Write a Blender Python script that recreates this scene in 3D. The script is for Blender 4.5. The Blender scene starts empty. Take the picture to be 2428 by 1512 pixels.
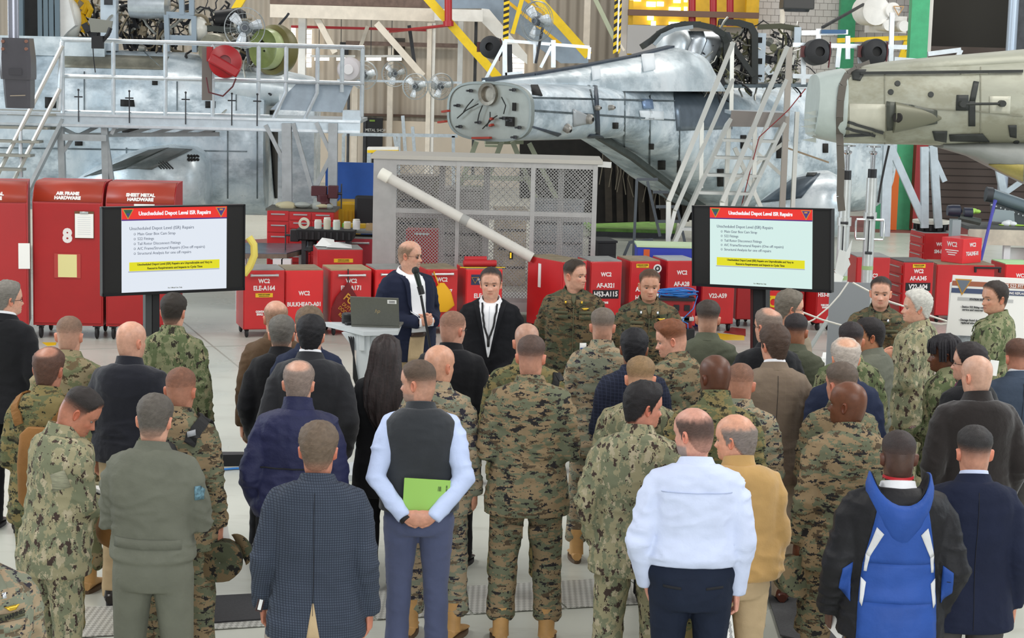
import bpy, math, random
import numpy as np
from mathutils import Vector, Matrix
from mathutils.bvhtree import BVHTree
random.seed(7)
RNG = np.random.RandomState(5)
PI = math.pi
S = bpy.context.scene
C = S.collection
# ------------------------------------------------------------------ camera
F, IW, IH = 4500.0, 2428.0, 1512.0
CAMZ = 3.5
TILT = math.atan(0.14)
ROLL = math.radians(1.5)
cam_data = bpy.data.cameras.new('camera')
cam_data.sensor_width = 36.0
cam_data.lens = 36.0 * F / IW
cam_data.clip_end = 300
cam = bpy.data.objects.new('camera', cam_data)
CM = Matrix.Translation((0, 0, CAMZ)) @ Matrix.Rotation(PI / 2 - TILT, 4, 'X') @ Matrix.Rotation(ROLL, 4, 'Z')
cam.matrix_world = CM
C.objects.link(cam)
S.camera = cam
# ------------------------------------------------------------------ light and exposure
S.view_settings.view_transform = 'Standard'
S.view_settings.look = 'None'
S.view_settings.exposure = 0.0
S.view_settings.gamma = 1.0
S.view_settings.use_curve_mapping = False
W = bpy.data.worlds.new('hangar_air')
S.world = W
W.use_nodes = True
W.node_tree.nodes['Background'].inputs[0].default_value = (0.92, 0.96, 1.0, 1)
W.node_tree.nodes['Background'].inputs[1].default_value = 0.36
def area(name, loc, aim, sx, sy, power, col=(1, 1, 1)):
 l = bpy.data.lights.new(name, 'AREA')
 l.shape = 'RECTANGLE'
 l.size, l.size_y, l.energy, l.color = sx, sy, power, col
 o = bpy.data.objects.new(name, l)
 o.location = loc
 o.rotation_euler = (Vector(aim) - Vector(loc)).to_track_quat('-Z', 'Y').to_euler()
 C.objects.link(o)
 return o
area('overhead_light_row', (-7, 12, 9.5), (-7, 12, 0), 2.0, 16, 1150, (1, 0.97, 0.92))
area('overhead_light_row', (7, 12, 9.5), (7, 12, 0), 2.0, 16, 1150, (1, 0.97, 0.92))
area('overhead_light_row', (-9, 36, 10.5), (-9, 38, 0), 14, 3, 950, (1, 0.96, 0.9))  # added overhead light that brightens the back of the hall
area('overhead_light_row', (9, 36, 10.5), (9, 38, 0), 14, 3, 950, (1, 0.96, 0.9))  # second added light, for the right half of the back
area('hangar_door_daylight', (4, -9, 6.0), (0, 14, 1.0), 14, 7, 2100, (0.95, 0.98, 1.0))
area('side_door_daylight', (-24, 24, 6.5), (-4, 30, 2.0), 10, 8, 2700, (0.80, 0.91, 1.0))
area('side_door_daylight', (22, 20, 7.5), (4, 30, 2.0), 10, 6, 1900, (0.84, 0.93, 1.0))
# ------------------------------------------------------------------ helpers
def ray(px, py):
 return CM.to_3x3() @ Vector(((px - IW / 2) / F, -(py - IH / 2) / F, -1.0))
def at_y(px, py, Y):
 d = ray(px, py)
 t = Y / d.y
 return Vector((d.x * t, Y, CAMZ + d.z * t))
def at_z(px, py, z=0.0):
 d = ray(px, py)
 t = (z - CAMZ) / d.z
 return Vector((d.x * t, d.y * t, z))
def gy(px, py):
 """world Y of the floor point seen at a photo pixel"""
 return at_z(px, py).y
def lin(c):
 if isinstance(c, str):
  c = [int(c[i:i + 2], 16) / 255 for i in (0, 2, 4)]
 return tuple((x / 12.92 if x <= 0.04045 else ((x + 0.055) / 1.055) ** 2.4) for x in c)
def local_matrix(o):
 m = Matrix.Translation(o.location) @ o.rotation_euler.to_matrix().to_4x4()
 return local_matrix(o.parent) @ m if o.parent else m
BARN = [0]
class MB:
 """collects shapes that belong to ONE mesh object"""
 def __init__(s):
  s.v, s.f, s.m = [], [], []
 def add(s, vs, fs, mi=0):
  b = len(s.v)
  s.v.extend([tuple(map(float, p)) for p in vs])
  s.f.extend([tuple(i + b for i in f) for f in fs])
  s.m.extend([mi] * len(fs))
  return s
 def box(s, c, d, rot=None, mi=0):
  x, y, z = d[0] / 2, d[1] / 2, d[2] / 2
  p = [Vector(q) for q in ((-x, -y, -z), (x, -y, -z), (x, y, -z), (-x, y, -z), (-x, -y, z), (x, -y, z), (x, y, z), (-x, y, z))]
  if rot is not None:
   p = [rot @ q for q in p]
  c = Vector(c)
  return s.add([q + c for q in p], [(0, 3, 2, 1), (4, 5, 6, 7), (0, 1, 5, 4), (1, 2, 6, 5), (2, 3, 7, 6), (3, 0, 4, 7)], mi)
 def bar(s, a, b, w, h=None, up=(0, 0, 1), mi=0):
  """rectangular bar from a to b"""
  a, b = Vector(a), Vector(b)
  h = w if h is None else h
  BARN[0] += 1      # a hair's difference in gauge keeps crossing bars from sharing a face
  w, h = w * (1 + .009 * (BARN[0] % 7)), h * (1 + .007 * (BARN[0] % 5))
  d = (b - a)
  L = d.length
  if L < 1e-6:
   return s
  d /= L
  u = Vector(up)
  if abs(d.dot(u)) > 0.98:
   u = Vector((0, 1, 0))
  x = d.cross(u).normalized()
  z = x.cross(d).normalized()
  r = Matrix((x, d, z)).transposed()
  return s.box((a + b) / 2, (w, L, h), r, mi)
 def loft(s, rings, cap=True, closed=True, mi=0):
  n = len(rings[0])
  vs = [p for r in rings for p in r]
  fs = []
  for i in range(len(rings) - 1):
   for j in range(n if closed else n - 1):
    k = (j + 1) % n
    fs.append((i * n + j, i * n + k, (i + 1) * n + k, (i + 1) * n + j))
  if cap:
   fs.append(tuple(range(n - 1, -1, -1)))
   fs.append(tuple(range((len(rings) - 1) * n, len(rings) * n)))
  return s.add(vs, fs, mi)
 def path(s, pts, r, n=8, cap=True, mi=0, flat=1.0):
  pts = [Vector(p) for p in pts]
  rs = r if isinstance(r, (list, tuple)) else [r] * len(pts)
  rings = []
  t0 = (pts[1] - pts[0]).normalized()
  u = t0.orthogonal().normalized()
  for i, p in enumerate(pts):
   t = (pts[min(i + 1, len(pts) - 1)] - pts[max(i - 1, 0)])
   t = t.normalized() if t.length > 1e-9 else t0
   u = (u - t * u.dot(t))
   u = u.normalized() if u.length > 1e-6 else t.orthogonal().normalized()
   w = t.cross(u)
   rings.append([p + (u * math.cos(2 * PI * k / n) + w * math.sin(2 * PI * k / n) * flat) * rs[i] for k in range(n)])
  return s.loft(rings, cap, True, mi)
 def tube(s, a, b, r, r2=None, n=10, mi=0):
  return s.path([a, b], [r, r if r2 is None else r2], n, True, mi)
 def ball(s, c, r, nu=12, nv=8, mi=0, rot=None):
  r = Vector((r, r, r)) if not hasattr(r, '__len__') else Vector(r)
  rings = []
  for i in range(nv + 1):
   a = PI * i / nv
   a = min(max(a, 0.02), PI - 0.02)
   ring = []
   for k in range(nu):
    q = Vector((r.x * math.sin(a) * math.cos(2 * PI * k / nu), r.y * math.sin(a) * math.sin(2 * PI * k / nu), -r.z * math.cos(a)))
    ring.append((rot @ q if rot is not None else q) + Vector(c))
   rings.append(ring)
  return s.loft(rings, True, True, mi)
 def lathe(s, prof, o, axis=(0, 0, 1), n=24, mi=0, cap=False):
  """prof: (radius, height) along axis from o"""
  ax = Vector(axis).normalized()
  u = ax.orthogonal().normalized()
  w = ax.cross(u)
  rings = [[Vector(o) + ax * h + (u * math.cos(2 * PI * k / n) + w * math.sin(2 * PI * k / n)) * max(r, 1e-4) for k in range(n)] for r, h in prof]
  return s.loft(rings, cap, True, mi)
 def prism(s, poly, vec, mi=0):
  """solid from a planar polygon of 3-D points pushed along vec"""
  n = len(poly)
  vec = Vector(vec)
  a = [Vector(p) for p in poly]
  b = [p + vec for p in a]
  fs = [tuple(range(n)), tuple(range(2 * n - 1, n - 1, -1))]
  for i in range(n):
   j = (i + 1) % n
   fs.append((j, i, n + i, n + j))
  return s.add(a + b, fs, mi)
 def quad(s, a, b, c, d, mi=0):
  return s.add([a, b, c, d], [(0, 1, 2, 3)], mi)
 def build(s, name, mats, parent=None, world=False, smooth=30, bevel=0, kind=None, solid=0):
  me = bpy.data.meshes.new(name)
  vs = s.v
  if world and parent is not None:
   inv = local_matrix(parent).inverted()
   vs = [tuple(inv @ Vector(p)) for p in vs]
  me.from_pydata(vs, [], s.f)
  mats = mats if isinstance(mats, (list, tuple)) else [mats]
  for m in mats:
   me.materials.append(m)
  if len(mats) > 1:
   me.polygons.foreach_set('material_index', s.m)
  if smooth:
   me.polygons.foreach_set('use_smooth', [True] * len(me.polygons))
   me.set_sharp_from_angle(angle=math.radians(smooth))
  me.update()
  o = bpy.data.objects.new(name, me)
  C.objects.link(o)
  if parent is not None:
   o.parent = parent
  if bevel:
   b = o.modifiers.new('bevel', 'BEVEL')
   b.width, b.segments, b.limit_method = bevel, 2, 'ANGLE'
  if solid:
   b = o.modifiers.new('solid', 'SOLIDIFY')
   b.thickness, b.offset = solid, 0
  if kind:
   o['kind'] = kind
  return o
def tag(o, label=None, cat=None, group=None, kind=None):
 for k, v in (('label', label), ('category', cat), ('group', group), ('kind', kind)):
  if v:
   o[k] = v
 return o
def thing(name, label, cat, loc=(0, 0, 0), rotz=0.0, group=None, kind=None):
 o = bpy.data.objects.new(name, None)
 o.empty_display_size = 0.2
 o.location = loc
 o.rotation_euler = (0, 0, rotz)
 C.objects.link(o)
 return tag(o, label, cat, group, kind)
def dup(root, loc=None, rotz=None, label=None):
 """a copy of a thing with copies of its parts and sub-parts"""
 r = root.copy()
 C.objects.link(r)
 if loc is not None:
  r.location = loc
 if rotz is not None:
  r.rotation_euler = (0, 0, rotz)
 if label:
  r['label'] = label
 for ch in KIDS(root):
  c = ch.copy()
  C.objects.link(c)
  c.parent = r
  for g in KIDS(ch):
   d = g.copy()
   C.objects.link(d)
   d.parent = c
 return r
def KIDS(o):
 return [c for c in o.children]
TEXTS = []
def text(s, size, m, parent, loc, rot=(PI / 2, 0, 0), align='CENTER', name='lettering', sx=0.82, bold=0.0, shear=0.0, depth=0.0015):
 """flat lettering, turned into a mesh in one batch at the end; loc is in the parent's space"""
 cu = bpy.data.curves.new(name, 'FONT')
 cu.body = s
 cu.size = size
 cu.align_x = align
 cu.align_y = 'CENTER'
 cu.offset = bold
 cu.shear = shear
 cu.extrude = depth
 cu.resolution_u = 3
 t = bpy.data.objects.new('tmp_text', cu)
 C.objects.link(t)
 o = bpy.data.objects.new(name, bpy.data.meshes.new(name))
 C.objects.link(o)
 o.parent = parent
 o.location = loc
 o.rotation_euler = rot
 o.scale = (sx, 1, 1)
 TEXTS.append((t, o, m))
 return o
REMESH = []
def remesh_later(o, voxel, smooth=3, after=None):
 r = o.modifiers.new('r', 'REMESH')
 r.mode = 'VOXEL'
 r.voxel_size = voxel
 r.use_smooth_shade = True
 q = o.modifiers.new('s', 'SMOOTH')
 q.factor = 0.5
 q.iterations = smooth
 REMESH.append((o, after))
 return o
AFTER = []
def finish_batches():
 dg = bpy.context.evaluated_depsgraph_get()
 dg.update()
 done = []
 for o, after in REMESH:
  me = bpy.data.meshes.new_from_object(o.evaluated_get(dg), depsgraph=dg)
  done.append((o, me, after))
 td = []
 for t, o, m in TEXTS:
  me = bpy.data.meshes.new_from_object(t.evaluated_get(dg), depsgraph=dg)
  td.append((t, o, me, m))
 for o, me, after in done:
  o.modifiers.clear()
  me.name = o.data.name
  o.data = me
  me.polygons.foreach_set('use_smooth', [True] * len(me.polygons))
  if after:
   after(o)
 for t, o, me, m in td:
  me.materials.clear()
  me.materials.append(m)
  o.data = me
  bpy.data.objects.remove(t)
 for fn in AFTER:
  fn()
# ------------------------------------------------------------------ noise for geometry
def _hash(ix, iy, iz):
 h = (ix * 374761393 + iy * 668265263 + iz * 2147483647) & 0x7fffffff
 h = ((h ^ (h >> 13)) * 1274126177) & 0x7fffffff
 return ((h ^ (h >> 16)) & 0xffff) / 65535.0
def vnoise(p):
 p = np.asarray(p, float)
 i = np.floor(p).astype(np.int64)
 f = p - i
 f = f * f * (3 - 2 * f)
 r = 0
 for dx in (0, 1):
  for dy in (0, 1):
   for dz in (0, 1):
    w = (f[:, 0] if dx else 1 - f[:, 0]) * (f[:, 1] if dy else 1 - f[:, 1]) * (f[:, 2] if dz else 1 - f[:, 2])
    r = r + w * _hash(i[:, 0] + dx, i[:, 1] + dy, i[:, 2] + dz)
 return r * 2 - 1
def sstep(a, b, x):
 t = np.clip((x - a) / (b - a), 0, 1)
 return t * t * (3 - 2 * t)
# ------------------------------------------------------------------ materials
MATS = {}
def nodes_of(name):
 m = bpy.data.materials.new(name)
 m.use_nodes = True
 nt = m.node_tree
 b = nt.nodes['Principled BSDF']
 return m, nt, b
def nd(nt, typ, **kw):
 n = nt.nodes.new(typ)
 for k, v in kw.items():
  if k in n.inputs.keys() if hasattr(n, 'inputs') else False:
   n.inputs[k].default_value = v
  else:
   setattr(n, k, v)
 return n
def coords(nt, scale=(1, 1, 1), rnd=True, kind='Object'):
 tc = nd(nt, 'ShaderNodeTexCoord')
 mp = nd(nt, 'ShaderNodeMapping')
 mp.inputs['Scale'].default_value = scale
 nt.links.new(tc.outputs[kind], mp.inputs['Vector'])
 if rnd:
  oi = nd(nt, 'ShaderNodeObjectInfo')
  mu = nd(nt, 'ShaderNodeVectorMath', operation='SCALE')
  mu.inputs[0].default_value = (31.7, 17.3, 23.9)
  nt.links.new(oi.outputs['Random'], mu.inputs['Scale'])
  nt.links.new(mu.outputs[0], mp.inputs['Location'])
 return mp.outputs[0]
def noise(nt, vec, scale, detail=3, rough=0.55):
 n = nd(nt, 'ShaderNodeTexNoise')
 n.inputs['Scale'].default_value = scale
 n.inputs['Detail'].default_value = detail
 n.inputs['Roughness'].default_value = rough
 nt.links.new(vec, n.inputs['Vector'])
 return n.outputs['Fac']
def ramp(nt, fac, stops, const=False):
 r = nd(nt, 'ShaderNodeValToRGB')
 if const:
  r.color_ramp.interpolation = 'CONSTANT'
 el = r.color_ramp.elements
 while len(el) < len(stops):
  el.new(0.5)
 for e, (p, c) in zip(el, stops):
  e.position = p
  e.color = (c[0], c[1], c[2], 1) if hasattr(c, '__len__') else (c, c, c, 1)
 nt.links.new(fac, r.inputs[0])
 return r.outputs[0]
def mix(nt, fac, a, b):
 n = nd(nt, 'ShaderNodeMix', data_type='RGBA')
 for sock, v in ((n.inputs[0], fac), (n.inputs[6], a), (n.inputs[7], b)):
  if isinstance(v, (int, float)):
   sock.default_value = v
  elif isinstance(v, tuple):
   sock.default_value = (v[0], v[1], v[2], 1)
  else:
   nt.links.new(v, sock)
 return n.outputs[2]
def bump(nt, b, fac, strength=0.3, dist=0.01):
 n = nd(nt, 'ShaderNodeBump')
 n.inputs['Strength'].default_value = strength
 n.inputs['Distance'].default_value = dist
 nt.links.new(fac, n.inputs['Height'])
 nt.links.new(n.outputs[0], b.inputs['Normal'])
def mat(name, col, rough=0.5, metal=0.0, var=0.0, vscale=6.0, bmp=0.0, bscale=60.0, spec=None, col2=None, stretch=(1, 1, 1), coat=0, sheen=0):
 if name in MATS:
  return MATS[name]
 m, nt, b = nodes_of(name)
 c = lin(col)
 b.inputs['Base Color'].default_value = (*c, 1)
 b.inputs['Roughness'].default_value = rough
 b.inputs['Metallic'].default_value = metal
 if spec is not None:
  b.inputs['Specular IOR Level'].default_value = spec
 if coat:
  b.inputs['Coat Weight'].default_value = coat
 if sheen:
  b.inputs['Sheen Weight'].default_value = sheen
 if var or col2:
  v = coords(nt, stretch)
  f = noise(nt, v, vscale, 4, 0.6)
  d = lin(col2) if col2 else tuple(x * (1 - var) for x in c)
  e = c if col2 else tuple(min(1, x * (1 + var)) for x in c)
  nt.links.new(ramp(nt, f, [(0.36, d), (0.64, e)]), b.inputs['Base Color'])
 if bmp:
  v = coords(nt)
  bump(nt, b, noise(nt, v, bscale, 3), bmp, 0.01)
 MATS[name] = m
 return m
def emit(name, col, strength):
 if name in MATS:
  return MATS[name]
 m, nt, b = nodes_of(name)
 c = lin(col)
 b.inputs['Base Color'].default_value = (0.02, 0.02, 0.02, 1)
 b.inputs['Emission Color'].default_value = (*c, 1)
 b.inputs['Emission Strength'].default_value = strength
 b.inputs['Roughness'].default_value = 0.25
 MATS[name] = m
 return m
def camo(name, kind):
 """pixel camouflage, woven in layers over the cloth's own coordinates"""
 if name in MATS:
  return MATS[name]
 m, nt, b = nodes_of(name)
 pal = {'wood': (('8f7c60', '6b6f5a', '55493a', '2c2a2b'), (10, 10, 25), 0.0052),
   'woodlight': (('a08e74', '7e8270', '6a5d4c', '34323a'), (10, 10, 25), 0.0052),
   'woodgreen': (('82754e', '63674a', '4f4a36', '2a2b22'), (10, 10, 22), 0.0052),
   'wooddark': (('6c5c44', '4c503e', '4a3f30', '232220'), (10, 10, 24), 0.0052),
   'nwu': (('989274', '787c64', 'aea48a', '443833'), (18, 18, 11), 0.005),
   'nwugreen': (('7f8263', '5d6849', '948d6e', '35322a'), (17, 17, 11), 0.005),
   'ocp': (('94886a', '75795a', '6e5f47', '4a4030'), (9, 9, 13), 0.003)}[kind]
 (base, c1, c2, c3), st, px = pal
 tc = nd(nt, 'ShaderNodeTexCoord')
 oi = nd(nt, 'ShaderNodeObjectInfo')
 mu = nd(nt, 'ShaderNodeVectorMath', operation='SCALE')
 mu.inputs[0].default_value = (3.7, 5.3, 4.9)
 nt.links.new(oi.outputs['Random'], mu.inputs['Scale'])
 ad = nd(nt, 'ShaderNodeVectorMath', operation='ADD')
 nt.links.new(tc.outputs['Object'], ad.inputs[0])
 nt.links.new(mu.outputs[0], ad.inputs[1])
 sn = nd(nt, 'ShaderNodeVectorMath', operation='SNAP')
 sn.inputs[1].default_value = (px, px, px)
 nt.links.new(ad.outputs[0], sn.inputs[0])
 def layer(off, k, det=4):
  mp = nd(nt, 'ShaderNodeMapping')
  mp.inputs['Location'].default_value = off
  mp.inputs['Scale'].default_value = tuple(q * k for q in st)
  nt.links.new(sn.outputs[0], mp.inputs['Vector'])
  return noise(nt, mp.outputs[0], 1.0, det, 0.62)
 col = mix(nt, ramp(nt, layer((0, 0, 0), 1.0), [(0, 0.0), (0.50, 1.0)], True), lin(base), lin(c1))
 col = mix(nt, ramp(nt, layer((7, 3, 9), 1.15), [(0, 0.0), (0.585, 1.0)], True), col, lin(c2))
 col = mix(nt, ramp(nt, layer((13, 21, 5), 1.5), [(0, 0.0), (0.585, 1.0)], True), col, lin(c3))
 nt.links.new(col, b.inputs['Base Color'])
 b.inputs['Roughness'].default_value = 0.9
 b.inputs['Specular IOR Level'].default_value = 0.2
 bump(nt, b, noise(nt, coords(nt), 26, 3), 0.35, 0.012)
 MATS[name] = m
 return m
def cloth(name, col, rough=0.85, var=0.12, bmp=0.4, bscale=22, check=None, sheen=0.0, spec=0.25):
 if name in MATS:
  return MATS[name]
 m, nt, b = nodes_of(name)
 c = lin(col)
 f = noise(nt, coords(nt), 5, 3)
 base = ramp(nt, f, [(0.3, tuple(x * (1 - var) for x in c)), (0.7, tuple(x * (1 + var) for x in c))])
 if check:
  ccol, pitch, width = check
  tc = nd(nt, 'ShaderNodeTexCoord')
  sx = nd(nt, 'ShaderNodeSeparateXYZ')
  nt.links.new(tc.outputs['Object'], sx.inputs[0])
  out = []
  for k in ('x', 'z'):
   src = sx.outputs['Z']
   if k == 'x':
    a = nd(nt, 'ShaderNodeMath', operation='ADD')
    nt.links.new(sx.outputs['X'], a.inputs[0])
    h5 = nd(nt, 'ShaderNodeMath', operation='MULTIPLY')
    h5.inputs[1].default_value = .35
    nt.links.new(sx.outputs['Y'], h5.inputs[0])
    nt.links.new(h5.outputs[0], a.inputs[1])
    src = a.outputs[0]
   w = nd(nt, 'ShaderNodeMath', operation='WRAP')
   w.inputs[1].default_value = pitch
   w.inputs[2].default_value = 0
   nt.links.new(src, w.inputs[0])
   l = nd(nt, 'ShaderNodeMath', operation='LESS_THAN')
   l.inputs[1].default_value = width
   nt.links.new(w.outputs[0], l.inputs[0])
   out.append(l.outputs[0])
  mx = nd(nt, 'ShaderNodeMath', operation='MAXIMUM')
  nt.links.new(out[0], mx.inputs[0])
  nt.links.new(out[1], mx.inputs[1])
  base = mix(nt, mx.outputs[0], base, lin(ccol))
 nt.links.new(base, b.inputs['Base Color'])
 b.inputs['Roughness'].default_value = rough
 b.inputs['Specular IOR Level'].default_value = spec
 if sheen:
  b.inputs['Sheen Weight'].default_value = sheen
 bump(nt, b, noise(nt, coords(nt), bscale, 4), bmp, 0.012)
 MATS[name] = m
 return m
def attr_mat(name, rough, spec=0.4, bmp=0.1, bscale=120, sss=0.0):
 if name in MATS:
  return MATS[name]
 m, nt, b = nodes_of(name)
 a = nd(nt, 'ShaderNodeAttribute', attribute_name='Col')
 f = noise(nt, coords(nt), 45, 3)
 mm = nd(nt, 'ShaderNodeMix', data_type='RGBA', blend_type='MULTIPLY')
 mm.inputs[0].default_value = 1
 nt.links.new(a.outputs['Color'], mm.inputs[6])
 nt.links.new(ramp(nt, f, [(0.3, 0.86), (0.7, 1.08)]), mm.inputs[7])
 nt.links.new(mm.outputs[2], b.inputs['Base Color'])
 b.inputs['Roughness'].default_value = rough
 b.inputs['Specular IOR Level'].default_value = spec
 if sss:
  b.inputs['Subsurface Weight'].default_value = sss
  b.inputs['Subsurface Radius'].default_value = (0.01, 0.004, 0.002)
  b.inputs['Subsurface Scale'].default_value = 0.6
 bump(nt, b, noise(nt, coords(nt), bscale, 2), bmp, 0.004)
 MATS[name] = m
 return m
def metal_skin(name, a='c3cbd0', c='8d969c', scale=1.2, metal=0.75, rough=0.36, stretch=(1, 1, 1), grime=None):
 """bare aircraft skin: scuffed, streaked sheet metal"""
 if name in MATS:
  return MATS[name]
 m, nt, b = nodes_of(name)
 v = coords(nt, stretch, rnd=False)
 f = noise(nt, v, scale, 6, 0.68)
 col = ramp(nt, f, [(0.36, lin(c)), (0.5, tuple((x + y) / 2 for x, y in zip(lin(a), lin(c)))), (0.62, lin(a))])
 if grime:
  g = noise(nt, coords(nt, (0.7, 0.7, 1.2), False), 1.7, 5, 0.7)
  col = mix(nt, ramp(nt, g, [(0.47, 0.0), (0.62, 1.0)]), col, lin(grime))
 nt.links.new(col, b.inputs['Base Color'])
 nt.links.new(ramp(nt, noise(nt, v, scale * 2.3, 5), [(0.35, rough - 0.1), (0.65, rough + 0.16)]), b.inputs['Roughness'])
 b.inputs['Metallic'].default_value = metal
 bump(nt, b, noise(nt, v, 2.2, 3), 0.15, 0.03)
 MATS[name] = m
 return m
# ------------------------------------------------------------------ the hall
def wallmat(name, col, rib=None, ribw=0.1, rough=.75, var=.08):
 m, nt, b = nodes_of(name)
 c = lin(col)
 f = noise(nt, coords(nt, (.5, .5, .25), False), 2.5, 4)
 base = ramp(nt, f, [(.3, tuple(x * (1 - var) for x in c)), (.7, tuple(x * (1 + var) for x in c))])
 if rib:
  w = nd(nt, 'ShaderNodeTexWave', wave_type='BANDS', bands_direction='X')
  w.inputs['Scale'].default_value = rib
  tc = nd(nt, 'ShaderNodeTexCoord')
  nt.links.new(tc.outputs['Object'], w.inputs['Vector'])
  bump(nt, b, w.outputs['Fac'], 1.0, .05)
 nt.links.new(base, b.inputs['Base Color'])
 b.inputs['Roughness'].default_value = rough
 return m
CORR = wallmat('corrugated_beige', 'b3a797', 1.2)
CREAM = wallmat('cream_wall', 'dccdb9')
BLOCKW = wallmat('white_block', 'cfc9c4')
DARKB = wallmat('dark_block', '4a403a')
WHT_P = mat('white_paint', 'e4e2dd', .45, var=.05)
CREAM_P = mat('cream_paint', 'd8cdbd', .5, var=.06)
YEL = mat('yellow_paint', 'e2bd10', .45, var=.06)
YELB = mat('yellow_paint_deep', 'd9a90a', .45, var=.08)
BLK = mat('black_paint', '17171a', .5)
DGREY = mat('dark_grey_steel', '3c3d40', .5, .3, var=.2)
GALV = mat('galvanised', 'b9c2c8', .38, .75, var=.12, vscale=14)
ALU = mat('aluminium', 'd3dade', .3, .6, var=.08, vscale=10)
RUST = mat('rust_brown', '6d5a50', .7, var=.2)
REDPIPE = mat('red_pipe', 'a8242a', .4)
GREEN = mat('green_column', '3d9b6c', .5, var=.08)
REDF = mat('red_floor_paint', '7d4442', .5, var=.15)
BLUEP = mat('blue_panel', '2255a8', .55, var=.06)
# floor with its own mottling
m, nt, b = nodes_of('hangar_floor')
v = coords(nt, (1, 1, 1), False)
c1 = ramp(nt, noise(nt, v, .35, 5, .6), [(.3, lin('b7bab0')), (.7, lin('c9cbc1'))])
c2 = ramp(nt, noise(nt, coords(nt, (.6, 2.2, 1), False), 1.4, 6, .7), [(.54, 0.0), (.70, .45)])
nt.links.new(mix(nt, c2, c1, lin('9c9b90')), b.inputs['Base Color'])
nt.links.new(ramp(nt, noise(nt, v, .9, 4), [(.3, .22), (.7, .40)]), b.inputs['Roughness'])
b.inputs['Specular IOR Level'].default_value = .5
FLOORM = m
f = MB()
f.box((0, 24, -.1), (90, 62, .2))
FLOOR = f.build('floor', FLOORM, smooth=0)
FLOOR['kind'] = 'structure'
def floor_patch(name, pts, m, z=.004, th=.004, parent=None):
 b_ = MB()
 P = [at_z(x, y, 0) for x, y in pts]
 P = [Vector((q.x, q.y, z)) for q in P]
 b_.prism(P, (0, 0, -th))
 return b_.build(name, m, parent, smooth=0)
# trench covers: diamond plates let into the floor, one object each
m, nt, b = nodes_of('diamond_plate')
b.inputs['Base Color'].default_value = (*lin('c7c7c1'), 1)
b.inputs['Metallic'].default_value = .35
b.inputs['Roughness'].default_value = .4
ck = nd(nt, 'ShaderNodeTexChecker')
ck.inputs['Scale'].default_value = 38
ck.inputs['Color1'].default_value = (*lin('d6d6d0'), 1)
ck.inputs['Color2'].default_value = (*lin('a5a59f'), 1)
mp = nd(nt, 'ShaderNodeMapping')
mp.inputs['Rotation'].default_value = (0, 0, .785)
tc = nd(nt, 'ShaderNodeTexCoord')
nt.links.new(tc.outputs['Object'], mp.inputs[0])
nt.links.new(mp.outputs[0], ck.inputs['Vector'])
nt.links.new(ck.outputs['Color'], b.inputs['Base Color'])
bump(nt, b, ck.outputs['Fac'], .6, .01)
PLATE = m
A, B = at_z(150, 1446), at_z(1500, 1371)
A2, B2 = at_z(150, 1522), at_z(1500, 1446)
dirv = (B - A).normalized()
wv = (at_z(1150, 1455) - at_z(1150, 1390))
for k in range(-1, 8):
 p0 = A + dirv * (k * .62)
 p1 = A + dirv * (k * .62 + .605)
 wn = Vector((-dirv.y, dirv.x, 0)) * -abs(wv.dot(Vector((-dirv.y, dirv.x, 0))))
 pl = MB()
 pl.prism([Vector((q.x, q.y, .006)) for q in (p0, p0 + wn, p1 + wn, p1)], (0, 0, .006))
 pl.build('trench_plate', PLATE, FLOOR, smooth=0)
floor_patch('yellow_line', [(100, 812), (134, 812), (132, 818), (112, 820)], YEL, parent=FLOOR)
floor_patch('yellow_line', [(1690, 806), (1700, 790), (1765, 796), (1765, 806)], YEL, parent=FLOOR)
floor_patch('red_line', [(1715, 788), (1735, 776), (1768, 780), (1768, 797)], mat('red_line_paint', '8f2b26', .5), parent=FLOOR)
floor_patch('red_walkway', [(1990, 512), (2500, 518), (2500, 560), (1990, 549)], REDF, parent=FLOOR)
floor_patch('red_walkway', [(560, 570), (640, 566), (640, 590), (560, 600)], REDF, parent=FLOOR)
for k, (a, b2) in enumerate((((430, 760), (640, 930)), ((100, 830), (800, 815)), ((900, 1180), (1500, 1165)), ((1900, 880), (2100, 870)))):
 p0, p1 = at_z(*a), at_z(*b2)
 l = MB()
 l.bar((p0.x, p0.y, .001), (p1.x, p1.y, .001), .018, .004)
 l.build('floor_joint', mat('joint_grey', '9a9a92', .8), FLOOR)
for nm, lab, pts in (('floor_mat', 'black rubber floor mat beside marine with backpack', [(470, 1421), (862, 1400), (884, 1456), (460, 1485)]),
      ('carpet_mat', 'dark grey ribbed carpet mat under tan suit man', [(1790, 1322), (2090, 1318), (2130, 1580), (1850, 1512)])):
 o = floor_patch(nm, pts, mat(nm, '333336' if 'floor' in nm else '4e4e50', .85, var=.15, vscale=80), .022, .010)
 tag(o, lab, 'mat')
# back wall: cream below, corrugated above, between columns
YB = 50.0
def wall_rect(name, x0, x1, y0, y1, m, Y=YB, th=.25, kind='structure', parent=None, world=True):
 """upright slab whose front face covers a photo rectangle at depth Y"""
 xm, ym = (x0 + x1) / 2, (y0 + y1) / 2
 a = Vector((at_y(x0, ym, Y).x, Y, at_y(xm, y0, Y).z))
 c = Vector((at_y(x1, ym, Y).x, Y, at_y(xm, y1, Y).z))
 b_ = MB()
 z0, z1 = max(0, min(a.z, c.z)), max(a.z, c.z)
 b_.box(((a.x + c.x) / 2, Y + th / 2, (z0 + z1) / 2), (abs(c.x - a.x), th, z1 - z0))
 o = b_.build(name, m, parent, world=parent is not None, smooth=0)
 if kind:
  o['kind'] = kind
 return o
wall_rect('wall_back', -400, 1480, -420, 276, CORR)
wall_rect('wall_back_lower', -400, 1480, 276, 520, CREAM, YB - .06, .3)
wall_rect('wall_back_right', 1470, 2205, -420, 560, BLOCKW, YB - 3)
wall_rect('wall_right', 2195, 2900, 118, 560, DARKB, YB - 8)
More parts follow.
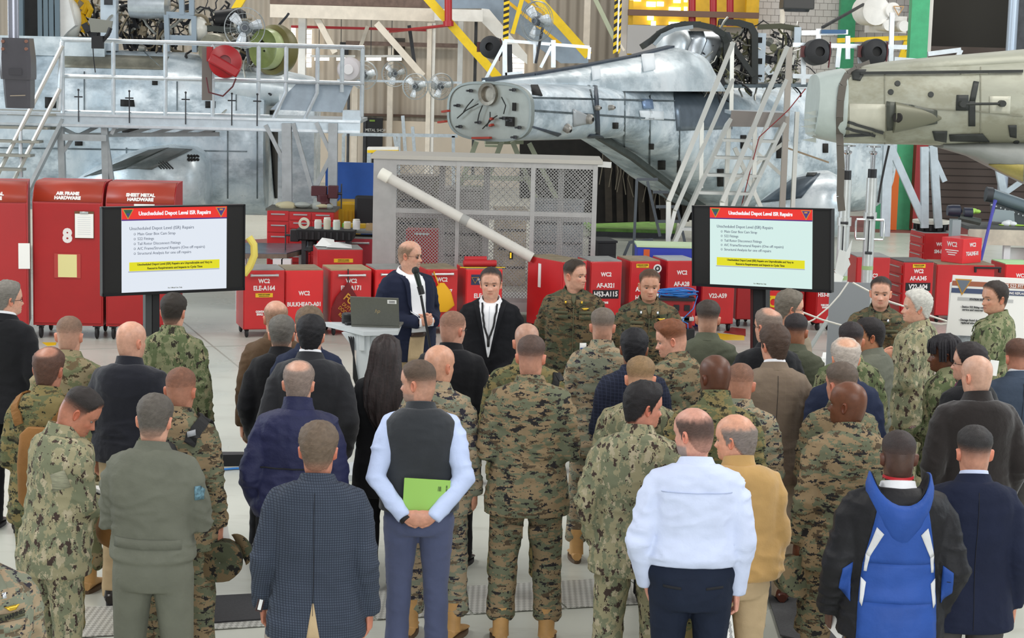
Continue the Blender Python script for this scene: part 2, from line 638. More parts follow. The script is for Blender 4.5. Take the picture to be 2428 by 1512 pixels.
wall_rect('wall_doorway_shade', 2205, 2900, -420, 118, mat('dark_interior', '26241f', .9), YB - 7)  # dark doorway as a solid slab, its shade put into the colour
# block courses of the white wall: joints as slim grooves standing proud, joined
wbr = bpy.data.objects['wall_back_right']
q0, q1 = at_y(1800, 4, YB - 3), at_y(1818.4, 20.2, YB - 3)
bw_, bh_ = q1.x - q0.x, q0.z - q1.z
bl = MB().box((0, 0, 0), (bw_ * .955, .05, bh_ * .94)).build('block', BLOCKW, wbr, smooth=0)
for k in range(13):
 for j in range(23):
  o = bl if k == j == 0 else bl.copy()
  if o is not bl:
   C.objects.link(o)
  o.location = (q0.x + bw_ * (j + .5 * (k % 2)), YB - 3.012, q0.z - bh_ * (k - 1.5))
m = MB()
for k in range(24):
 a, c = at_y(2195, 125 + k * 17, YB - 8), at_y(2600, 125 + k * 17, YB - 8)
 m.box(((a.x + c.x) / 2, YB - 8.005, a.z), (c.x - a.x, .012, .012))
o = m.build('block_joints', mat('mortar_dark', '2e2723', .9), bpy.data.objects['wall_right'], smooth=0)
o['kind'] = 'stuff'
def column(x0, x1, y0, y1, m, Y, name='trim_column', th=.3):
 o = wall_rect(name, x0, x1, y0, y1, m, Y, th)
 return o
for i, (x0, x1, y0, y1, mm, Y) in enumerate(((1009, 1020, 55, 520, CREAM_P, 44), (1021, 1028, 55, 520, WHT_P, 44.05), (832, 846, 200, 520, CREAM_P, 47), (705, 722, 40, 520, WHT_P, 45), (1084, 1096, 50, 300, WHT_P, 46),
            (917, 930, 90, 500, CREAM_P, 49.5), (1121, 1128, 50, 420, DGREY, 45), (1990, 2026, -60, 260, GREEN, 46.4), (2150, 2192, -60, 545, GREEN, 40.5),
            (2080, 2166, 330, 545, GREEN, 40.2), (2114, 2130, 372, 545, mat('orange_paint', 'd0600e', .5), 40.0), (2168, 2196, 340, 545, mat('dark_red_paint', '8d1f22', .5), 39.9),
            (2192, 2212, -60, 125, BLOCKW, 40.6), (1385, 1400, -60, 120, CREAM_P, 47), (1490, 1500, 0, 130, YELB, 45))):
 column(x0, x1, y0, y1, mm, Y, 'trim_%d' % (i + 1))
# beams
for i, (x0, x1, y0, y1, mm, Y) in enumerate(((640, 1032, 15, 46, CREAM_P, 44.2), (640, 1030, -8, 14, RUST, 44.6), (1030, 1145, 22, 50, WHT_P, 43.8), (1490, 1800, 26, 40, mat('beam_brown', '6a4f42', .7), 44.6), (690, 1010, 64, 70, REDPIPE, 46.0),
            (860, 1080, 272, 277, mat('dark_strip', '5d4a40', .8), 49.8), (820, 1090, 100, 110, RUST, 49.4))):
 wall_rect('trim_%d' % (20 + i), x0, x1, y0, y1, mm, Y, .3)
def strut(name, a, b, w, m, Y, Y2=None, kind='structure', h=None):
 p, q = at_y(a[0], a[1], Y), at_y(b[0], b[1], Y2 or Y)
 b_ = MB()
 b_.bar(p, q, w, h or w, up=(0, -1, 0))
 o = b_.build(name, m)
 if kind:
  o['kind'] = kind
 return o
N = 30
for a, b2, w_, mm, Y in (((893, 55), (1003, 180), .14, CREAM_P, 43.8), ((745, 30), (795, 125), .13, CREAM_P, 44.4), ((872, 62), (852, 120), .09, CREAM_P, 46), ((1000, -20), (1182, 185), .19, YEL, 43.2), ((1268, -10), (1395, 132), .19, YEL, 43),
      ((1215, 80), (1240, -10), .09, YEL, 42), ((985, 165), (970, 60), .08, DGREY, 46), ((575, -5), (545, 45), .17, YEL, 44), ((1405, -15), (1458, 95), .09, mat('pale_green_paint', 'a8ae94', .5), 42), ((1460, 90), (1480, 120), .05, CREAM_P, 42), ((800, 190), (1095, 196), .05, GALV, 43.2)):
 strut('trim_%d' % N, a, b2, w_, mm, Y)
 N += 1
# hazard striped posts: yellow and black bands are separate bands of paint on one post
for x, y0, y1, ww, Y in ((1199, -20, 92, 13, 41), (1458, -20, 122, 9, 41.5), (1468, -20, 122, 5, 41.5)):
 m = MB()
 p, q = at_y(x, y0, Y), at_y(x, y1, Y)
 r = ww / 2 / (F / Y)
 n = 16
 for k in range(n):
  a, c = q.z + (p.z - q.z) * k / n, q.z + (p.z - q.z) * (k + 1) / n
  off = (c - a) * .7
  m.add([(q.x - r, Y - r, a - off), (q.x + r, Y - r, a), (q.x + r, Y - r, c), (q.x - r, Y - r, c - off), (q.x - r, Y + r, a - off), (q.x + r, Y + r, a), (q.x + r, Y + r, c), (q.x - r, Y + r, c - off)],
    [(0, 1, 2, 3), (1, 5, 6, 2), (5, 4, 7, 6), (4, 0, 3, 7)], k % 2)
 o = m.build('trim_%d' % N, [YEL, BLK], smooth=0)
 o['kind'] = 'structure'
 N += 1
m = MB()
p, q = at_y(1463, -20, 41.4), at_y(1463, 122, 41.4)
m.box((q.x, 41.3, (p.z + q.z) / 2), (.035, .1, p.z - q.z))
m.build('trim_%d' % N, WHT_P)['kind'] = 'structure'
N += 1
# windows with daylight behind
DAY = emit('window_daylight', 'fff6e6', 3.2)
WN = 1
for x0, x1, y0, y1, Y in ((722, 738, 70, 160, 49.6), (1213, 1243, 125, 175, 49.7), (690, 700, 60, 120, 49.6)):
 w_ = wall_rect('window_%d' % WN, x0, x1, y0, y1, DAY, Y, .08)
 WN += 1
 nr_ = int((y1 - y0) / 11)
 for k in range(nr_ + 1):
  y = y0 + (y1 - y0) * k / nr_
  wall_rect('muntin', x0, x1, y - .8, y + .8, CREAM_P, Y - .03, .05, kind=None, parent=w_)
# yellow bay at the top with bright panes and red pipes
wall_rect('wall_yellow_bay', 1500, 1800, -200, 62, mat('yellow_wall', 'd8a92a', .6, var=.2, vscale=1.2), 46.6, .2)
for x0, x1, y0, y1 in ((1533, 1555, 4, 16), (1558, 1574, 4, 15), (1586, 1614, 17, 27), (1622, 1630, 16, 26), (1597, 1614, -3, 7), (1622, 1630, -4, 5), (1493, 1520, -6, 3), (1535, 1550, 36, 48), (1544, 1555, 50, 62), (1586, 1612, 52, 60)):
 wall_rect('window_%d' % WN, x0, x1, y0, y1, emit('window_hot', 'fff1b8', 5.0), 46.5, .06)
 WN += 1
for x in (1641, 1691, 1731):
 m = MB()
 p, q = at_y(x, -40, 44.9), at_y(x, 62, 44.9)
 m.tube(q, p, .085, n=16)
 m.build('trim_%d' % N, REDPIPE)['kind'] = 'structure'
 N += 1
wall_rect('trim_%d' % N, 1770, 1800, -40, 62, YELB, 46)['kind'] = 'structure'
wall_rect('wall_grey_panel', 1487, 1580, 60, 128, mat('grey_panel', 'a29f9d', .6), 44.5, .2)
m = MB()
p, q = at_y(1063, -20, 43), at_y(1063, 60, 43)
m.tube(p, q, .085, n=14)
r = at_y(925, 75, 45)
m.tube(q, r, .035, n=10)
m.tube(at_y(1063, 50, 43), at_y(1063, 62, 43), .12, n=14)
m.build('trim_%d' % (N + 1), REDPIPE)['kind'] = 'structure'
N += 2
# stair flight in the background (blue-grey stringer, white soffit)
t = thing('stair_flight', 'blue grey overhead stair flight behind yellow diagonal beam', 'stairs', at_y(1200, 100, 44.5))
m = MB()
m.prism([at_y(*q, 44.5) for q in ((1030, -30), (1142, -30), (1142, 20), (1030, 20))], (0, .3, 0))
m.prism([at_y(*q, 44.5) for q in ((1142, -30), (1200, -30), (1395, 120), (1395, 150), (1330, 150), (1142, 20))], (0, .3, 0))
m.build('stringer', mat('blue_grey_paint', '8795a3', .5, var=.06), t, world=True, smooth=0)
m = MB()
m.prism([at_y(*q, 44.3) for q in ((1142, 20), (1160, 22), (1250, 130), (1250, 152), (1218, 130), (1138, 48))], (0, .3, 0))
m.build('soffit', WHT_P, t, world=True, smooth=0)
m = MB()
for a, b2 in (((1180, -15), (1330, 105)), ((1230, -15), (1365, 95))):
 m.bar(at_y(*a, 44.1), at_y(*b2, 44.1), .07, .07)
m.build('handrail', YELB, t, world=True)
# dark doorway in the cream wall
d = wall_rect('door_1', 866, 906, 280, 470, BLK, YB - .15, .1)
wall_rect('door_frame', 860, 867, 276, 470, DGREY, YB - .2, .12, kind=None, parent=d)
wall_rect('sign_strip', 876, 889, 284, 288, mat('exit_green', '7a9a3c', .6), YB - .19, .03, kind=None, parent=d)
q = at_y(890, 309, YB - .2)
dd = text('METAL SHOP', .11, WHT_P, None, q, name='lettering')
dd.parent = d
wall_rect('wall_opening_dark', 806, 826, 100, 130, BLK, YB - .1, .05)
wall_rect('wall_opening', 924, 960, 90, 140, mat('dark_grille', '4a443e', .8), YB - .1, .05)
# fluorescent tubes
for i, x in enumerate((763, 815, 886, 935)):
 t = thing('fluorescent_lamp', ('leftmost', 'second', 'third', 'rightmost')[i] + ' of four fluorescent strip lamps on the back wall', 'lamp', at_y(x, 140, 46), group='strip lamps on the back wall')
 a, c = at_y(x - 17, 140, 46), at_y(x + 17, 140, 46)
 MB().bar(a, c, .07, .07).build('tube', emit('tube_light', 'fff4dc', 6.0), t, world=True)
 MB().bar(a + Vector((-.1, .03, .07)), c + Vector((.1, .03, .07)), .14, .05).build('housing', WHT_P, t, world=True)
 MB().bar(a + Vector((.1, .03, .07)), a + Vector((.1, .03, 1.2)), .015).build('hanger', DGREY, t, world=True)
# white air handling unit on its yellow bracket
t = thing('air_unit', 'white twin drum air unit on yellow bracket by green column', 'machine', at_y(2105, 90, 43))
m = MB()
for x, y, r, L in ((2118, 24, 18, 1.0), (2108, 60, 13, .9), (2144, 62, 13, .9), (2078, 25, 34, .6)):
 c = at_y(x, y, 42.4)
 m.lathe([(.001, 0), (r / 106, 0), (r / 106, -L)], c, (0.25, -1, 0), n=24)
m.build('drum', WHT_P, t, world=True)
wall_rect('housing', 2062, 2150, 38, 78, WHT_P, 42.9, .6, kind=None, parent=t)
m = MB()
m.bar(at_y(1985, 96, 42.6), at_y(2190, 88, 42.6), .14, .10)
m.bar(at_y(2150, 92, 42.6), at_y(2135, 138, 42.6), .09, .09)
m.bar(at_y(2175, 92, 42.6), at_y(2140, 138, 42.6), .09, .09)
m.build('bracket', YEL, t, world=True)
m = MB()
p = at_y(2132, 22, 42.3)
for k in range(3):
 a0, a1 = [Vector((p.x + .13 * math.sin(2 * PI * q / 3 + PI), 42.36, p.z + .13 * math.cos(2 * PI * q / 3 + PI))) for q in (k, k + 1)]
 m.bar(a0, a1, .015, .02)
m.build('emblem', mat('emblem_tan', 'b58f63', .7), t, world=True)
MB().bar(at_y(1950, 65, 40), at_y(2052, 8, 42.5), .05).build('brace', DGREY, t, world=True)
t = thing('unit_heater', 'dark boxy heater hanging at the top near white block wall', 'heater', at_y(1894, 26, 38))
a, c = at_y(1860, -40, 38), at_y(1931, 22, 38)
MB().box(((a.x + c.x) / 2, 38.3, (a.z + c.z) / 2), (c.x - a.x, .6, a.z - c.z)).build('casing', mat('heater_brown', '3d3b39', .5), t, world=True, bevel=.02)
MB().lathe([(.26, 0), (.24, -.05), (.001, -.05)], ((a.x + c.x) / 2, 38.3, c.z), n=20).build('outlet', DGREY, t, world=True)
MB().tube(((a.x + c.x) / 2, 38.3, a.z), ((a.x + c.x) / 2, 38.3, a.z + 2.5), .03).build('hanger', DGREY, t, world=True)
MB().tube(at_y(1855, 22, 39), at_y(1855, 200, 39), .05).build('duct_pipe', CREAM_P, t, world=True)
t = thing('column_post', 'round pale blue steel post at the upper right', 'post', (at_y(2398, 100, 40.8).x, 40.8, 0))
a = at_y(2398, -60, 40.8)
MB().tube((0, 0, 0), (0, 0, a.z), .11, n=18).build('shaft', mat('pale_blue_steel', 'a9b6c6', .35, .3), t)
MB().box((.22, .1, a.z / 2 + 1), (.22, .02, a.z - 2)).build('mesh_guard', DGREY, t)
# ------------------------------------------------------------------ aircraft and stands
SKIN_BL = metal_skin('bare_metal_blue', 'edf5f9', 'bccdd7', 1.5, .28, .36, (1, 1, .55), 'a3b1b9')
SKIN_LT = metal_skin('bare_metal_pale', 'eef4f6', 'c9d5da', 1.3, .3, .34, (1, 1, .7), 'b4c0c5')
SKIN_DK = metal_skin('bare_metal_dark', '7e8a8f', '4b5357', 1.6, .5, .45)
SKIN_GG = metal_skin('primer_grey_green', 'b3b4a4', '97988a', .9, .15, .5, (.4, 1, 1), '8b8a78')
PRIMER = mat('primer_pale_green', 'a6aca5', .5, .1, var=.06)
DGREEN = mat('dark_green_paint', '3e4440', .5, var=.2)
DKBLUE = mat('dark_blue_grey', '39424d', .45, var=.2)
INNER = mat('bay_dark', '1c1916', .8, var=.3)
DOME_G = mat('chromate_dome', 'b3bd86', .25, var=.1)
REDREEL = mat('red_reel', 'a3161d', .35, var=.08)
WHT_D = mat('white_dome', 'e6e3d8', .3, var=.04)
TAPE = mat('white_tape', 'e9eff2', .6)
PAPER_ = mat('paper_white', 'f2f2ee', .8)
DECAL = mat('decal_dark', '2a2d2b', .6, var=.2)
def se_ring(c, ax, az, rw, rh, n=28, e=.75, rh2=None):
 """super-elliptic ring round c: ax = sideways unit vector, az = up"""
 c, ax, az = Vector(c), Vector(ax), Vector(az)
 r = []
 for k in range(n):
  t = 2 * PI * k / n
  co, si = math.cos(t), math.sin(t)
  h = rh if si > 0 or rh2 is None else rh2
  r.append(c + ax * (rw * math.copysign(abs(co) ** e, co)) + az * (h * math.copysign(abs(si) ** e, si)))
 return r
def bvh_of(objs):
 vs, fs = [], []
 for o in objs:
  b0 = len(vs)
  mw = local_matrix(o)
  vs += [mw @ v.co for v in o.data.vertices]
  fs += [tuple(i + b0 for i in q.vertices) for q in o.data.polygons]
 return BVHTree.FromPolygons([v[:] for v in vs], fs)
def hit(bv, px, py):
 d = ray(px, py).normalized()
 h = bv.ray_cast(Vector((0, 0, CAMZ)), d)
 return h[0], h[1]
def skinpanel(bv, corners, m, name, parent, off=.01, nu=4, nv=4, th=.012):
 """a plate riveted on the skin; corners located on the surface, built on it with its own thickness"""
 mb = MB()
 c = [np.array(q, float) for q in corners]
 pts = []
 for i in range(nv + 1):
  for j in range(nu + 1):
   u, v = j / nu, i / nv
   q = (c[0] * (1 - u) + c[1] * u) * (1 - v) + (c[3] * (1 - u) + c[2] * u) * v
   h, n_ = hit(bv, q[0], q[1])
   if h is None:
    return None
   if n_.y > 0:
    n_ = -n_
   pts.append(h + n_ * off)
 fs = []
 for i in range(nv):
  for j in range(nu):
   a = i * (nu + 1) + j
   fs.append((a, a + 1, a + nu + 2, a + nu + 1))
 mb.add(pts, fs)
 return mb.build(name, m, parent, world=True, smooth=60, solid=th)
def ribs_on(bv, lines, m, name, parent, w=.02, off=.006, n=10):
 mb = MB()
 for a, b2 in lines:
  pts = []
  for i in range(n + 1):
   t = i / n
   h, n_ = hit(bv, a[0] * (1 - t) + b2[0] * t, a[1] * (1 - t) + b2[1] * t)
   if h is not None:
    pts.append(h + (n_ if n_.y < 0 else -n_) * off)
  for p, q in zip(pts, pts[1:]):
   if (p - q).length < 1.5:
    mb.bar(p, q, w, .008, up=(0, -1, 0))
 o = mb.build(name, m, parent, world=True, smooth=0)
 o['kind'] = 'stuff'
 return o
def clutter(name, parent, boxes, mats, n, seed=1, L=.5, r=(.008, .022)):
 """tangled pipes, hoses and fittings of an opened engine bay (nobody could count them)"""
 rd = random.Random(seed)
 mbs = [MB() for _ in mats]
 for k in range(n):
  x0, x1, y0, y1, Y0, Y1 = boxes[rd.randrange(len(boxes))]
  q = at_y(rd.uniform(x0, x1), rd.uniform(y0, y1), rd.uniform(Y0, Y1))
  mb = mbs[rd.randrange(len(mats))]
  t = rd.random()
  if t < .6:
   pts = [q]
   d = Vector((rd.gauss(0, .7), rd.gauss(0, .3), rd.gauss(0, 1))).normalized()
   for i in range(5):
    d = (d + Vector((rd.gauss(0, .5), rd.gauss(0, .3), rd.gauss(0, .5)))).normalized()
    pts.append(pts[-1] + d * L * rd.uniform(.1, .3))
   mb.path(pts, rd.uniform(*r), 6)
  elif t < .85:
   mb.box(q, (rd.uniform(.04, .16), rd.uniform(.04, .12), rd.uniform(.04, .18)), Matrix.Rotation(rd.uniform(-.5, .5), 3, 'Y'))
  else:
   mb.lathe([(.001, 0), (rd.uniform(.03, .07), 0), (rd.uniform(.03, .07), .1), (.001, .1)], q, (rd.gauss(0, 1), -.6, rd.gauss(0, .5)), n=10)
 for mb, m in zip(mbs, mats):
  if mb.f:
   o = mb.build(name, m, parent, world=True, smooth=50)
   o['kind'] = 'stuff'
# ======== left helicopter
YL = 31.5
LH = thing('helicopter', 'bare metal helicopter fuselage behind the long left work platform', 'helicopter', (at_y(330, 300, YL).x, YL, 0))
st = [(-90, 116, 1.45), (150, 116, 1.45), (300, 119, 1.45), (440, 124, 1.45), (560, 146, 1.4), (650, 168, 1.3), (735, 182, 1.15)]
rings = []
for px, yt, w_ in st:
 top = at_y(px, yt, YL)
 zb = .75
 c = Vector((top.x, YL, (top.z + zb) / 2))
 rings.append(se_ring(c, (0, 1, 0), (0, 0, 1), w_, (top.z - zb) / 2, 36, .62))
lf = MB().loft(rings[:-1])
LF = lf.build('fuselage', SKIN_BL, LH, world=True, smooth=40)
cw = MB()
cw.loft([se_ring(at_y(x, (y0 + y1) / 2, YL - .3), (0, 1, 0), (0, 0, 1), 1.0, (y1 - y0) / 2 / 143, 24, .7) for x, y0, y1 in ((420, 126, 250), (560, 150, 250), (660, 166, 250), (735, 182, 250), (745, 190, 248))])
cw.build('top_cowling', SKIN_LT, LH, world=True, smooth=40)
bv = bvh_of([LF])
for c in (((107, 230), (138, 232), (138, 256), (107, 256)), ((286, 236), (318, 237), (320, 253), (286, 252)), ((487, 240), (511, 240), (511, 256), (487, 256)), ((361, 189), (374, 189), (374, 202), (361, 202)), ((178, 335), (196, 335), (196, 345), (178, 345)), ((640, 262), (655, 262), (655, 285), (640, 285)), ((490, 300), (510, 300), (510, 315), (490, 315)), ((290, 300), (330, 300), (330, 314), (290, 314))):
 skinpanel(bv, c, INNER, 'window', LH, .012, 3, 3)
skinpanel(bv, [(150, 128), (455, 138), (470, 168), (150, 160)], mat('grime_panel', '7d7a6b', .5, .3, var=.3, vscale=3), 'weathered_panel', LH, .008, 12, 4)
skinpanel(bv, [(425, 168), (660, 178), (655, 196), (480, 190)], INNER, 'open_bay', LH, .02, 8, 3)
ribs_on(bv, [((340, 122), (385, 165)), ((200, 170), (200, 262)), ((420, 190), (420, 262)), ((560, 200), (560, 262)), ((10, 260), (640, 288)), ((0, 350), (650, 360)), ((300, 350), (300, 470)), ((540, 310), (540, 470)), ((610, 310), (610, 470))], SKIN_DK, 'skin_seams', LH)
skinpanel(bv, [(638, 300), (656, 300), (656, 470), (650, 470)], INNER, 'bulkhead_edge', LH, .02, 2, 8)
# aft door piece
m = MB()
m.loft([se_ring(at_y(x, 370, 30.6), (0, 1, 0), (0, 0, 1), .5, 1.15, 16, .5) for x in (668, 690, 745, 752)])
m.build('aft_door', SKIN_LT, LH, world=True, smooth=40)
# sponson
sp = MB()
rings = []
for x, yt, yb, dpt in ((185, 424, 480, .25), (230, 396, 485, .55), (290, 370, 488, .8), (350, 352, 490, .95), (410, 346, 490, 1.0), (460, 352, 490, .95), (485, 366, 488, .8), (495, 385, 484, .5)):
 rings.append(se_ring(at_y(x, (yt + yb) / 2, 29.8), (0, 1, 0), (0, 0, 1), dpt, (yb - yt) / 2 / 143, 26, .7))
sp.loft(rings)
SPN = sp.build('sponson', SKIN_LT, LH, world=True, smooth=45)
bs = bvh_of([SPN])
skinpanel(bs, [(200, 420), (352, 358), (400, 352), (300, 400)], DGREEN, 'walkway_panel', LH, .012, 10, 5)
skinpanel(bs, [(300, 400), (400, 353), (455, 356), (360, 402)], mat('grey_walkway', '5d6260', .5, var=.2), 'walkway_panel', LH, .014, 8, 4)
m = MB()
for k in range(8):
 h, n_ = hit(bs, 447 + (k % 4) * 7, 371 + (k // 4) * 8)
 if h is not None:
  m.lathe([(.001, 0), (.028, 0), (.028, .02), (.001, .02)], h, n_ if n_.y < 0 else -n_, n=10)
m.build('drain_holes', INNER, LH, world=True)
m = MB()
for x in (365, 372, 379, 386, 393):
 pts = [hit(bs, x + (t * 18), 382 + t * 18)[0] for t in (0, .3, .6, 1)]
 if all(pts):
  m.path([q + Vector((0, -.01, 0)) for q in pts], .012, 5)
m.build('strake', DECAL, LH, world=True)
# upper structure: black bay, white dome, frames, engine
m = MB()
a, c = at_y(40, -60, 31), at_y(137, 106, 31)
m.box(((a.x + c.x) / 2, 31.3, (a.z + c.z) / 2), (c.x - a.x, .6, a.z - c.z))
m.build('intake_bay', INNER, LH, world=True)
m = MB()
for x in (50, 95, 109, 122, 136):
 m.bar(at_y(x, -60, 30.6), at_y(x + 2, 108, 30.6), .07, .1)
m.build('bay_frame', mat('bay_frame_metal', '6f7f88', .4, .4), LH, world=True)
MB().bar(at_y(-20, 106, 30.6), at_y(250, 112, 30.6), .12, .3).build('deck_sill', SKIN_LT, LH, world=True)
m = MB()
m.ball(at_y(163, 45, 31), (.22, .35, .34), 20, 12)
m.build('dome', WHT_D, LH, world=True, smooth=60)
m = MB()
m.prism([at_y(*q, 30.6) for q in ((138, -40), (152, -40), (178, 60), (160, 75), (138, 100))], (0, .25, 0))
m.build('dome_fairing', WHT_P, LH, world=True, smooth=0)
m = MB()
a, c = at_y(238, -60, 30.8), at_y(275, 120, 30.8)
m.box(((a.x + c.x) / 2, 30.9, (a.z + c.z) / 2), (c.x - a.x, .22, a.z - c.z))
wp_ = m.build('white_post', mat('pale_blue_white', 'cdd9e2', .4, var=.05), LH, world=True)
a, c = at_y(247, -10, 30.68), at_y(267, 12, 30.68)
MB().box(((a.x + c.x) / 2, 30.68, (a.z + c.z) / 2), (c.x - a.x, .03, a.z - c.z)).build('slot', DGREY, wp_, world=True)
m = MB()
for k in range(9):
 q = at_y(180 + 7 * (k % 5) + random.uniform(-4, 4), 5 + 9 * k, 31)
 m.path([q, q + Vector((.05, 0, .12)), q + Vector((-.03, 0, .25))], .05, 6)
m.build('yellow_caps', YELB, LH, world=True)
m = MB()
m.lathe([(.001, 0), (.20, .02), (.22, .2), (.20, .62), (.001, .64)], at_y(308, 12, 31), (1, -.1, .0), n=24)
m.build('engine_starter', ALU, LH, world=True, smooth=50)
m = MB()
for q0, q1 in (((395, 35), (460, 38)), ((395, 35), (398, 122)), ((460, 38), (462, 124)), ((398, 90), (462, 92)), ((430, -40), (432, 35)), ((455, -40), (455, 36))):
 m.bar(at_y(*q0, 30.7), at_y(*q1, 30.7), .075, .1)
m.build('equipment_frame', mat('frame_bluegrey', '97a5b0', .4, .3), LH, world=True)
m = MB()
m.ball(at_y(470, 68, 30.9), (.16, .2, .2), 16, 10)
m.build('white_bottle', WHT_D, LH, world=True)
m = MB()
m.lathe([(.001, 0), (.23, .0), (.25, .04), (.25, .5), (.2, .55)], at_y(502, 116, 30.2), (.25, 1, 0), n=30)
m.build('drum_cover', mat('drum_grey', '8f8b78', .3, .3, var=.2), LH, world=True, smooth=50)
m = MB()
m.lathe([(.001, -.09), (.17, -.07), (.25, -.02), (.30, .06), (.32, .2), (.30, .3)], at_y(655, 118, 30.0), (-.75, -1, .05), n=32)
m.build('engine_dome', DOME_G, LH, world=True, smooth=60)
m = MB()
m.lathe([(.30, .0), (.36, .0), (.40, .10), (.39, .22), (.32, .26)], at_y(668, 120, 30.1), (-.75, -1, .05), n=32)
m.build('engine_ring', mat('olive_ring', '6d6534', .4), LH, world=True, smooth=50)
m = MB()
m.lathe([(.001, 0), (.17, .02), (.19, .4), (.12, .5)], at_y(510, 50, 31.2), (1, 0, .1), n=20)
m.build('engine_canister', BLK, LH, world=True)
MB().bar(at_y(478, 66, 30.9), at_y(680, 80, 30.9), .09, .09).build('torque_tube', DGREEN, LH, world=True)
clutter('wiring', LH, [(150, 240, 5, 112, 31, 31.6), (275, 400, 10, 120, 31, 31.8), (300, 470, -10, 120, 31, 31.8), (540, 640, 90, 180, 30.2, 31), (460, 560, 40, 120, 31, 31.5)], [BLK, DGREY, mat('steel_fittings', 'b8b7ae', .35, .6), mat('tan_hose', '8d8068', .6)], 420, 3, .55, (.009, .026))
# ======== long work platform before it
YP = 27.6
PF = thing('work_platform', 'long aluminium work platform with railings and stairs at left', 'platform', (at_y(400, 280, YP).x, YP, 0))
dz = lambda x: 0
e0, e1 = at_y(-60, 262, YP), at_y(855, 285, YP + .35)
zdk = (e0.z + e1.z) / 2
def on_deck(px, back=0.0):
 """point of the deck's front edge below a photo column"""
 t = (px + 60) / 915.0
 Yq = YP + .35 * t + back
 q = at_y(px, 270, Yq)
 return Vector((q.x, Yq, zdk))
m = MB()
a, c = on_deck(-60), on_deck(855)
m.prism([a, c, c + Vector((0, 1.3, 0)), a + Vector((0, 1.3, 0))], (0, 0, -.05))
m.build('deck', GALV, PF, world=True, smooth=0)
m = MB()
m.bar(a + Vector((0, -.03, -.10)), c + Vector((0, -.03, -.10)), .06, .20)
m.build('edge_beam', mat('pale_aluminium', 'c3cfd6', .35, .5, var=.08), PF, world=True, smooth=0)
m = MB()
m.bar(a + Vector((0, -.08, -.02)), c + Vector((0, -.08, -.02)), .03, .035)
m.bar(a + Vector((0, -.08, -.17)), c + Vector((0, -.08, -.17)), .03, .035)
m.build('edge_tube', ALU, PF, world=True)
for px in (150, 270, 393, 505, 613, 678, 752):
 b0 = on_deck(px) + Vector((0, -.03, 0))
 m = MB()
 if px < 660:
  m.tube(b0 + Vector((0, 0, -.1)), b0 + Vector((0, 0, 1.06)), .032, n=8)
 else:
  m.path([b0 + Vector((-.22, -.0, -.1)), b0 + Vector((0, 0, .38)), b0 + Vector((0, 0, 1.06))], .032, 8)
 m.build('rail_post', ALU, PF, world=True)
for h_, n_ in ((1.05, 'top_rail'), (.53, 'mid_rail'), (.03, 'kick_rail')):
 m = MB()
 if h_ < .1:
  m.tube(on_deck(150) + Vector((0, -.03, h_)), on_deck(640) + Vector((0, -.03, h_)), .018, n=8)
 else:
  m.path([on_deck(x) + Vector((0, -.03, h_)) for x in (148, 400, 640, 862)], .034, 8)
 m.build(n_, ALU, PF, world=True)
for px in (810, 858):
 b0 = on_deck(px) + Vector((0, -.03, 0))
 MB().tube(b0 + Vector((0, 0, .05 if px > 830 else .4)), b0 + Vector((0, 0, 1.06)), .032, n=8).build('rail_post', ALU, PF, world=True)
m = MB()
m.prism([on_deck(700) + Vector((0, .1, .5)), on_deck(835) + Vector((0, .1, .5)), on_deck(810) + Vector((0, .05, .10)), on_deck(640) + Vector((0, .05, .12))], (0, .04, 0))
m.build('side_panel', mat('panel_greyblue', '8e9aa4', .4, .4, var=.08), PF, world=True, smooth=0)
wall_rect('end_plate', 812, 856, 262, 286, mat('pale_aluminium', 'c3cfd6'), YP + .3, .3, kind=None, parent=PF)
# toggle pins along the edge
for px in (190, 310, 443, 552, 612):
 b0 = on_deck(px) + Vector((0, -.10, -.12))
 m = MB()
 m.tube(b0, b0 + Vector((0, 0, .46)), .010, n=6)
 m.tube(b0 + Vector((-.06, 0, .36)), b0 + Vector((.06, 0, .36)), .010, n=6)
 m.ball(b0 + Vector((0, 0, .46)), .018, 6, 4)
 m.build('toggle_pin', DGREY, PF, world=True)
# braces and legs
for x0, y0, x1, y1, w_ in ((143, 270, 150, 470, .09), (248, 285, 252, 470, .09), (252, 330, 272, 470, .06), (680, 292, 682, 560, .13), (790, 292, 788, 560, .13), (630, 296, 682, 400, .055), (695, 292, 745, 470, .06), (750, 290, 790, 375, .055), (790, 360, 740, 460, .06), (265, 318, 278, 290, .05), (142, 372, 170, 330, .05)):
 MB().bar(at_y(x0, y0, YP + .15), at_y(x1, y1, YP + .15), w_, w_, up=(0, -1, 0)).build('support_leg' if abs(x1 - x0) < 25 else 'brace', mat('leg_aluminium', 'a9aeb0', .45, .5, var=.1), PF, world=True, smooth=0)
m = MB()
m.bar(at_y(150, 325, YP), at_y(253, 327, YP), .075, .09)
m.bar(at_y(150, 305, YP + .3), at_y(180, 320, YP + .3), .05)
m.bar(at_y(190, 320, YP + .3), at_y(245, 292, YP + .5), .05)
for k in range(5):
 m.bar(at_y(250 + 55 * k, 318, YP + .8), at_y(330 + 55 * k, 294, YP + .8), .05)
m.bar(at_y(180, 320, YP + .8), at_y(520, 318, YP + .8), .06)
m.build('under_truss', mat('leg_aluminium', ''), PF, world=True, smooth=0)
for x0, x1 in ((676, 690), (782, 797)):
 p0, p1 = at_y(x0, 292, YP + .15), at_y(x1, 292, YP + .15)
 MB().box(((p0.x + p1.x) / 2, YP + .25, p0.z / 2 - .05), (p1.x - p0.x, .12, p0.z - .1)).build('support_leg', mat('leg_aluminium', ''), PF, world=True, smooth=0)
